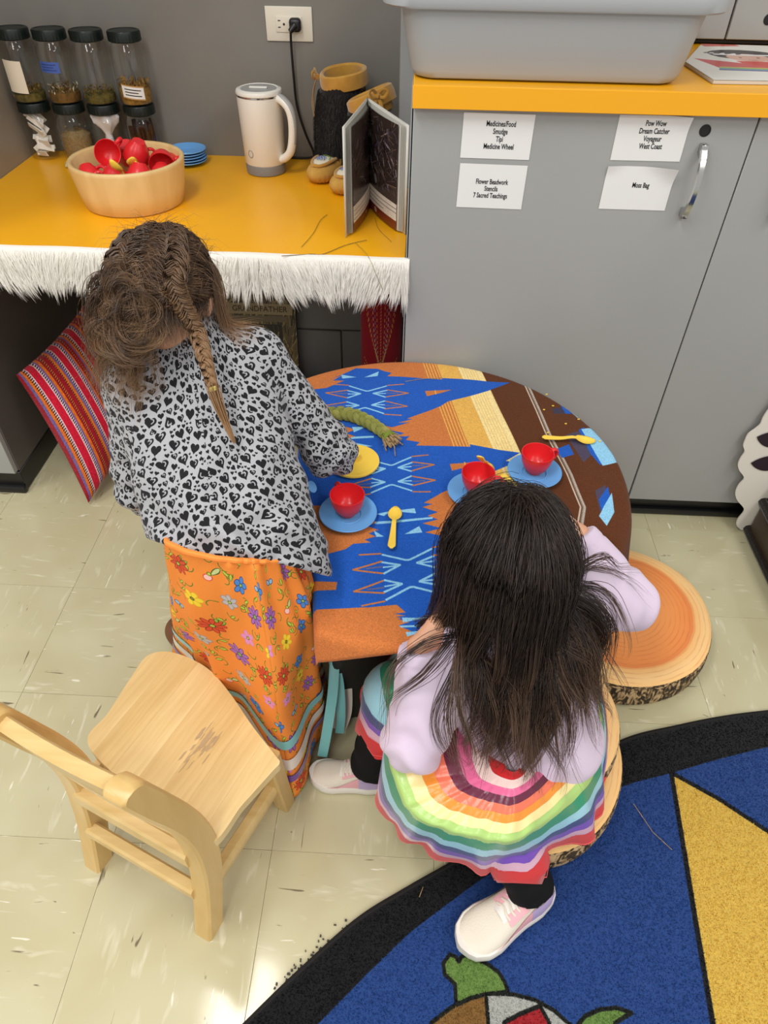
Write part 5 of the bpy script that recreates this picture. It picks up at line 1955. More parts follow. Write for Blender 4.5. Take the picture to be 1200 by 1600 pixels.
# outline as measured along the black edge
edge = catmull([(-0.2833, 0.148), (-0.2095, 0.225), (-0.1368, 0.2969), (-0.046, 0.3783), (0.0429, 0.4347), (0.1438, 0.4952), (0.2401, 0.5715), (0.3522, 0.6615), (0.4928, 0.7465), (0.6178, 0.786), (0.7219, 0.8131), (0.8257, 0.8328), (1.02, 0.8641), (1.2437, 0.8894)], 90)
low = -0.02
V, F, UVr = [], [], []
ny = 60
P, UVs = [], []
for (x, y) in edge:
    yy = np.linspace(low, y-0.004, ny)
    P.append([(x, q, RUGH) for q in yy])
    UVs.append([((x-RX0)*RS/RW, (q-RY0)*RS/RH) for q in yy])
keep_world(MB().grid(P, UVs).obj('rug_top', M_rug, rug, angle=180), rug)
ring = [[(x, y-0.012, RUGH-.004), (x-0.002, y-0.002, RUGH+0.0005), (x-0.003, y+0.004, RUGH-0.003), (x-0.003, y+0.005, 0.0005), (x, y-0.012, 0.0005)] for x, y in edge]
keep_world(MB().rings(ring, True, True, True).obj('binding', M_rugedge, rug), rug)
# cut pile
g = np.random.default_rng(9)
N = 230000
px = g.uniform(edge[0][0], 1.30, N)
top = np.interp(px, edge[:, 0], edge[:, 1])
py = g.uniform(0.12, 1.0, N)
keep = py < top-0.007
px, py = px[keep], py[keep]
N = len(px)
a = g.uniform(0, 2*PI, N)
hw, hh = 0.0011, g.uniform(0.0018, 0.0036, N)
ti = g.normal(0, 0.0016, (N, 2))
v0 = np.stack([px-hw*np.cos(a), py-hw*np.sin(a), np.full(N, RUGH-.0005)], 1)
v1 = np.stack([px+hw*np.cos(a), py+hw*np.sin(a), np.full(N, RUGH-.0005)], 1)
v2 = np.stack([px+ti[:, 0], py+ti[:, 1], RUGH+hh], 1)
V = np.stack([v0, v1, v2], 1).reshape(-1, 3)
uvp = np.stack([(px-RX0)*RS/RW, (py-RY0)*RS/RH], 1)
M_pile = print_mat('rug_pile', rug_img, 1.0, 0.0)
o = keep_world(fast_mesh('pile', V, np.arange(3*N).reshape(-1, 3), M_pile, rug, smooth=False, uv=np.repeat(uvp, 3, 0)), rug)
o['kind'] = 'stuff'
# lint along the rug edge
lt = MB()
for _ in range(60):
    s = g.uniform(0.16, 0.24)
    i = int(np.clip(np.searchsorted(edge[:, 0], -0.16+0.05*g.normal()*0.5+0.02), 1, 88))
    x, y = edge[i]
    lt.box((x+g.normal(0, .007)-.004, y+g.normal(0, .006)+.006, 0.003), (g.uniform(.001, .005), g.uniform(.001, .004), .003), 0, 1)
tag(lt.obj('lint', pm('grey_lint', (70, 66, 60), 0.95)), 'grey lint caught on the near left edge of the rug', 'lint', None, 'stuff')
for lab, pts in (('thin dry straw lying on the blue of the rug by the yellow wedge', [(0.4788, 0.607, 0.017), (0.5039, 0.5543, 0.017), (0.5323, 0.5231, 0.017)]),
                 ('pale straw standing out on the black rug border near the tiles', [(0.0597, 0.4173, 0.018), (0.0664, 0.4344, 0.018)])):
    tag(MB().tube(pts, 0.0006, 5).obj('straw', M_sg[2]), lab, 'straw')

# ================================================================== RIGHT EDGE
M_bplush = pm('brown_leatherette', (58, 44, 34), 0.4, 0.4, bump=(30, 0.2, 0.003), var=((72, 56, 42), 6))
M_bfuzz = pm('dark_brown_plush', (34, 27, 22), 0.9, 0.1, bump=(250, 0.7, 0.003), sheen=0.3)
be = thing('floor_bench', 'low dark brown padded bench with plush edges at the right of the cabinet', 'bench', (1.16, 1.18, 0))
keep_world(MB().box((1.16, 1.15, 0.058), (0.39, 0.52, 0.112), 0.018, 3).obj('base_pad', M_bplush, be), be)
keep_world(MB().box((1.165, 1.15, 0.155), (0.375, 0.52, 0.08), 0.022, 3).obj('seat_pad', M_bplush, be), be)
b = MB()
for z, x in ((0.012, 0.968), (0.112, 0.972), (0.19, 0.99)):
    b.tube(catmull([(x, 0.90, z), (x, 1.39, z), (x+.012, 1.405, z), (x+.03, 1.412, z), (1.34, 1.412, z)], 40), 0.013, 8)
keep_world(b.obj('plush_edging', M_bfuzz, be), be)
keep_world(MB().box((1.19, 1.36, 0.25), (0.30, 0.09, 0.17), 0.035, 3).obj('back_roll', M_bplush, be), be)

M_scal = pm('white_foam_board', (226, 221, 210), 0.5, 0.3)
M_leafd = pm('dark_leaf_cutout', (38, 24, 34), 0.7)
bd = thing('scalloped_board', 'white scalloped board with dark leaf shapes, leaning on the cabinet behind the bench', 'board', (1.0, 1.425, 0))
ol_pts = [(q_[0], q_[2]) for q_ in ((0.9528, 1.42, 0.0043), (0.9344, 1.42, 0.0209), (0.9299, 1.42, 0.0431), (0.9357, 1.42, 0.0703), (0.9296, 1.42, 0.0868), (0.9026, 1.42, 0.1137), (0.8903, 1.42, 0.1386), (0.8896, 1.42, 0.1637), (0.8956, 1.42, 0.1842), (0.8891, 1.42, 0.1971), (0.8731, 1.42, 0.2138), (0.8638, 1.42, 0.2327), (0.8634, 1.42, 0.254), (0.8661, 1.42, 0.2729), (0.8562, 1.42, 0.291), (0.8543, 1.42, 0.3092), (0.8555, 1.42, 0.3273), (0.8667, 1.42, 0.3436), (0.8738, 1.42, 0.3576), (0.8733, 1.42, 0.375), (0.8767, 1.42, 0.3979), (0.886, 1.42, 0.4206), (0.8811, 1.42, 0.4478), (0.8945, 1.42, 0.4662))]
ol_s = catmull(ol_pts, 90).tolist()+[(1.15, 0.55), (1.2, 0.5), (1.2, 0.01)]
ol_s = [(x, max(z, 0.003)) for x, z in ol_s]
n = len(ol_s)
leanf = lambda x, z, t: (x-1.0, -0.012+0.012*min(z/0.4, 1)-t, z)
V = [leanf(x, z, 0) for x, z in ol_s]+[leanf(x, z, 0.004) for x, z in ol_s]
MB().add(V, [tuple(range(n)), tuple(range(2*n-1, n-1, -1))]+[(i, i+n, (i+1) % n+n, (i+1) % n) for i in range(n)]).obj('board_sheet', M_scal, bd)
for (x, z, L, wd, a) in (((0.8777, 1.405, 0.3219)[0], (0.8777, 1.405, 0.3219)[2], 0.09, 0.05, -0.15), ((0.8927, 1.405, 0.2402)[0], (0.8927, 1.405, 0.2402)[2], 0.09, 0.05, 0.02)):
    P = []
    for s in np.linspace(0, 1, 12):
        h = wd*0.5*math.sin(PI*s)**0.8
        cx_, cz_ = x+L*s*math.cos(a), z+L*s*math.sin(a)
        P.append([(cx_-1.0+math.sin(a)*h, -0.0185+0.012*min(z/.4, 1), cz_-h*math.cos(a)), (cx_-1.0-math.sin(a)*h, -0.0185+0.012*min(z/.4, 1), cz_+h*math.cos(a))])
    MB().grid(P).obj('leaf_shape', M_leafd, bd)

# ================================================================== CHILD'S CHAIR
M_birch = wood_mat('pale_birch', (214, 180, 116), (228, 198, 138), (1.6, 14, 3), 4, 0.33)
M_birch2 = wood_mat('pale_birch_post', (208, 172, 106), (222, 188, 124), (9, 9, 1.2), 4, 0.33)
M_plank = [wood_mat('birch_plank', (214, 181, 120), (229, 199, 141), (20, 1.6, 3), 3.2, 0.32), wood_mat('birch_plank_dark', (210, 176, 114), (225, 194, 134), (20, 1.6, 3), 4.1, 0.32), wood_mat('birch_plank_light', (219, 188, 128), (232, 205, 148), (20, 1.6, 3), 3.7, 0.32)]
ch = thing('child_chair', "small pale wooden child's chair with curved back posts, empty", 'chair', (-0.31, 0.345, 0))
FW, RT = np.array([0.393, 0.919, 0]), np.array([0.919, -0.393, 0])
UPV = np.array([0, 0, 1.0])
SZ = 0.252
# seat outline measured on the seat plane, cut into glued planks that run front to back
seat = catmull([(-0.518, 0.5519), (-0.5049, 0.6171), (-0.4852, 0.7005), (-0.4755, 0.7323), (-0.4575, 0.7464), (-0.4284, 0.748), (-0.3855, 0.7345), (-0.3431, 0.7099), (-0.2975, 0.6648), (-0.2449, 0.6027), (-0.1971, 0.5519), (-0.1874, 0.5387), (-0.1977, 0.5225), (-0.235, 0.467), (-0.283, 0.3992), (-0.3897, 0.4629)], 160, True)
sc_, sr_ = FW[:2], RT[:2]
loc = np.c_[(seat-seat.mean(0))@sr_, (seat-seat.mean(0))@sc_]


def clip_poly(poly, lo, hi):
    def half(pl, k, sgn):
        out = []
        for i in range(len(pl)):
            a, b = pl[i], pl[(i+1) % len(pl)]
            ia, ib = sgn*(a[0]-k) <= 0, sgn*(b[0]-k) <= 0
            if ia:
                out.append(a)
            if ia != ib:
                t = (k-a[0])/(b[0]-a[0])
                out.append((k, a[1]+t*(b[1]-a[1])))
        return out
    pl = half(list(map(tuple, poly)), hi, 1)
    return half(pl, lo, -1)


seat_root = link('seat', MB().mesh('seat_frame'), ch)
cuts = np.linspace(loc[:, 0].min()-.001, loc[:, 0].max()+.001, 8)
for k in range(7):
    pl = clip_poly(loc, cuts[k]+0.0001, cuts[k+1]-0.0001)
    if len(pl) < 3:
        continue
    cx_ = (cuts[k]+cuts[k+1])/2
    bm = bmesh.new()
    vs = [bm.verts.new((x-cx_, y, 0.0)) for x, y in pl]
    f_ = bm.faces.new(vs)
    ex = bmesh.ops.extrude_face_region(bm, geom=[f_])
    bmesh.ops.translate(bm, vec=(0, 0, 0.020), verts=[v for v in ex['geom'] if isinstance(v, bmesh.types.BMVert)])
    bmesh.ops.recalc_face_normals(bm, faces=bm.faces)
    me = bpy.data.meshes.new('plank')
    bm.to_mesh(me)
    bm.free()
    me.materials.append(M_plank[[0, 1, 2, 0, 1, 0, 2][k]])
    o = link('plank', me, seat_root)
    o.matrix_local = Matrix.Translation((seat.mean(0)[0]+0.31+sr_[0]*cx_, seat.mean(0)[1]-0.345+sr_[1]*cx_, SZ-0.020)) @ Matrix(((sr_[0], sc_[0], 0, 0), (sr_[1], sc_[1], 0, 0), (0, 0, 1, 0), (0, 0, 0, 1)))
# scuffed patch worn into the varnish
sm = MB()
g = np.random.default_rng(12)
C0 = np.array((-0.3221, 0.5623, 0.2524))[:2]
for q_ in range(34):
    q = C0+sc_*g.normal(0, .020)+sr_*g.normal(0, .011)
    L, wd = g.uniform(.006, .018), g.uniform(.0006, .0018)
    sm.add([tuple(q-sc_*L-sr_*wd)+(SZ+.00025+.00002*q_,), tuple(q-sc_*L*0.4+sr_*wd)+(SZ+.00025+.00002*q_,), tuple(q+sc_*L+sr_*wd)+(SZ+.00025+.00002*q_,), tuple(q+sc_*L*.5-sr_*wd)+(SZ+.00025+.00002*q_,)], [(0, 1, 2, 3)])
keep_world(sm.obj('scuff_marks', pm('grey_scuff', (186, 158, 118), 0.5), seat_root), ch)


def W3(base, f, r, z):
    return base+FW*f+RT*r+UPV*z


BR0 = np.array([-0.312, 0.345, 0.0])
BL0 = np.array([-0.541, 0.443, 0.0])
# side profile of a post: forward offset of front and back face at each height
prof = [(0.0, -0.006, 0.034), (0.05, 0.006, 0.046), (0.12, 0.022, 0.064), (0.19, 0.034, 0.078), (0.26, 0.040, 0.084), (0.33, 0.036, 0.078), (0.40, 0.022, 0.064), (0.46, 0.006, 0.048), (0.525, -0.010, 0.030), (0.54, -0.012, 0.022), (0.546, -0.006, 0.012)]
pp = catmull(prof, 34)
for base, sgn in ((BR0, -1), (BL0, 1)):
    R = []
    for z, fb, ff in pp:
        e = 0.004
        q = [(fb, -0.014), (fb, 0.014), (fb+e, 0.018), (ff-e, 0.018), (ff, 0.014), (ff, -0.014), (ff-e, -0.018), (fb+e, -0.018)]
        inw = -0.012*max(0, (z-0.2)/0.3)*(-sgn)
        R.append([W3(base, f_, r_+(0.010 if sgn > 0 else -0.010)*0+inw, z) for f_, r_ in q])
    keep_world(MB().rings(R, True, True, True).obj('back_post', M_birch2, ch, angle=35), ch)
WD = float(np.dot(BR0-BL0, RT))


def rail(name, z0, z1, f0, th, bow=0.0, mat=M_birch, r0=0.012, r1=-0.012, lean=0.0):
    n = 16
    R = []
    for i in range(n):
        s = i/(n-1)
        r = r0+(WD+r1-r0)*s
        f = f0-bow*math.sin(PI*s)
        e = 0.004
        sec = [(f, z0+e), (f+e, z0), (f+th-e, z0), (f+th, z0+e), (f+th+lean, z1-e), (f+th-e+lean, z1), (f+e+lean, z1), (f+lean, z1-e)]
        R.append([W3(BL0, a_, r, z_) for a_, z_ in sec])
    return keep_world(MB().rings(R, True, True, True).obj(name, mat, ch, angle=35), ch)


rail('backrest', 0.418, 0.536, 0.018, 0.022, 0.004, lean=-0.020)
rail('back_slat', 0.335, 0.372, 0.034, 0.020, 0.004)
rail('seat_rail', 0.205, 0.245, 0.034, 0.022)
rail('back_stretcher', 0.105, 0.135, 0.018, 0.022)
# front legs and side rails
FR0 = np.array([-0.206, 0.578, 0.0])
FL0 = np.array([-0.435, 0.716, 0.0])
for base in (FR0, FL0):
    R = []
    for z, hw in ((0.0, 0.0135), (0.004, 0.015), (0.22, 0.017), (0.2318, 0.017)):
        fo = -0.02*z/0.23
        R.append([W3(base, fo+a_, b_, z) for a_, b_ in ((-hw, -hw*.8), (-hw*.8, -hw), (hw*.8, -hw), (hw, -hw*.8), (hw, hw*.8), (hw*.8, hw), (-hw*.8, hw), (-hw, hw*.8))])
    keep_world(MB().rings(R, True, True, True).obj('front_leg', M_birch2, ch, angle=35), ch)


def bar(name, p, q, w_, h_):
    d = nrm(np.array(q)-np.array(p))
    s_ = nrm(np.cross(d, UPV))
    R = [[c+s_*a_+UPV*b_ for a_, b_ in ((-w_, -h_*.7), (-w_*.7, -h_), (w_*.7, -h_), (w_, -h_*.7), (w_, h_*.7), (w_*.7, h_), (-w_*.7, h_), (-w_, h_*.7))] for c in (np.array(p), np.array(q))]
    return keep_world(MB().rings(R, True, True, True).obj(name, M_birch, ch, angle=35), ch)


bar('side_stretcher', W3(BR0, 0.035, 0, 0.115), FR0+UPV*0.115-FW*.012, 0.010, 0.019)
bar('side_stretcher', W3(BL0, 0.035, 0, 0.115), FL0+UPV*0.115-FW*.012, 0.010, 0.019)
bar('side_rail', W3(BR0, 0.05, -0.004, 0.215), FR0+UPV*0.215-FW*.02-RT*.004, 0.009, 0.017)
bar('side_rail', W3(BL0, 0.05, 0.004, 0.215), FL0+UPV*0.215-FW*.02+RT*.004, 0.009, 0.017)
bar('front_rail', FL0+UPV*0.215-FW*.02, FR0+UPV*0.215-FW*.02, 0.009, 0.016)

# ================================================================== THE TWO CHILDREN
def rim_frame(f, up):
    f = nrm(np.array(f, float))
    s = nrm(np.cross(f, up))
    u = np.cross(s, f)
    return np.stack([s, f, u], 1)          # columns: right side, face, top


def hand_sdf(P, wrist, to, palm_n, sgn, r=0.0062):
    """palm, four bent fingers and a thumb; to = pointing direction, palm_n = palm normal"""
    to, palm_n = nrm(np.array(to, float)), nrm(np.array(palm_n, float))
    side = np.cross(to, palm_n)*sgn
    w = np.array(wrist, float)
    ds = [cone(P, w, w+to*0.042, 0.015, 0.016), cone(P, w+to*.02+side*.010, w+to*.044+side*.013, .010, .009), cone(P, w+to*.02-side*.010, w+to*.042-side*.013, .010, .009)]
    palm = union(ds, 0.008)
    fs = [palm]
    for k, L in enumerate((0.026, 0.031, 0.029, 0.022)):
        b = w+to*(0.048-0.002*abs(k-1.3))+side*(0.0165-0.011*k)
        m = b+to*L*0.55+palm_n*L*0.18
        e = m+to*L*0.30+palm_n*L*0.42
        fs.append(smin(cone(P, b-to*.008, m, r, r*.92), cone(P, m, e, r*.92, r*.78), 0.003))
    tb_ = w+to*0.014+side*0.014
    tm = tb_+to*0.018+side*0.014+palm_n*.004
    te = tm+to*0.017+side*0.002+palm_n*.006
    fs.append(smin(cone(P, tb_, tm, r*1.25, r*1.05), cone(P, tm, te, r*1.05, r*.85), 0.004))
    d = fs[0]
    for q in fs[1:]:
        d = smin(d, q, 0.004)
    return d


def head_sdf(P, c, R, s=1.0):
    q = (P-np.array(c, np.float32))@R.astype(np.float32)
    d = ellip(q, (0, -0.008*s, 0.012*s), (0.070*s, 0.088*s, 0.088*s))
    jaw = ellip(q, (0, 0.030*s, -0.045*s), (0.050*s, 0.050*s, 0.055*s))
    d = smin(d, jaw, 0.03*s)
    d = smin(d, cone(q, (0, 0.078*s, -0.012*s), (0, 0.091*s, -0.026*s), 0.006*s, 0.009*s), 0.010*s)
    for sd in (1, -1):
        d = smin(d, ellip(q, (sd*0.073*s, -0.010*s, -0.012*s), (0.009*s, 0.016*s, 0.024*s)), 0.008*s)
        d = smin(d, ellip(q, (sd*0.036*s, 0.058*s, -0.032*s), (0.022*s, 0.020*s, 0.020*s)), 0.02*s)
        d = -smin(-d, ellip(q, (sd*0.030*s, 0.084*s, 0.004*s), (0.015*s, 0.011*s, 0.010*s)), 0.006*s)
    d = smin(d, ellip(q, (0, 0.074*s, -0.048*s), (0.020*s, 0.010*s, 0.006*s)), 0.006*s)
    return d


def grad(f, P, e=0.002):
    g = np.stack([f(P+np.array(d, np.float32)*e)-f(P-np.array(d, np.float32)*e) for d in ((1, 0, 0), (0, 1, 0), (0, 0, 1))], 1)
    return nrm(g)


def push(P, f, off, it=2):
    P = np.array(P, np.float32)
    sh = P.shape
    P = P.reshape(-1, 3)
    for _ in range(it):
        d = f(P)
        m = d < off
        if not m.any():
            break
        P[m] += grad(f, P[m])*(off-d[m])[:, None]
    return P.reshape(sh)


def skin_mat(name, rgb):
    m, nt, b = new_mat(name)
    b.inputs['Base Color'].default_value = lin(rgb)
    b.inputs['Roughness'].default_value = 0.5
    b.inputs['Subsurface Weight'].default_value = 0.15
    b.inputs['Subsurface Radius'].default_value = (0.01, 0.004, 0.002)
    add_bump(nt, b, 300, 0.1, 0.001)
    return m


def hair_mat(name, root, tip, var):
    m, nt, b = new_mat(name)
    at = nd(nt, 'ShaderNodeAttribute', attribute_name='along')
    cr = nd(nt, 'ShaderNodeValToRGB')
    e = cr.color_ramp.elements
    e[0].position, e[0].color = 0.25, lin(root)
    e[1].position, e[1].color = 1.0, lin(tip)
    nt.links.new(at.outputs['Fac'], cr.inputs[0])
    tc = nd(nt, 'ShaderNodeTexCoord')
    no = nd(nt, 'ShaderNodeTexNoise')
    no.inputs['Scale'].default_value = 60
    nt.links.new(tc.outputs['Object'], no.inputs['Vector'])
    mx = nd(nt, 'ShaderNodeMix', data_type='RGBA')
    mx.inputs[7].default_value = lin(var)
    mr = nd(nt, 'ShaderNodeMapRange')
    mr.inputs['From Min'].default_value, mr.inputs['From Max'].default_value = 0.45, 0.75
    mr.inputs['To Max'].default_value = 0.6
    nt.links.new(no.outputs[0], mr.inputs[0])
    nt.links.new(mr.outputs[0], mx.inputs[0])
    nt.links.new(cr.outputs[0], mx.inputs[6])
    nt.links.new(mx.outputs[2], b.inputs['Base Color'])
    b.inputs['Roughness'].default_value = 0.36
    b.inputs['Specular IOR Level'].default_value = 0.5
    return m


def face_parts(root, c, R, s, iris):
    """eyes, brows and mouth set into the face (face columns of R: side, face, top)"""
    Mw = Matrix([[R[i][0], R[i][1], R[i][2], c[i]] for i in range(3)]+[[0, 0, 0, 1]])
    we = pm('eye_white', (236, 232, 226), 0.2)
    ir = pm('iris_brown', iris, 0.2)
    lp = pm('lips', (196, 120, 112), 0.45)
    br = pm('brow', (52, 38, 30), 0.8)
    for sd in (1, -1):
        b = MB().lathe([(0.0002, -0.0095), (0.0067, -0.0067), (0.0095, 0), (0.0067, 0.0067), (0.0002, 0.0095)], 16, M=Mw @ Matrix.Translation((sd*0.030*s, 0.0735*s, 0.004*s)) @ Matrix.Rotation(-PI/2, 4, 'X'))
        e = keep_world(b.obj('eye', we, root, angle=180), root)
        keep_world(MB().lathe([(0.0002, 0.0097), (0.0045, 0.0087), (0.0048, 0.0083)], 16, M=Mw @ Matrix.Translation((sd*0.030*s, 0.0735*s, 0.004*s)) @ Matrix.Rotation(-PI/2, 4, 'X')).obj('iris', ir, e), root)
        keep_world(MB().tube([Mw @ Vector((sd*x*s, y*s, z*s)) for x, y, z in ((0.014, 0.082, 0.024), (0.030, 0.080, 0.029), (0.046, 0.068, 0.023))], [.0016, .0024, .0012], 6).obj('eyebrow', br, root), root)
    b = MB()
    for dz in (0.0018, -0.0028):
        b.tube([Mw @ Vector((x*s, y*s, (z+dz)*s)) for x, y, z in ((-0.018, 0.073, -0.046), (-0.008, 0.082, -0.047), (0, 0.0835, -0.0475), (0.008, 0.082, -0.047), (0.018, 0.073, -0.046))], [.0012, .0028, .0026, .0028, .0012], 8)
    keep_world(b.obj('mouth', lp, root), root)


def bone_uv(V, F, bones, tile):
    """cloth print laid cylinder-wise along the nearest limb; returns per-corner uv"""
    C = V[F].mean(1)
    D_ = np.stack([cone(C, a, b, ra, rb) for a, b, ra, rb, x, rr in bones], 1)
    best = D_.argmin(1)
    uv = np.zeros((len(F), 4, 2), np.float32)
    for k, (a, b, ra, rb, xd, rr) in enumerate(bones):
        m = best == k
        ax = nrm(np.array(b, float)-np.array(a, float))
        x = np.array(xd, float)
        x = nrm(x-ax*np.dot(x, ax))
        y = np.cross(ax, x)
        q = V[F[m]]-np.array(a, np.float32)
        an = np.arctan2(q@y, q@x)
        c = an[:, :1]
        an = c+((an-c+PI) % (2*PI)-PI)
        uv[m, :, 0] = an*rr/tile+k*0.37
        uv[m, :, 1] = (q@ax)/tile+k*0.21
    return uv.reshape(-1, 2)


# ------------------------------------------------------------------ prints
def heart_print():
    N = 900
    HG = (166, 167, 171)
    c = Canvas(N, N, HG)
    g = np.random.default_rng(14)
    placed = []
    K = (30, 30, 33)

    def heart(s, n=26):
        t = np.linspace(0, 2*PI, n, endpoint=False)
        return np.c_[16*np.sin(t)**3, 13*np.cos(t)-5*np.cos(2*t)-2*np.cos(3*t)-np.cos(4*t)]*s/17
    for size, tries in ((48, 400), (38, 900), (28, 1600), (19, 3000), (12, 4000)):
        for _ in range(tries):
            x, y = g.uniform(0, N, 2)
            s = size*g.uniform(.88, 1.1)
            ok = True
            for (px_, py_, ps) in placed:
                dx, dy = abs(x-px_), abs(y-py_)
                dx, dy = min(dx, N-dx), min(dy, N-dy)
                if dx*dx+dy*dy < ((s+ps)*0.86)**2:
                    ok = False
                    break
            if not ok:
                continue
            placed.append((x, y, s))
            a = g.normal(0, 0.35)+(PI if g.uniform() < 0.12 else 0)
            ca_, sa_ = math.cos(a), math.sin(a)
            Rm = np.array([[ca_, sa_], [-sa_, ca_]])
            h = heart(s*0.88)*[0.92, 1.05]
            h = h+g.normal(0, s*.02, h.shape)
            c.poly(h@Rm+[x, y], K, True)
            if s > 24 and g.uniform() < 0.75:
                q = heart(s*0.46)*[0.8, 1.0]
                if g.uniform() < .55:
                    arc = q[3:11]+[s*.05, s*.08]
                    c.line((arc@Rm)+[x, y], s*0.13, HG, True)
                else:
                    c.poly((q+[s*.1, s*.1])@Rm+[x, y], HG, True)
                    c.poly((q*.62+[s*.02, s*.02])@Rm+[x, y], K, True)
    c.noise(0.05)
    return c.image('heart_print')


def flower_print():
    N = 1100
    OR = (246, 146, 62)
    c = Canvas(N, N, OR)
    g = np.random.default_rng(23)
    dk, gr, yg = (70, 92, 40), (92, 128, 44), (190, 206, 74)

    def petals(x, y, n, r, wd, col, edge, a0, ctr):
        for k in range(n):
            a = a0+2*PI*k/n
            cx_, cy_ = x+r*.6*math.cos(a), y+r*.6*math.sin(a)
            c.ell(cx_, cy_, r*.46, wd, a, edge, True, 16)
            c.ell(cx_, cy_, r*.46-4.5, wd-4.5, a, col, True, 16)
        c.ell(x, y, r*.24, r*.24, 0, (60, 90, 40), True)
        c.ell(x, y, r*.16, r*.16, 0, ctr, True)

    def leaf(x, y, L, a, col):
        t = np.linspace(0, 1, 9)
        for w_, k in ((L*.27, dk), (L*.20, col)):
            top = np.c_[t*L-L/2, w_*np.sin(PI*t)**.8]
            q = np.vstack([top, np.c_[top[::-1, 0], -top[::-1, 1]]])*(1 if k is dk else .9)
            ca_, sa_ = math.cos(a), math.sin(a)
            c.poly(q@np.array([[ca_, sa_], [-sa_, ca_]])+[x, y], k, True)

    def curl(x, y, r, a, span):
        t = np.linspace(a, a+span, 14)
        c.line(np.c_[x+r*np.cos(t)*(1-.3*np.linspace(0, 1, 14)), y+r*np.sin(t)*(1-.3*np.linspace(0, 1, 14))], 6, gr, True)
    spots, cells = [], 5
    step = N/cells
    kinds = ['red', 'blue', 'bird', 'grey', 'purple', 'yellow', 'blue', 'fly', 'red', 'pink', 'purple', 'bird', 'blue', 'yellow', 'grey', 'fly', 'purple', 'red', 'bird', 'blue', 'pink', 'yellow', 'purple', 'fly', 'grey']
    i = 0
    for r_ in range(cells):
        for k in range(cells):
            spots.append(((k+.5+0.5*(r_ % 2))*step+g.normal(0, 18), (r_+.5)*step+g.normal(0, 18), kinds[i]))
            i += 1
    for x, y, k in spots:                                   # vines first
        for q in range(3):
            a = g.uniform(0, 2*PI)
            px_, py_ = x+step*.52*math.cos(a), y+step*.52*math.sin(a)
            curl(px_, py_, g.uniform(28, 46), g.uniform(0, 6), g.uniform(2.2, 3.6))
            if q < 2:
                leaf(px_+g.normal(0, 20), py_+g.normal(0, 20), g.uniform(44, 58), g.uniform(0, PI), yg)
    for x, y, k in spots:
        a0 = g.uniform(0, 2)
        if k == 'red':
            leaf(x+50, y+38, 66, .7, (150, 196, 70))
            leaf(x+22, y+60, 60, 1.3, (150, 196, 70))
            petals(x, y, 9, 74, 17, (222, 84, 48), (150, 40, 30), a0, (196, 206, 80))
        elif k == 'purple':
            petals(x, y, 8, 76, 18, (172, 112, 190), (76, 40, 104), a0, (150, 190, 70))
        elif k == 'blue':
            petals(x, y, 5, 60, 23, (84, 142, 216), (36, 54, 116), a0, (178, 200, 80))
        elif k == 'grey':
            petals(x, y, 6, 56, 19, (196, 190, 188), (150, 142, 146), a0, (190, 206, 80))
        elif k == 'yellow':
            petals(x, y, 6, 58, 20, (246, 216, 60), (226, 178, 40), a0, (150, 130, 40))
        elif k == 'pink':
            petals(x, y, 5, 58, 21, (232, 150, 200), (226, 130, 180), a0, (190, 206, 80))
        elif k == 'fly':
            for sd in (1, -1):
                c.ell(x+sd*22, y+10, 25, 19, sd*.5, (40, 70, 120), True)
                c.ell(x+sd*22, y+10, 20, 14, sd*.5, (150, 196, 226), True)
            leaf(x, y-22, 40, 1.5, yg)
        else:
            leaf(x+34, y+28, 74, .8, (204, 218, 150))
            c.ell(x-10, y-22, 28, 24, .4, (220, 70, 50), True)
            c.ell(x-10, y-22, 23, 19, .4, (250, 200, 190), True)
            c.ell(x-2, y+6, 14, 14, 0, dk, True)
            c.ell(x-2, y+6, 10, 10, 0, yg, True)
    c.noise(0.03)
    return c.image('flower_print')


M_skin = skin_mat('skin', (214, 160, 128))
M_heart = print_mat('heart_jersey', heart_print(), 0.9, 0.15, bump=(500, 0.25, 0.001), sheen=0.1)
M_floral = print_mat('orange_floral_cotton', flower_print(), 0.75, 0.25, bump=(300, 0.15, 0.001))

# ================================================================== STANDING CHILD (grey heart top, orange floral skirt)
p1 = thing('person', 'standing child bent over, in a grey heart print top and orange floral skirt', 'person', (-0.27, 0.73, 0))
A = np.array
N1, H1 = A((-0.335, 0.945, 0.818)), A((-0.3612, 0.9468, 0.882))
R1 = rim_frame((-0.06, 0.76, -0.60), (0.02, 0.6, 0.78))
PL = A((-0.252, 0.712, 0.55))
SR, SL = A((-0.250, 0.972, 0.766)), A((-0.418, 0.885, 0.764))
ER_, EL_ = A((-0.128, 0.940, 0.600)), A((-0.436, 0.838, 0.598))
WR_, WL_ = A((-0.185, 1.075, 0.585)), A((-0.350, 0.985, 0.575))
KR, KL = A((-0.235, 0.755, 0.29)), A((-0.330, 0.790, 0.29))
AR, AL = A((-0.230, 0.755, 0.055)), A((-0.430, 0.885, 0.055))


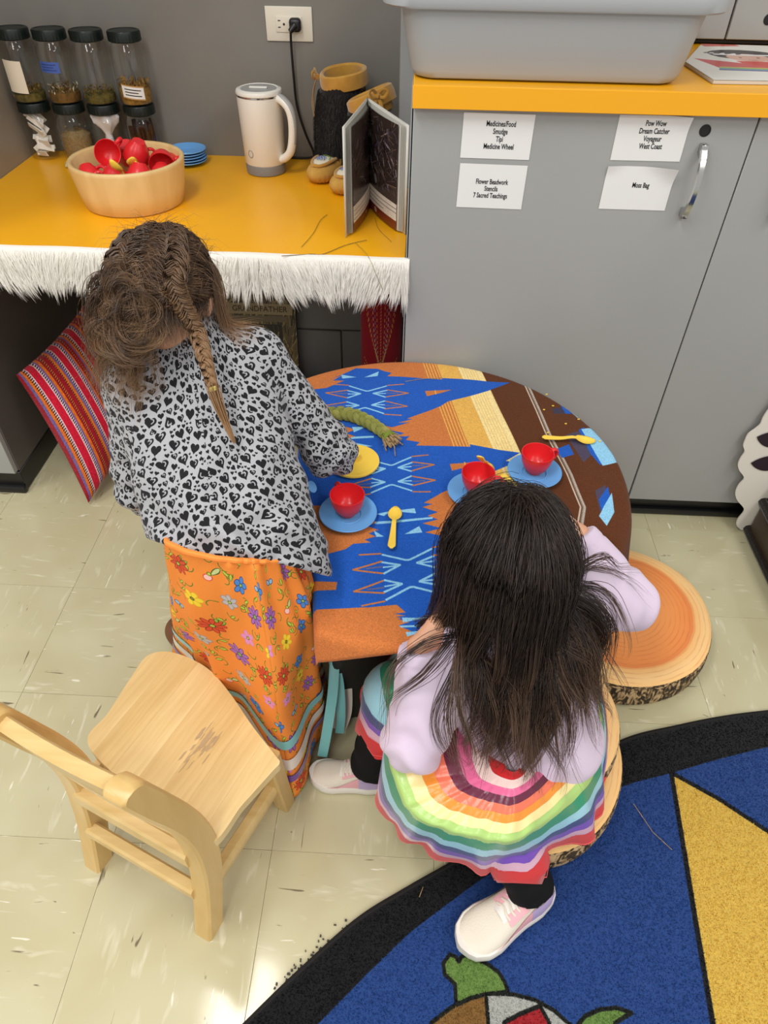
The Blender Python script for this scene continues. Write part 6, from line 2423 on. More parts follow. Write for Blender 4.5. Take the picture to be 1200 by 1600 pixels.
def body1(P):
    d = union([cone(P, PL-[0, 0, .01], (N1+PL)/2, .050, .050), cone(P, (N1+PL)/2, N1-[0, .0, .05], .052, .040), cone(P, SL, SR, .026, .026)], .03)
    d = smin(d, cone(P, N1, H1-R1[:, 2]*.05-R1[:, 1]*.01, .034, .032), .02)
    d = smin(d, head_sdf(P, H1, R1, 0.84), .012)
    for s_, e_, w_ in ((SR, ER_, WR_), (SL, EL_, WL_)):
        d = smin(d, union([cone(P, s_, e_, .032, .026), cone(P, e_, w_, .026, .018)], .01), .02)
    for h_, k_, a_, f_ in ((PL+[.045, .02, -.02], KR, AR, A((-.205, .86, .022))), (PL+[-.05, .02, -.02], KL, AL, A((-.50, .985, .022)))):
        d = smin(d, union([cone(P, h_, k_, .044, .038), cone(P, k_, a_, .038, .027), cone(P, a_-[0, 0, .025], f_, .026, .02)], .012), .015)
    d = smin(d, hand_sdf(P, WR_, (-.35, .85, -.25), (0, -.3, -.95), 1), .008)
    d = smin(d, hand_sdf(P, WL_, (.5, .8, -.15), (.2, -.2, -.95), -1), .008)
    return d


V, F = sdf_mesh(body1, (-.60, .58, -.01), (-.06, 1.16, 1.02), .0042)
keep_world(fast_mesh('body', relax(V, F, 1), F, M_skin, p1), p1)
face_parts(p1, H1, R1, 0.84, (70, 44, 30))

AX1 = nrm(N1-PL)
HEM0 = PL+AX1*0.014
RS1 = nrm(A((.83, .35, -.05))).astype(np.float32)


def shirt1(P):
    dl = cone(P, A((-.395, .888, .752)), A((-.312, .710, .572)), .060, .066)
    dr = cone(P, A((-.278, .950, .752)), A((-.185, .718, .562)), .062, .072)
    dc = cone(P, A((-.338, .925, .782)), A((-.255, .702, .575)), .058, .084)
    dq = cone(P, A((-.255, .702, .575)), A((-.165, .672, .515)), .070, .058)
    d = union([dl, dr, dc, dq], .05)
    d = smin(d, cone(P, N1-AX1*.06, N1+AX1*.006, .054, .044), .02)
    y = cone(P, SL, SR, .046, .046)
    d = smin(d, y, .03)
    for s_, e_, w_ in ((SR, ER_, WR_), (SL, EL_, WL_)):
        sl = smin(cone(P, s_, e_, .046, .042), cone(P, e_, w_, .041, .027), .014)
        d = smin(d, sl, .016)
    # creases: soft drapes down the back, tighter ones at elbows and waist
    q = P-PL.astype(np.float32)
    ax = q@AX1
    sd = q@nrm(np.cross(AX1, [0, 0, 1.])).astype(np.float32)
    d = d+.0050*np.sin(sd*64+8*np.sin(ax*14))*np.clip((.26-ax)/.2, 0, 1)
    d = d+.0042*np.sin(ax*95+26*sd+2*np.sin(sd*60))*np.clip((.14-ax)/.1, 0, 1)
    for e_, s_ in ((ER_, SR), (EL_, SL)):
        r_ = np.linalg.norm(P-e_, axis=1)
        tx = (P-e_)@nrm(s_-e_)
        d = d+.0048*np.sin(tx*150+1.2*np.sin((P[:, 0]+P[:, 1])*60))*np.exp(-(r_/.065)**2)
        r2 = np.linalg.norm(P-s_, axis=1)
        d = d+.0028*np.sin(((P-s_)@nrm(A((.4, -.5, .6))))*120)*np.exp(-(r2/.06)**2)
    d = d+wob(P, 36, 3, .0030)
    d = np.maximum(d, -((P-HEM0)@AX1)-.42*(q@RS1)+.004*np.sin(sd*30))            # hem
    d = np.maximum(d, -(cone(P, N1+AX1*.012, N1+A((-.03, .045, .09)), .037, .046)))   # neckline
    for w_, e_ in ((WR_, ER_), (WL_, EL_)):
        d = np.maximum(d, np.where(cone(P, w_, w_+nrm(w_-e_)*.05, .034, .034) < 0, (P-w_)@nrm(w_-e_)+.004, -1))
    return d


V, F = sdf_mesh(shirt1, (-.56, .56, .46), (-.05, 1.12, .90), .0038)
V = relax(V, F, 1)
bones = [(PL, N1, .085, .08, (0, .6, -.8), .095), (SR, ER_, .046, .042, (-.5, .8, 0), .045), (ER_, WR_, .042, .03, (-1, 0, 0), .04), (SL, EL_, .046, .042, (.5, .8, 0), .045), (EL_, WL_, .042, .03, (1, 0, 0), .04)]
keep_world(fast_mesh('heart_top', V, F, M_heart, p1, uv=bone_uv(V, F, bones, 0.195)), p1)
# ------------------------------------------------------------------ skirt
hem = A([(-0.196, 0.590, .02), (-0.150, 0.690, .022), (-0.150, 0.800, .022), (-0.205, 0.955, .03), (-0.330, 1.030, .03), (-0.455, 1.000, .04), (-0.500, 0.895, .05), (-0.420, 0.800, .04), (-0.310, 0.705, .03)])
nA, nT = 120, 46
hemc = catmull(hem, nA, True)
wz = nrm(AX1+A((0, 0, .5)))
ws = nrm(np.cross([0, 1., 0], wz))
wf = np.cross(wz, ws)
WC = PL+A((.004, -.004, .038))
# each hem point hangs from the waist point that lies in the same direction
dh = (hemc-hemc.mean(0))[:, :2]
th = np.unwrap(np.arctan2(dh@wf[:2], dh@ws[:2]))
waist = WC+np.outer(np.cos(th), ws)*.098+np.outer(np.sin(th), wf)*.074
waist[:, 2] -= .34*(waist[:, 0]-WC[0])-.020


def skirt1(off=0.0, ts=np.linspace(0, 1, nT)):
    out = []
    ctrw = waist.mean(0)
    for t_ in ts:
        bul = math.sin(PI*min(t_*1.6, 1))*0.012
        p = waist*(1-t_)+hemc*t_
        # fuller over the hips, then hanging straight
        e = t_**1.0
        p[:, :2] = waist[:, :2]*(1-e)+hemc[:, :2]*e
        c = p.mean(0)
        rad_ = nrm((p-c)*[1, 1, 0])
        gat = (0.0055*np.sin(th*22+2*np.sin(3*th))*(1-t_)**2+0.009*np.sin(th*9+1.5*np.sin(2*th))*t_**.7)
        gat = gat+0.003*np.sin(14*t_+th*4)
        out.append(push(p+rad_*(bul+gat)[:, None], body1, .008, 2)+rad_*off)
    return np.array(out)


Pk = skirt1()
for _ in range(1):
    q_ = Pk.copy()
    q_[1:-1] = .25*Pk[:-2]+.5*Pk[1:-1]+.25*Pk[2:]
    Pk = .25*np.roll(q_, 1, 1)+.5*q_+.25*np.roll(q_, -1, 1)

Pk[1:] = push(Pk[1:], body1, .005, 3)


def skirt_rows(ts, off):
    x = np.array(ts)*(nT-1)
    i = np.minimum(x.astype(int), nT-2)
    f = (x-i)[:, None, None]
    p = Pk[i]*(1-f)+Pk[i+1]*f
    c = p.mean(1, keepdims=True)
    return p+nrm((p-c)*[1, 1, .2])*off


arc = np.r_[0, np.cumsum(np.linalg.norm(np.diff(Pk[nT//2], axis=0), axis=1))]
uS = np.linspace(0, 1.18, nA+1)
Pw = np.concatenate([Pk, Pk[:, :1]], 1)
vS = np.linspace(0.60, 0, nT)
uv = np.stack(np.meshgrid(uS/0.37, vS/0.33, indexing='xy'), -1)
sk = keep_world(MB().grid(Pw, uv).obj('floral_skirt', M_floral, p1, angle=180), p1)
md = sk.modifiers.new('thick', 'SOLIDIFY')
md.thickness, md.offset = 0.002, -1
M_rt = pm('teal_satin', (130, 204, 204), 0.3, 0.5, sheen=0.2)
M_rw = pm('cream_satin', (234, 222, 210), 0.3, 0.5, sheen=0.2)
M_rp = pm('purple_satin', (104, 52, 150), 0.3, 0.5, sheen=0.2)
M_ro = pm('orange_satin', (240, 130, 30), 0.3, 0.5, sheen=0.2)
for t0, t1, mt in ((0.700, 0.738, M_rt), (0.785, 0.835, M_rw), (0.865, 0.898, M_rp)):
    q = skirt_rows(np.linspace(t0, t1, 4), 0.0025)
    keep_world(MB().grid(q, None, 0, True).obj('ribbon', mt, sk, angle=180), p1)
# gathered waistband
wr_ = np.array([w_+nrm(w_-WC)*(.003+.002*math.sin(k_*1.3)) for k_, w_ in enumerate(waist)])
keep_world(MB().tube(np.vstack([wr_, wr_[:1]]), .0045, 8).obj('waistband', pm('orange_cotton_band', (244, 142, 58), 0.75), sk), p1)
# hanging ribbon tails on the table side
kx = A((-0.120, 0.775, 0.205))
for mt, pts, wd in ((M_rt, [kx, kx+A((-.002, -.045, -.05)), kx+A((-.012, -.090, -.12)), kx+A((-.022, -.105, -.185))], .010),
                    (M_rt, [kx, kx+A((.010, -.020, -.05)), kx+A((.014, -.050, -.11)), kx+A((.010, -.062, -.165))], .009),
                    (M_rw, [kx+A((.002, .02, -.02)), kx+A((.014, .0, -.07)), kx+A((.016, -.03, -.13)), kx+A((.004, -.05, -.17))], .018),
                    (M_ro, [A((-.115, .86, .33)), A((-.085, .86, .315)), A((-.075, .835, .275)), A((-.078, .81, .25))], .013)):
    q = catmull(pts, 16)
    keep_world(MB().tube(q, wd, 8, up=(0, -.7, .7), flat=0.06).obj('ribbon_tail', mt, sk), p1)
# brown boot and denim cuff of the foot that steps out to the left
M_brown_sh = pm('brown_leather_shoe', (112, 70, 40), 0.5, 0.4)
M_denim = pm('pale_denim', (132, 142, 160), 0.85, 0.2, bump=(400, 0.3, 0.001))


def shoe_sdf(P, heel, toe, w, h):
    heel, toe = A(heel), A(toe)
    m = heel*(1-.35)+toe*.35
    d = union([ellip(P, toe*.75+heel*.25+A((0, 0, h*.5)), (w, w, h*.62)), cone(P, heel+A((0, 0, h*.55)), toe*.8+heel*.2+A((0, 0, h*.45)), w*.85, w*.9)], .02)
    d = smin(d, cone(P, m*.5+heel*.5+A((0, 0, h*.6)), m*.4+heel*.6+A((0, 0, h*1.6)), w*.8, w*.75), .015)
    return np.maximum(d, .001-P[:, 2])


for (he, to_) in (((-.455, .880, 0), (-.530, .995, 0)), ((-.235, .765, 0), (-.200, .89, 0))):
    V, F = sdf_mesh(lambda P: shoe_sdf(P, he, to_, .034, .042), A((min(he[0], to_[0])-.06, he[1]-.06, -.01)), A((max(he[0], to_[0])+.06, to_[1]+.06, .10)), .004)
    keep_world(fast_mesh('shoe', V, F, M_brown_sh, p1), p1)
for k_, a_ in ((KL, AL), (KR, AR)):
    keep_world(MB().tube([a_+(k_-a_)*.02, a_+(k_-a_)*.2, a_+(k_-a_)*.7, k_], [.034, .035, .036, .036], 20).obj('trouser_leg', M_denim, p1), p1)

# ------------------------------------------------------------------ her hair: two loose braids
M_hair1 = hair_mat('brown_hair', (72, 53, 39), (172, 132, 92), (128, 97, 68))
rng1 = np.random.default_rng(41)
HR = A((.0675, .0825, .0825))


def h2w(q):
    return H1+(q*HR)@R1.T+R1[:, 2]*.010-R1[:, 1]*.008


def scalp1(P):
    return ellip(P, H1+R1[:, 2]*.010-R1[:, 1]*.008, HR, R1)


# braid lines over the head in unit-sphere coordinates (side, face, top)
lineR = nrm(catmull(A([(.10, .42, .92), (.20, -.05, .98), (.34, -.50, .80), (.44, -.78, .45), (.48, -.86, .12), (.46, -.86, -.22)]), 40))
lineL = nrm(catmull(A([(-.12, .40, .92), (-.30, -.10, .95), (-.50, -.45, .74), (-.64, -.66, .40), (-.68, -.70, .05), (-.66, -.70, -.30)]), 40))
cap = MB()
Pc_ = []
for i in range(22):
    row = []
    for j in range(44):
        a = 2*PI*j/44
        lim = 1.15+1.18*(0.5-0.5*math.cos(a))          # lower at the back than over the face
        ph = lim*i/21
        q = A((math.sin(ph)*math.sin(a), math.sin(ph)*math.cos(a), math.cos(ph)))
        row.append(h2w(q*1.0))
    Pc_.append(row)
cap.grid(Pc_, None, 0, True)
hairroot = keep_world(cap.obj('hair', pm('hair_base_brown', (66, 49, 37), 0.9, 0.1), p1, angle=180), p1)
NS = 3400
phs, azs = [], []
while len(phs) < NS:
    q = nrm(rng1.normal(size=3))
    a = math.atan2(q[0], q[1])
    if math.acos(q[2]) < 1.12+1.14*(0.5-0.5*math.cos(a)):
        phs.append(q)
Q = A(phs)
K = 12
paths = np.zeros((NS, K, 3))
for i in range(NS):
    ln = lineR if Q[i, 0] > -.06+.05*rng1.normal() else lineL
    dd_ = ((ln-Q[i])**2).sum(1)
    j = min(int(dd_.argmin())+int(rng1.integers(3, 10)), 39)
    tgt = ln[j]+rng1.normal(0, .05, 3)
    s = np.linspace(0, 1, K)
    bow = rng1.uniform(.01, .085)
    fr = rng1.normal(0, .006)
    for k in range(K):
        q = nrm(Q[i]*(1-s[k])+tgt*s[k])
        paths[i, k] = h2w(q*(1.015+bow*math.sin(PI*s[k])+fr*s[k]))
wv = np.linspace(0, 1, K)
paths += 0.0012*np.sin(wv*9+rng1.uniform(0, 6, (NS, 1)))[..., None]*rng1.normal(size=(NS, 1, 3))
V, F, t_ = strands(paths, rng1.uniform(.0004, .0008, NS), .2)
keep_world(fast_mesh('combed_strands', V, F, M_hair1, hairroot, attr=('along', t_*.45)), p1)
# stray frizz
NF = 260
Qf = Q[rng1.integers(0, NS, NF)]
base = h2w(Qf*1.03)
out = nrm(base-H1)
tang = nrm(np.cross(out, rng1.normal(size=(NF, 3))))
L = rng1.uniform(.02, .06, (NF, 1))
fp = np.stack([base, base+out*L*.15+tang*L*.35, base+out*L*.32+tang*L*.75, base+out*L*.35+tang*L*1.1-A((0, 0, .2))*L], 1)
V, F, t_ = strands(fp, .00028, .8)
keep_world(fast_mesh('stray_hairs', V, F, M_hair1, hairroot, attr=('along', t_*.8+.15)), p1)


def cloud1(P):
    return np.minimum(np.minimum(scalp1(P), shirt1(P)), body1(P))


def hair_braid(path, amp, rad, pitch, name, along0=.3, along1=1.0, up=None):
    b = keep_world(link(name, MB().mesh(name+'_core'), hairroot), p1)
    for k, (pts, rd) in enumerate(plait(path, amp, rad, pitch, 16, up if up is not None else (0, -.6, .8))):
        L_ = np.linspace(0, 1, len(pts))
        T = nrm(np.gradient(pts, axis=0))
        X_ = nrm(np.cross(T, [0, -.6, .8]))
        Z_ = np.cross(X_, T)
        allp = []
        for q in range(40):
            a, rr_ = rng1.uniform(0, 2*PI), math.sqrt(rng1.uniform(.15, 1))
            tw = a+L_*6
            allp.append(pts+(X_*np.cos(tw)[:, None]+Z_*np.sin(tw)[:, None])*(rd*rr_*.95)[:, None])
        V, F, t_ = strands(A(allp), rd.mean()*.17, .02)
        keep_world(fast_mesh('braid_strand', V, F, M_hair1, b, attr=('along', along0+(along1-along0)*t_)), p1)
    return b


onhead = [h2w(q*(1.03+.09*k_/4)) for k_, q in enumerate(lineR[14::6])]
tail = push(A([(-0.3038, 0.8709, 0.872), (-0.2966, 0.8605, 0.862), (-0.2851, 0.8346, 0.845), (-0.2714, 0.8055, 0.815)]), shirt1, .010)
pathR = catmull(np.vstack([onhead, tail]), 90)
hair_braid(pathR, [.006, .0095, .0095, .0080, .0065, .0045], [.006, .0085, .0080, .0065, .0052, .0036], .038, 'braid', .15, .75)
te = push(A([(-0.2714, 0.8055, 0.815), (-0.2651, 0.7959, 0.795), (-0.2571, 0.7881, 0.77), (-0.2447, 0.7736, 0.745)]), shirt1, .006)
tp_ = catmull(te, 14)
tuft = tp_[None]+rng1.normal(0, 1, (90, 1, 3))*(0.0045*(1-.75*np.linspace(0, 1, 14)))[None, :, None]
V, F, t_ = strands(tuft, .0006, .4)
keep_world(fast_mesh('braid_tail', V, F, M_hair1, hairroot, attr=('along', .8+.3*t_)), p1)
M_band = pm('yellow_hair_elastic', (222, 206, 110), 0.5)
tt_ = nrm(te[1]-te[0])
keep_world(MB().tube([te[0]-tt_*.003, te[0]+tt_*.003], .0062, 14).obj('hair_elastic', M_band, hairroot), p1)
# the left braid comes loose: a looped knot and long falling wisps
onl = [h2w(q*1.03) for q in lineL[17::6]]
knot = A([(-0.4152, 0.9025, 0.885), (-0.411, 0.895, 0.862), (-0.4268, 0.8953, 0.83), (-0.4462, 0.8896, 0.8)])
pathL = catmull(np.vstack([onl, knot]), 80)
hair_braid(pathL, [.007, .014, .017, .014], [.007, .012, .014, .010], .052, 'braid', .15, .8)


def fall(roots, dirs, n, ds, stiff, grav, sdf, off, curl, rg, spread=0.0, stick=None, nst_=None):
    P = [A(roots)]
    d = nrm(A(dirs))
    ph = rg.uniform(0, 6, len(roots))
    ax = nrm(rg.normal(size=(len(roots), 3))*[1, 1, .3])
    for k in range(n):
        s = k/n
        g_ = A((0, 0, -1.))*grav
        d = nrm(d*stiff+g_+ax*(curl*s*s)*np.sin(ph+9*s)[:, None]+rg.normal(0, spread, d.shape))
        q = P[-1]+d*ds
        q2 = push(q.astype(np.float32), sdf, off, 1)
        if stick is not None:
            m = k < nst_
            if m.any():
                z = q2[m]
                q2[m] = z-grad(stick, z)*(stick(z)-off)[:, None]
        d = nrm(q2-P[-1])
        P.append(P[-1]+d*ds)
    return np.stack(P, 1)


NW = 44
az = rng1.uniform(0, 1, NW)
rootq = nrm(np.stack([-.90+.62*az, -.25-.65*az, -.32+.60*rng1.uniform(size=NW)*(1-.7*az)], 1))
roots = h2w(rootq*1.06)
wide = (np.arange(NW) % 5 == 0)[:, None]
dirs = R1@A((-.22, -.38, -.15))+(R1@A((-.6, .05, .15)))*wide+rng1.normal(0, .24, (NW, 3))
gp = fall(roots, dirs, 20, .0090, .78, .33, cloud1, .006, .85, rng1, .06)
nc = 16
ch_ = (gp[:, None]+rng1.normal(0, .006, (NW, nc, 1, 3))*(.4+.9*np.linspace(0, 1, 21))[None, None, :, None]).reshape(-1, 21, 3)
V, F, t_ = strands(ch_, .0004, .6)
keep_world(fast_mesh('loose_wisps', V, F, M_hair1, hairroot, attr=('along', .1+t_*.7)), p1)
# short nape hairs below the hairline
NN = 900
an_ = PI+rng1.normal(0, .75, NN)
pn_ = 1.15+1.18*(0.5-0.5*np.cos(an_))-rng1.uniform(.0, .22, NN)
qn_ = np.stack([np.sin(pn_)*np.sin(an_), np.sin(pn_)*np.cos(an_), np.cos(pn_)], 1)
gp = fall(h2w(qn_*1.012), R1@A((.12, -.25, -1.))+rng1.normal(0, .16, (NN, 3)), 8, .0052, .86, .08, cloud1, .0015, .2, rng1, .03)
V, F, t_ = strands(gp, .00035, .8)
keep_world(fast_mesh('nape_hairs', V, F, M_hair1, hairroot, attr=('along', .05+t_*.4)), p1)
# the undone braid: loops of hair gathered over the left of the nape
NL = 70
kc = A((-0.3844, 0.8431, 0.884))
kn = nrm(A((0.05, -.75, .62)))
k1 = nrm(np.cross(kn, [0, 0, 1.]))
k2 = np.cross(kn, k1)
lp = []
for i in range(NL):
    a0, sp_ = rng1.uniform(0, 6.28), rng1.uniform(2.2, 4.2)*rng1.choice([-1, 1])
    rx_, ry_ = rng1.uniform(.012, .034), rng1.uniform(.018, .046)
    o_ = k1*rng1.normal(0, .012)+k2*rng1.normal(-.012, .020)+kn*rng1.uniform(-.004, .016)
    t_ = np.linspace(a0, a0+sp_, 16)
    base_ = kc+o_+np.outer(np.cos(t_)*rx_, k1)+np.outer(np.sin(t_)*ry_, k2)+np.outer(.008*np.sin(t_*1.5), kn)
    for q in range(12):
        lp.append(base_+rng1.normal(0, .0022, 3)+np.outer(np.linspace(0, 1, 16), rng1.normal(0, .004, 3)))
lp = push(A(lp), cloud1, .004, 1)
V, F, t_ = strands(lp, .0004, .5)
keep_world(fast_mesh('loose_knot', V, F, M_hair1, hairroot, attr=('along', .15+t_*.6)), p1)
# a short curtain on the right of the head
NW = 15
rootq = nrm(np.stack([.75+.2*rng1.uniform(size=NW), -.25+.5*rng1.uniform(size=NW), .0+.6*rng1.uniform(size=NW)], 1))
gp = fall(h2w(rootq*1.03), R1@A((.05, -.15, -.5))+rng1.normal(0, .12, (NW, 3)), 12, .0095, .70, .35, cloud1, .004, .3, rng1, .04)
ch_ = (gp[:, None]+rng1.normal(0, .004, (NW, nc, 1, 3))*(.4+.8*np.linspace(0, 1, 13))[None, None, :, None]).reshape(-1, 13, 3)
V, F, t_ = strands(ch_, .0004, .6)
keep_world(fast_mesh('loose_wisps', V, F, M_hair1, hairroot, attr=('along', .2+t_*.8)), p1)

# ================================================================== SEATED CHILD (lavender hoodie, ribbon skirt)
p2 = thing('person', 'seated child with long dark hair, in a lavender hoodie and rainbow ribbon skirt', 'person', (0.23, 0.62, 0.177))
H2 = A((0.158, 0.684, 0.606))
R2 = rim_frame((-.08, .84, -.54), (0, .55, .83))
PB, NB = A((.246, .605, .285)), A((.188, .672, .528))
S2R, S2L = A((.285, .730, .482)), A((.098, .612, .482))
E2R, E2L = A((.390, .765, .442)), A((.034, .532, .362))
W2R, W2L = A((.302, .836, .528)), A((.034, .606, .506))
K2R, K2L = A((.005, .672, .262)), A((.170, .495, .240))
A2R, A2L = A((-.040, .634, .070)), A((.246, .424, .085))


def pants2(P):
    d = 1e9
    for h_, k_, a_ in ((A((.215, .640, .265)), K2R, A2R), (A((.240, .590, .265)), K2L, A2L)):
        e = smin(cone(P, h_, k_, .064, .052), cone(P, k_, a_, .052, .040), .02)
        e = e+.0025*np.sin((P@nrm(k_-a_))*120+2*np.sin(P[:, 0]*70))*np.clip(1-np.linalg.norm(P-a_, axis=1)/.12, 0, 1)
        d = np.minimum(d, e) if isinstance(d, np.ndarray) else e
    d = smin(d, ellip(P, (.24, .615, .268), (.10, .085, .075)), .03)
    d = np.maximum(d, .178-P[:, 2]-10*((P[:, 0]-.232)**2+(P[:, 1]-.715)**2 > .205**2))
    for a_, k_ in ((A2R, K2R), (A2L, K2L)):
        d = np.maximum(d, np.where(np.linalg.norm(P-a_, axis=1) < .08, -((P-a_)@nrm(k_-a_)), -1)-.010)
    return d


def body2(P):
    d = union([cone(P, PB-[0, 0, .02], NB-[0, 0, .06], .066, .050), cone(P, S2L, S2R, .028, .028)], .03)
    d = smin(d, cone(P, NB, H2-R2[:, 2]*.05, .033, .031), .02)
    d = smin(d, head_sdf(P, H2, R2, 0.97), .012)
    for s_, e_, w_ in ((S2R, E2R, W2R), (S2L, E2L, W2L)):
        d = smin(d, union([cone(P, s_, e_, .030, .025), cone(P, e_, w_, .025, .018)], .01), .02)
    for h_, k_, a_, f_ in ((A((.215, .640, .265)), K2R, A2R, A((-.10, .632, .022))), (A((.240, .590, .265)), K2L, A2L, A((.165, .366, .036)))):
        d = smin(d, union([cone(P, h_, k_, .055, .040), cone(P, k_, a_, .040, .027), cone(P, a_-[0, 0, .04], f_, .018, .012)], .01), .03)
    d = smin(d, hand_sdf(P, W2R, (-.85, .40, .25), (-.3, -.6, .5), -1), .008)
    d = smin(d, hand_sdf(P, W2L, (.70, .60, .30), (.3, -.5, .7), 1), .008)
    return d


V, F = sdf_mesh(body2, (-.17, .30, .0), (.48, .95, .74), .0042)
keep_world(fast_mesh('body', relax(V, F, 1), F, M_skin, p2), p2)
face_parts(p2, H2, R2, 0.97, (52, 34, 24))
AX2 = nrm(NB-PB)


def hoodie2(P):
    d = union([cone(P, PB-AX2*.03, NB-AX2*.06, .098, .074), cone(P, PB+A((.035, .045, -.02)), S2R-A((.02, .01, .05)), .075, .055), cone(P, PB+A((-.05, -.03, .0)), S2L+A((.02, .01, -.05)), .070, .055), cone(P, S2L, S2R, .050, .050)], .05)
    for s_, e_, w_ in ((S2R, E2R, W2R), (S2L, E2L, W2L)):
        sl = smin(cone(P, s_, e_, .050, .047), cone(P, e_, w_, .046, .029), .018)
        d = smin(d, sl, .022)
    # hood lying on the back
    hc = NB+A((.018, -.055, -.035))
    R_ = rim_frame((.3, -.75, .55), (0, .6, .8))
    d = smin(d, ellip(P, hc, (.080, .026, .060), R_), .018)
    d = smin(d, ellip(P, hc+A((.012, -.028, -.045)), (.055, .020, .035), R_), .014)
    q = (P-hc.astype(np.float32))@R_.astype(np.float32)
    d = d+.004*np.sin(q[:, 2]*90+3*np.sin(q[:, 0]*26))*np.exp(-(np.linalg.norm(q, axis=1)/.07)**2)
    for e_, s_ in ((E2R, S2R), (E2L, S2L)):
        r_ = np.linalg.norm(P-e_, axis=1)
        tx = (P-e_)@nrm(s_-e_)
        d = d+.0050*np.sin(tx*130+1.5*np.sin((P[:, 0]-P[:, 1])*55))*np.exp(-(r_/.07)**2)
    ax = (P-PB.astype(np.float32))@AX2
    d = d+.003*np.sin(ax*80+2*np.sin(P[:, 0]*40))*np.clip((.12-ax)/.1, 0, 1)
    d = d+wob(P, 30, 8, .0038)
    d = np.maximum(d, -(ax+.052))
    d = np.maximum(d, -cone(P, NB, H2-R2[:, 2]*.03, .038, .050))
    for w_, e_ in ((W2R, E2R), (W2L, E2L)):
        tq = (P-w_)@nrm(w_-e_)
        rr_ = np.linalg.norm(P-w_, axis=1)
        d = d+np.where((rr_ < .06) & (tq < -.022) & (tq > -.026), .0022, 0)
        d = np.maximum(d, np.where(cone(P, w_, w_+nrm(w_-e_)*.05, .036, .036) < 0, tq+.002, -1))
    return d


M_lav = pm('lavender_fleece', (210, 192, 214), 0.9, 0.15, bump=(260, 0.2, 0.001), sheen=0.25, var=((216, 199, 219), 12))
V, F = sdf_mesh(hoodie2, (-.05, .42, .20), (.50, .93, .64), .0040)
keep_world(fast_mesh('hoodie', relax(V, F, 1), F, M_lav, p2), p2)
M_blk = pm('black_trousers', (20, 20, 22), 0.85, 0.2, bump=(300, 0.3, 0.001))
V, F = sdf_mesh(pants2, (-.12, .32, .04), (.37, .76, .37), .0042)
keep_world(fast_mesh('trousers', relax(V, F, 1), F, M_blk, p2), p2)

# ------------------------------------------------------------------ ribbon skirt: rings of satin from waist to hem
mid = A([(0.0157, 0.7036, 0.33), (-0.0017, 0.6257, 0.33), (-0.0046, 0.5414, 0.325), (0.0163, 0.4761, 0.31), (0.0408, 0.4411, 0.305), (0.089, 0.4227, 0.305), (0.1363, 0.414, 0.305), (0.1833, 0.411, 0.305), (0.2375, 0.448, 0.29), (0.292, 0.4983, 0.275), (0.3353, 0.5484, 0.26), (0.3656, 0.627, 0.235), (.370, .720, .222), (.25, .82, .235), (.10, .80, .30), (.045, .755, .335)])
hemp = A([(-0.0664, 0.681, 0.17), (-0.0074, 0.6242, 0.15), (-0.0231, 0.5619, 0.14), (-0.0164, 0.5247, 0.13), (0.0125, 0.4859, 0.125), (0.064, 0.4565, 0.125), (0.1512, 0.4282, 0.125), (0.2114, 0.4435, 0.125), (0.2737, 0.4657, 0.13), (0.3403, 0.4807, 0.13), (0.3674, 0.5223, 0.125), (0.3868, 0.5863, 0.15), (.402, .760, .181), (.24, .87, .185), (.03, .83, .20), (-.045, .755, .19)])
wc2 = A((0.1881, 0.5146, 0.335))
nA2 = 128
midc, hemc2 = catmull(mid, nA2, True), catmull(hemp, nA2, True)
ins = wc2+0.012*nrm((midc-wc2)*[1, 1, .2])
cols = [((206, 40, 46), 'red_satin'), ((240, 208, 202), 'pale_pink_satin'), ((226, 104, 150), 'hot_pink_satin'), ((104, 30, 60), 'maroon_satin'), ((234, 116, 86), 'coral_satin'), ((236, 146, 48), 'orange_satin_band'), ((244, 226, 158), 'pale_yellow_satin'), ((176, 212, 122), 'lime_satin'), ((42, 150, 112), 'green_satin'), ((158, 214, 234), 'pale_blue_satin'), ((54, 72, 130), 'navy_satin'), ((122, 78, 190), 'violet_satin'), ((222, 178, 200), 'pink_lavender_satin'), ((214, 44, 48), 'red_hem_cotton')]
edges = [0, .075, .15, .215, .28, .345, .405, .475, .56, .645, .715, .77, .825, .875, 1.0]


def skirt2(t_, inset=0.0):
    """one ring of points at depth t (0 waist, .52 lap ridge, 1 hem)"""
    s0 = .52
    if t_ <= s0:
        u = t_/s0
        p = ins*(1-u)+midc*u
        p[:, 2] += .010*math.sin(PI*u)
    else:
        u = (t_-s0)/(1-s0)
        p = midc*(1-u)+hemc2*u
        ctr = A((.22, .60, 0))
        p += nrm((midc-ctr)*[1, 1, 0])*(.006*math.sin(PI*u))
        p[:, 2] += .006*math.sin(PI*u)*(1-u)
    a = np.linspace(0, 2*PI, nA2, endpoint=False)
    p[:, 2] += (.0025*np.sin(a*17+t_*14)+.002*np.sin(a*29+3))*min(1, t_/.5)**2
    p += nrm((p-A((.22, .60, 0)))*[1, 1, 0])*(.006*np.sin(a*13+2*np.sin(3*a))*max(0, t_-.55)/.45)[:, None]
    p = push(p, pants2, .007, 2)
    return p-nrm((p-A((.22, .60, 0)))*[1, 1, 0])*inset-A((0, 0, .8))*inset


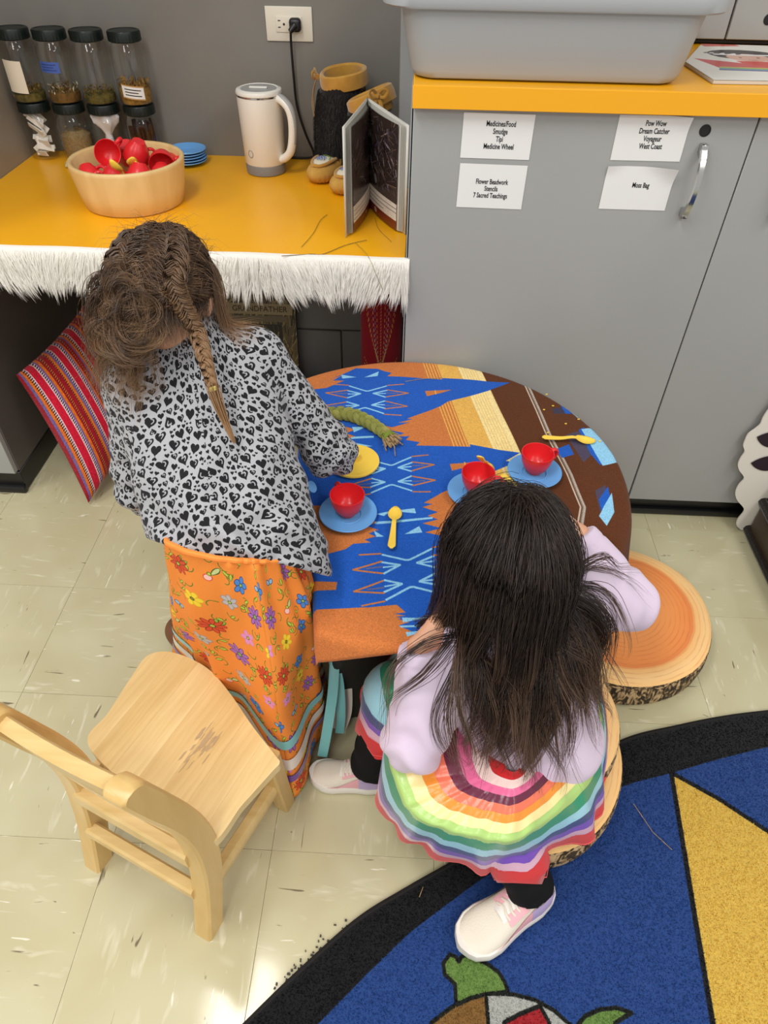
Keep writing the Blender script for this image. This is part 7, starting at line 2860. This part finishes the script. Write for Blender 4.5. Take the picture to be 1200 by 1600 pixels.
base = keep_world(MB().grid([skirt2(x, .0025) for x in np.linspace(0, 1, 60)], None, 0, True).obj('ribbon_skirt', pm('skirt_lining', (200, 60, 60), 0.8), p2, angle=180), p2)
for (rgb, nm), t0, t1 in zip(cols, edges[:-1], edges[1:]):
    mt = pm(nm, rgb, 0.27 if 'cotton' not in nm else 0.8, 0.5, bump=(70, 0.25, 0.003), sheen=0.2)
    rg_ = [skirt2(x) for x in np.linspace(t0-.004, t1, 7)]
    rg_[0][:, 2] += .0004
    keep_world(MB().grid(rg_, None, 0, True).obj('ribbon', mt, base, angle=180), p2)
hm = skirt2(.985)
keep_world(MB().tube(np.vstack([hm, hm[:1]])+A((0, 0, .0006)), .0007, 5).obj('hem_stitch', pm('pink_thread', (236, 110, 100), 0.7), base), p2)

# ------------------------------------------------------------------ running shoes
M_sw = pm('white_mesh_upper', (228, 220, 204), 0.75, 0.3, bump=(420, 0.5, 0.0015))
M_ss = pm('white_foam_sole', (236, 232, 224), 0.5, 0.4)
M_sp = pm('pink_overlay', (236, 178, 186), 0.6, 0.3)
M_sv = pm('lavender_heel', (190, 172, 214), 0.6, 0.3)


def half_w(s, L):
    """half width of the foot outline, s from heel 0 to toe 1"""
    return L*np.interp(s, [0, .03, .10, .22, .40, .55, .70, .82, .91, .97, 1.0], [.06, .115, .160, .182, .176, .190, .214, .208, .168, .096, .02])


def shoe(heel, toe, z0, parent):
    heel, toe = A(heel), A(toe)
    L = float(np.linalg.norm(toe-heel))
    X_ = (toe-heel)/L
    M_ = Matrix(((X_[0], -X_[1], 0, heel[0]), (X_[1], X_[0], 0, heel[1]), (0, 0, 1, z0), (0, 0, 0, 1)))
    root = keep_world(link('shoe', MB().mesh('shoe_group'), parent), parent)
    n = 34
    ss = 0.5-0.5*np.cos(np.linspace(0, PI, n))
    toe_lift = lambda s: .010*max(0, (s-.72)/.28)**2+.004*max(0, (.1-s)/.1)

    def section(s, w, zl, zh, p, m=15, y0=0):
        out = []
        for k in range(m):
            a = PI*k/(m-1)
            c_, s_ = math.cos(a), math.sin(a)
            out.append((s*L, w*np.sign(c_)*abs(c_)**p, zl+(zh-zl)*abs(s_)**p))
        return out
    hgt = lambda s: np.interp(s, [0, .05, .15, .3, .42, .55, .72, .88, .96, 1], [.045, .066, .074, .074, .066, .052, .043, .035, .026, .012])
    R = [section(s, half_w(s, L)*.93, .016+toe_lift(s), hgt(s)+toe_lift(s), .72) for s in ss]
    keep_world(MB().rings(R, True, True, True, 0, M_).obj('upper', M_sw, root, angle=180), parent)
    # sole
    R = []
    for s in ss:
        w, tl = half_w(s, L)*1.04, toe_lift(s)
        R.append([(s*L+(-.004 if s < .1 else (.003 if s > .9 else 0)), w*q, z+tl) for q, z in ((.86, .0005), (.97, .004), (1.0, .012), (.98, .021), (.93, .026), (-.93, .026), (-.98, .021), (-1.0, .012), (-.97, .004), (-.86, .0005))])
    keep_world(MB().rings(R, True, True, True, 0, M_).obj('sole', M_ss, root, angle=60), parent)

    def band(s0, s1, lo, hi, off, mt, name, sides=(1, -1)):
        b = MB()
        for sd in sides:
            P = []
            for s in np.linspace(s0, s1, 18):
                w = half_w(s, L)*.93+off
                row = []
                for q in np.linspace(lo(s), hi(s), 5):
                    a = q*PI/2
                    row.append((s*L, sd*w*math.cos(a)**.72, .0165+toe_lift(s)+(hgt(s)-.016+off)*math.sin(a)**.72))
                P.append(row)
            b.grid([[tuple(M_ @ Vector(p)) for p in r] for r in P])
        keep_world(b.obj(name, mt, root, angle=180), parent)
    band(.30, .985, lambda s: .0, lambda s: .16+.30*max(0, (.62-s)/.3)*(s < .62), .0012, M_sp, 'side_overlay')
    band(.02, .34, lambda s: .0, lambda s: .45, .0014, M_sv, 'heel_overlay')
    band(.36, .56, lambda s: .55, lambda s: .98, .0016, M_sp, 'collar_overlay')
    band(.60, .99, lambda s: .0, lambda s: .16, .0016, M_sp, 'toe_guard')
    # tongue with two lace bars
    P = [[(s*L, y, hgt(s)+.0035-22*y*y) for y in np.linspace(-.015, .015, 7)] for s in np.linspace(.40, .60, 8)]
    tg = keep_world(MB().grid([[tuple(M_ @ Vector(p)) for p in r] for r in P]).obj('tongue', M_ss, root, angle=180), parent)
    b = MB()
    for s in (.44, .49, .54):
        b.tube([M_ @ Vector((s*L+.002*math.cos(k), y, hgt(s)+.0050-20*y*y)) for k, y in enumerate(np.linspace(-.017, .017, 9))], .0022, 6, flat=.5)
    keep_world(b.obj('lace', M_sw, root), parent)


shoe((.288, .446, 0), (.128, .340, 0), .0145, p2)
shoe((-.010, .628, 0), (-.160, .634, 0), .0005, p2)

# ------------------------------------------------------------------ her long dark hair
M_hair2 = hair_mat('dark_brown_hair', (40, 30, 26), (116, 88, 68), (66, 51, 42))
rng2 = np.random.default_rng(77)
HC2 = H2+R2[:, 2]*.012-R2[:, 1]*.008
HR2 = A((.082, .097, .096))


def scalp2(P):
    return ellip(P, HC2, HR2, R2)


def cloud2(P):
    return np.minimum(scalp2(P), hoodie2(P))


whorl = nrm(A((.10, -.10, .99)))
wx = nrm(np.cross([0, 1., 0], whorl))
wy = np.cross(whorl, wx)
Pc_ = []
for i in range(24):
    row = []
    for j in range(48):
        a = 2*PI*j/48
        back = 0.5-0.5*math.sin(a)                       # 1 at the back of the head
        ph = (1.0+1.0*back)*i/23
        q = whorl*math.cos(ph)+(wx*math.cos(a)+wy*math.sin(a))*math.sin(ph)
        row.append(HC2+(q*HR2*1.0)@R2.T)
    Pc_.append(row)
hr2 = keep_world(MB().grid(Pc_, None, 0, True).obj('hair', pm('hair_base_dark', (38, 29, 25), 0.9, 0.1), p2, angle=180), p2)
NG = 300
qs = []
while len(qs) < NG:
    a = rng2.uniform(0, 2*PI)
    back = 0.5-0.5*math.sin(a)
    ph = (0.80+0.90*back)*rng2.uniform(0, 1)**.75
    qs.append((a, ph))
qs = A(qs)
dirt = np.outer(np.cos(qs[:, 0]), wx)+np.outer(np.sin(qs[:, 0]), wy)
q = np.outer(np.cos(qs[:, 1]), whorl)+dirt*np.sin(qs[:, 1])[:, None]
tn = dirt*np.cos(qs[:, 1])[:, None]-np.outer(np.sin(qs[:, 1]), whorl)
roots = HC2+(q*HR2*1.01)@R2.T
# hair is combed from the crown to the sides and the back
front = np.clip(dirt[:, 1:2]+.15, 0, 1)
sidew = np.sign(dirt[:, :1]+1e-3)*A((1., 0, 0))
sweep = tn*(1-.75*front)+(sidew*1.0+A((0, -.55, -.1)))*front
dirs = nrm(sweep)@R2.T
nst = 30
gp = fall(roots, dirs, nst, .0138, (.80), .21, cloud2, .006, .40, rng2, .012, scalp2, np.clip((1.75-qs[:, 1])*.092/.0138, 2, 12))
nc = 24
cl = np.linspace(0, 1, nst+1)
rnd = rng2.normal(0, 1, (NG, nc, 1, 3))
sprd = .0075*(1-.55*cl)+.004*np.clip((cl-.75)/.25, 0, 1)
ch_ = (gp[:, None]+rnd*sprd[None, None, :, None]).reshape(-1, nst+1, 3)
ch_ += (.0015*np.sin(cl*14+rng2.uniform(0, 6, (len(ch_), 1))))[..., None]*rng2.normal(size=(len(ch_), 1, 3))
ch_ = push(ch_.astype(np.float32), scalp2, .0010, 1)
# individual lengths
cutl = rng2.uniform(.72, 1.0, len(ch_))
out = np.empty_like(ch_)
for i in range(len(ch_)):
    s = np.linspace(0, cutl[i]*nst, nst+1)
    for a in range(3):
        out[i, :, a] = np.interp(s, np.arange(nst+1), ch_[i, :, a])
V, F, t_ = strands(out, rng2.uniform(.00035, .00065, len(out)), .25)
keep_world(fast_mesh('long_strands', V, F, M_hair2, hr2, attr=('along', np.clip((t_-.45)/.55, 0, 1))), p2)
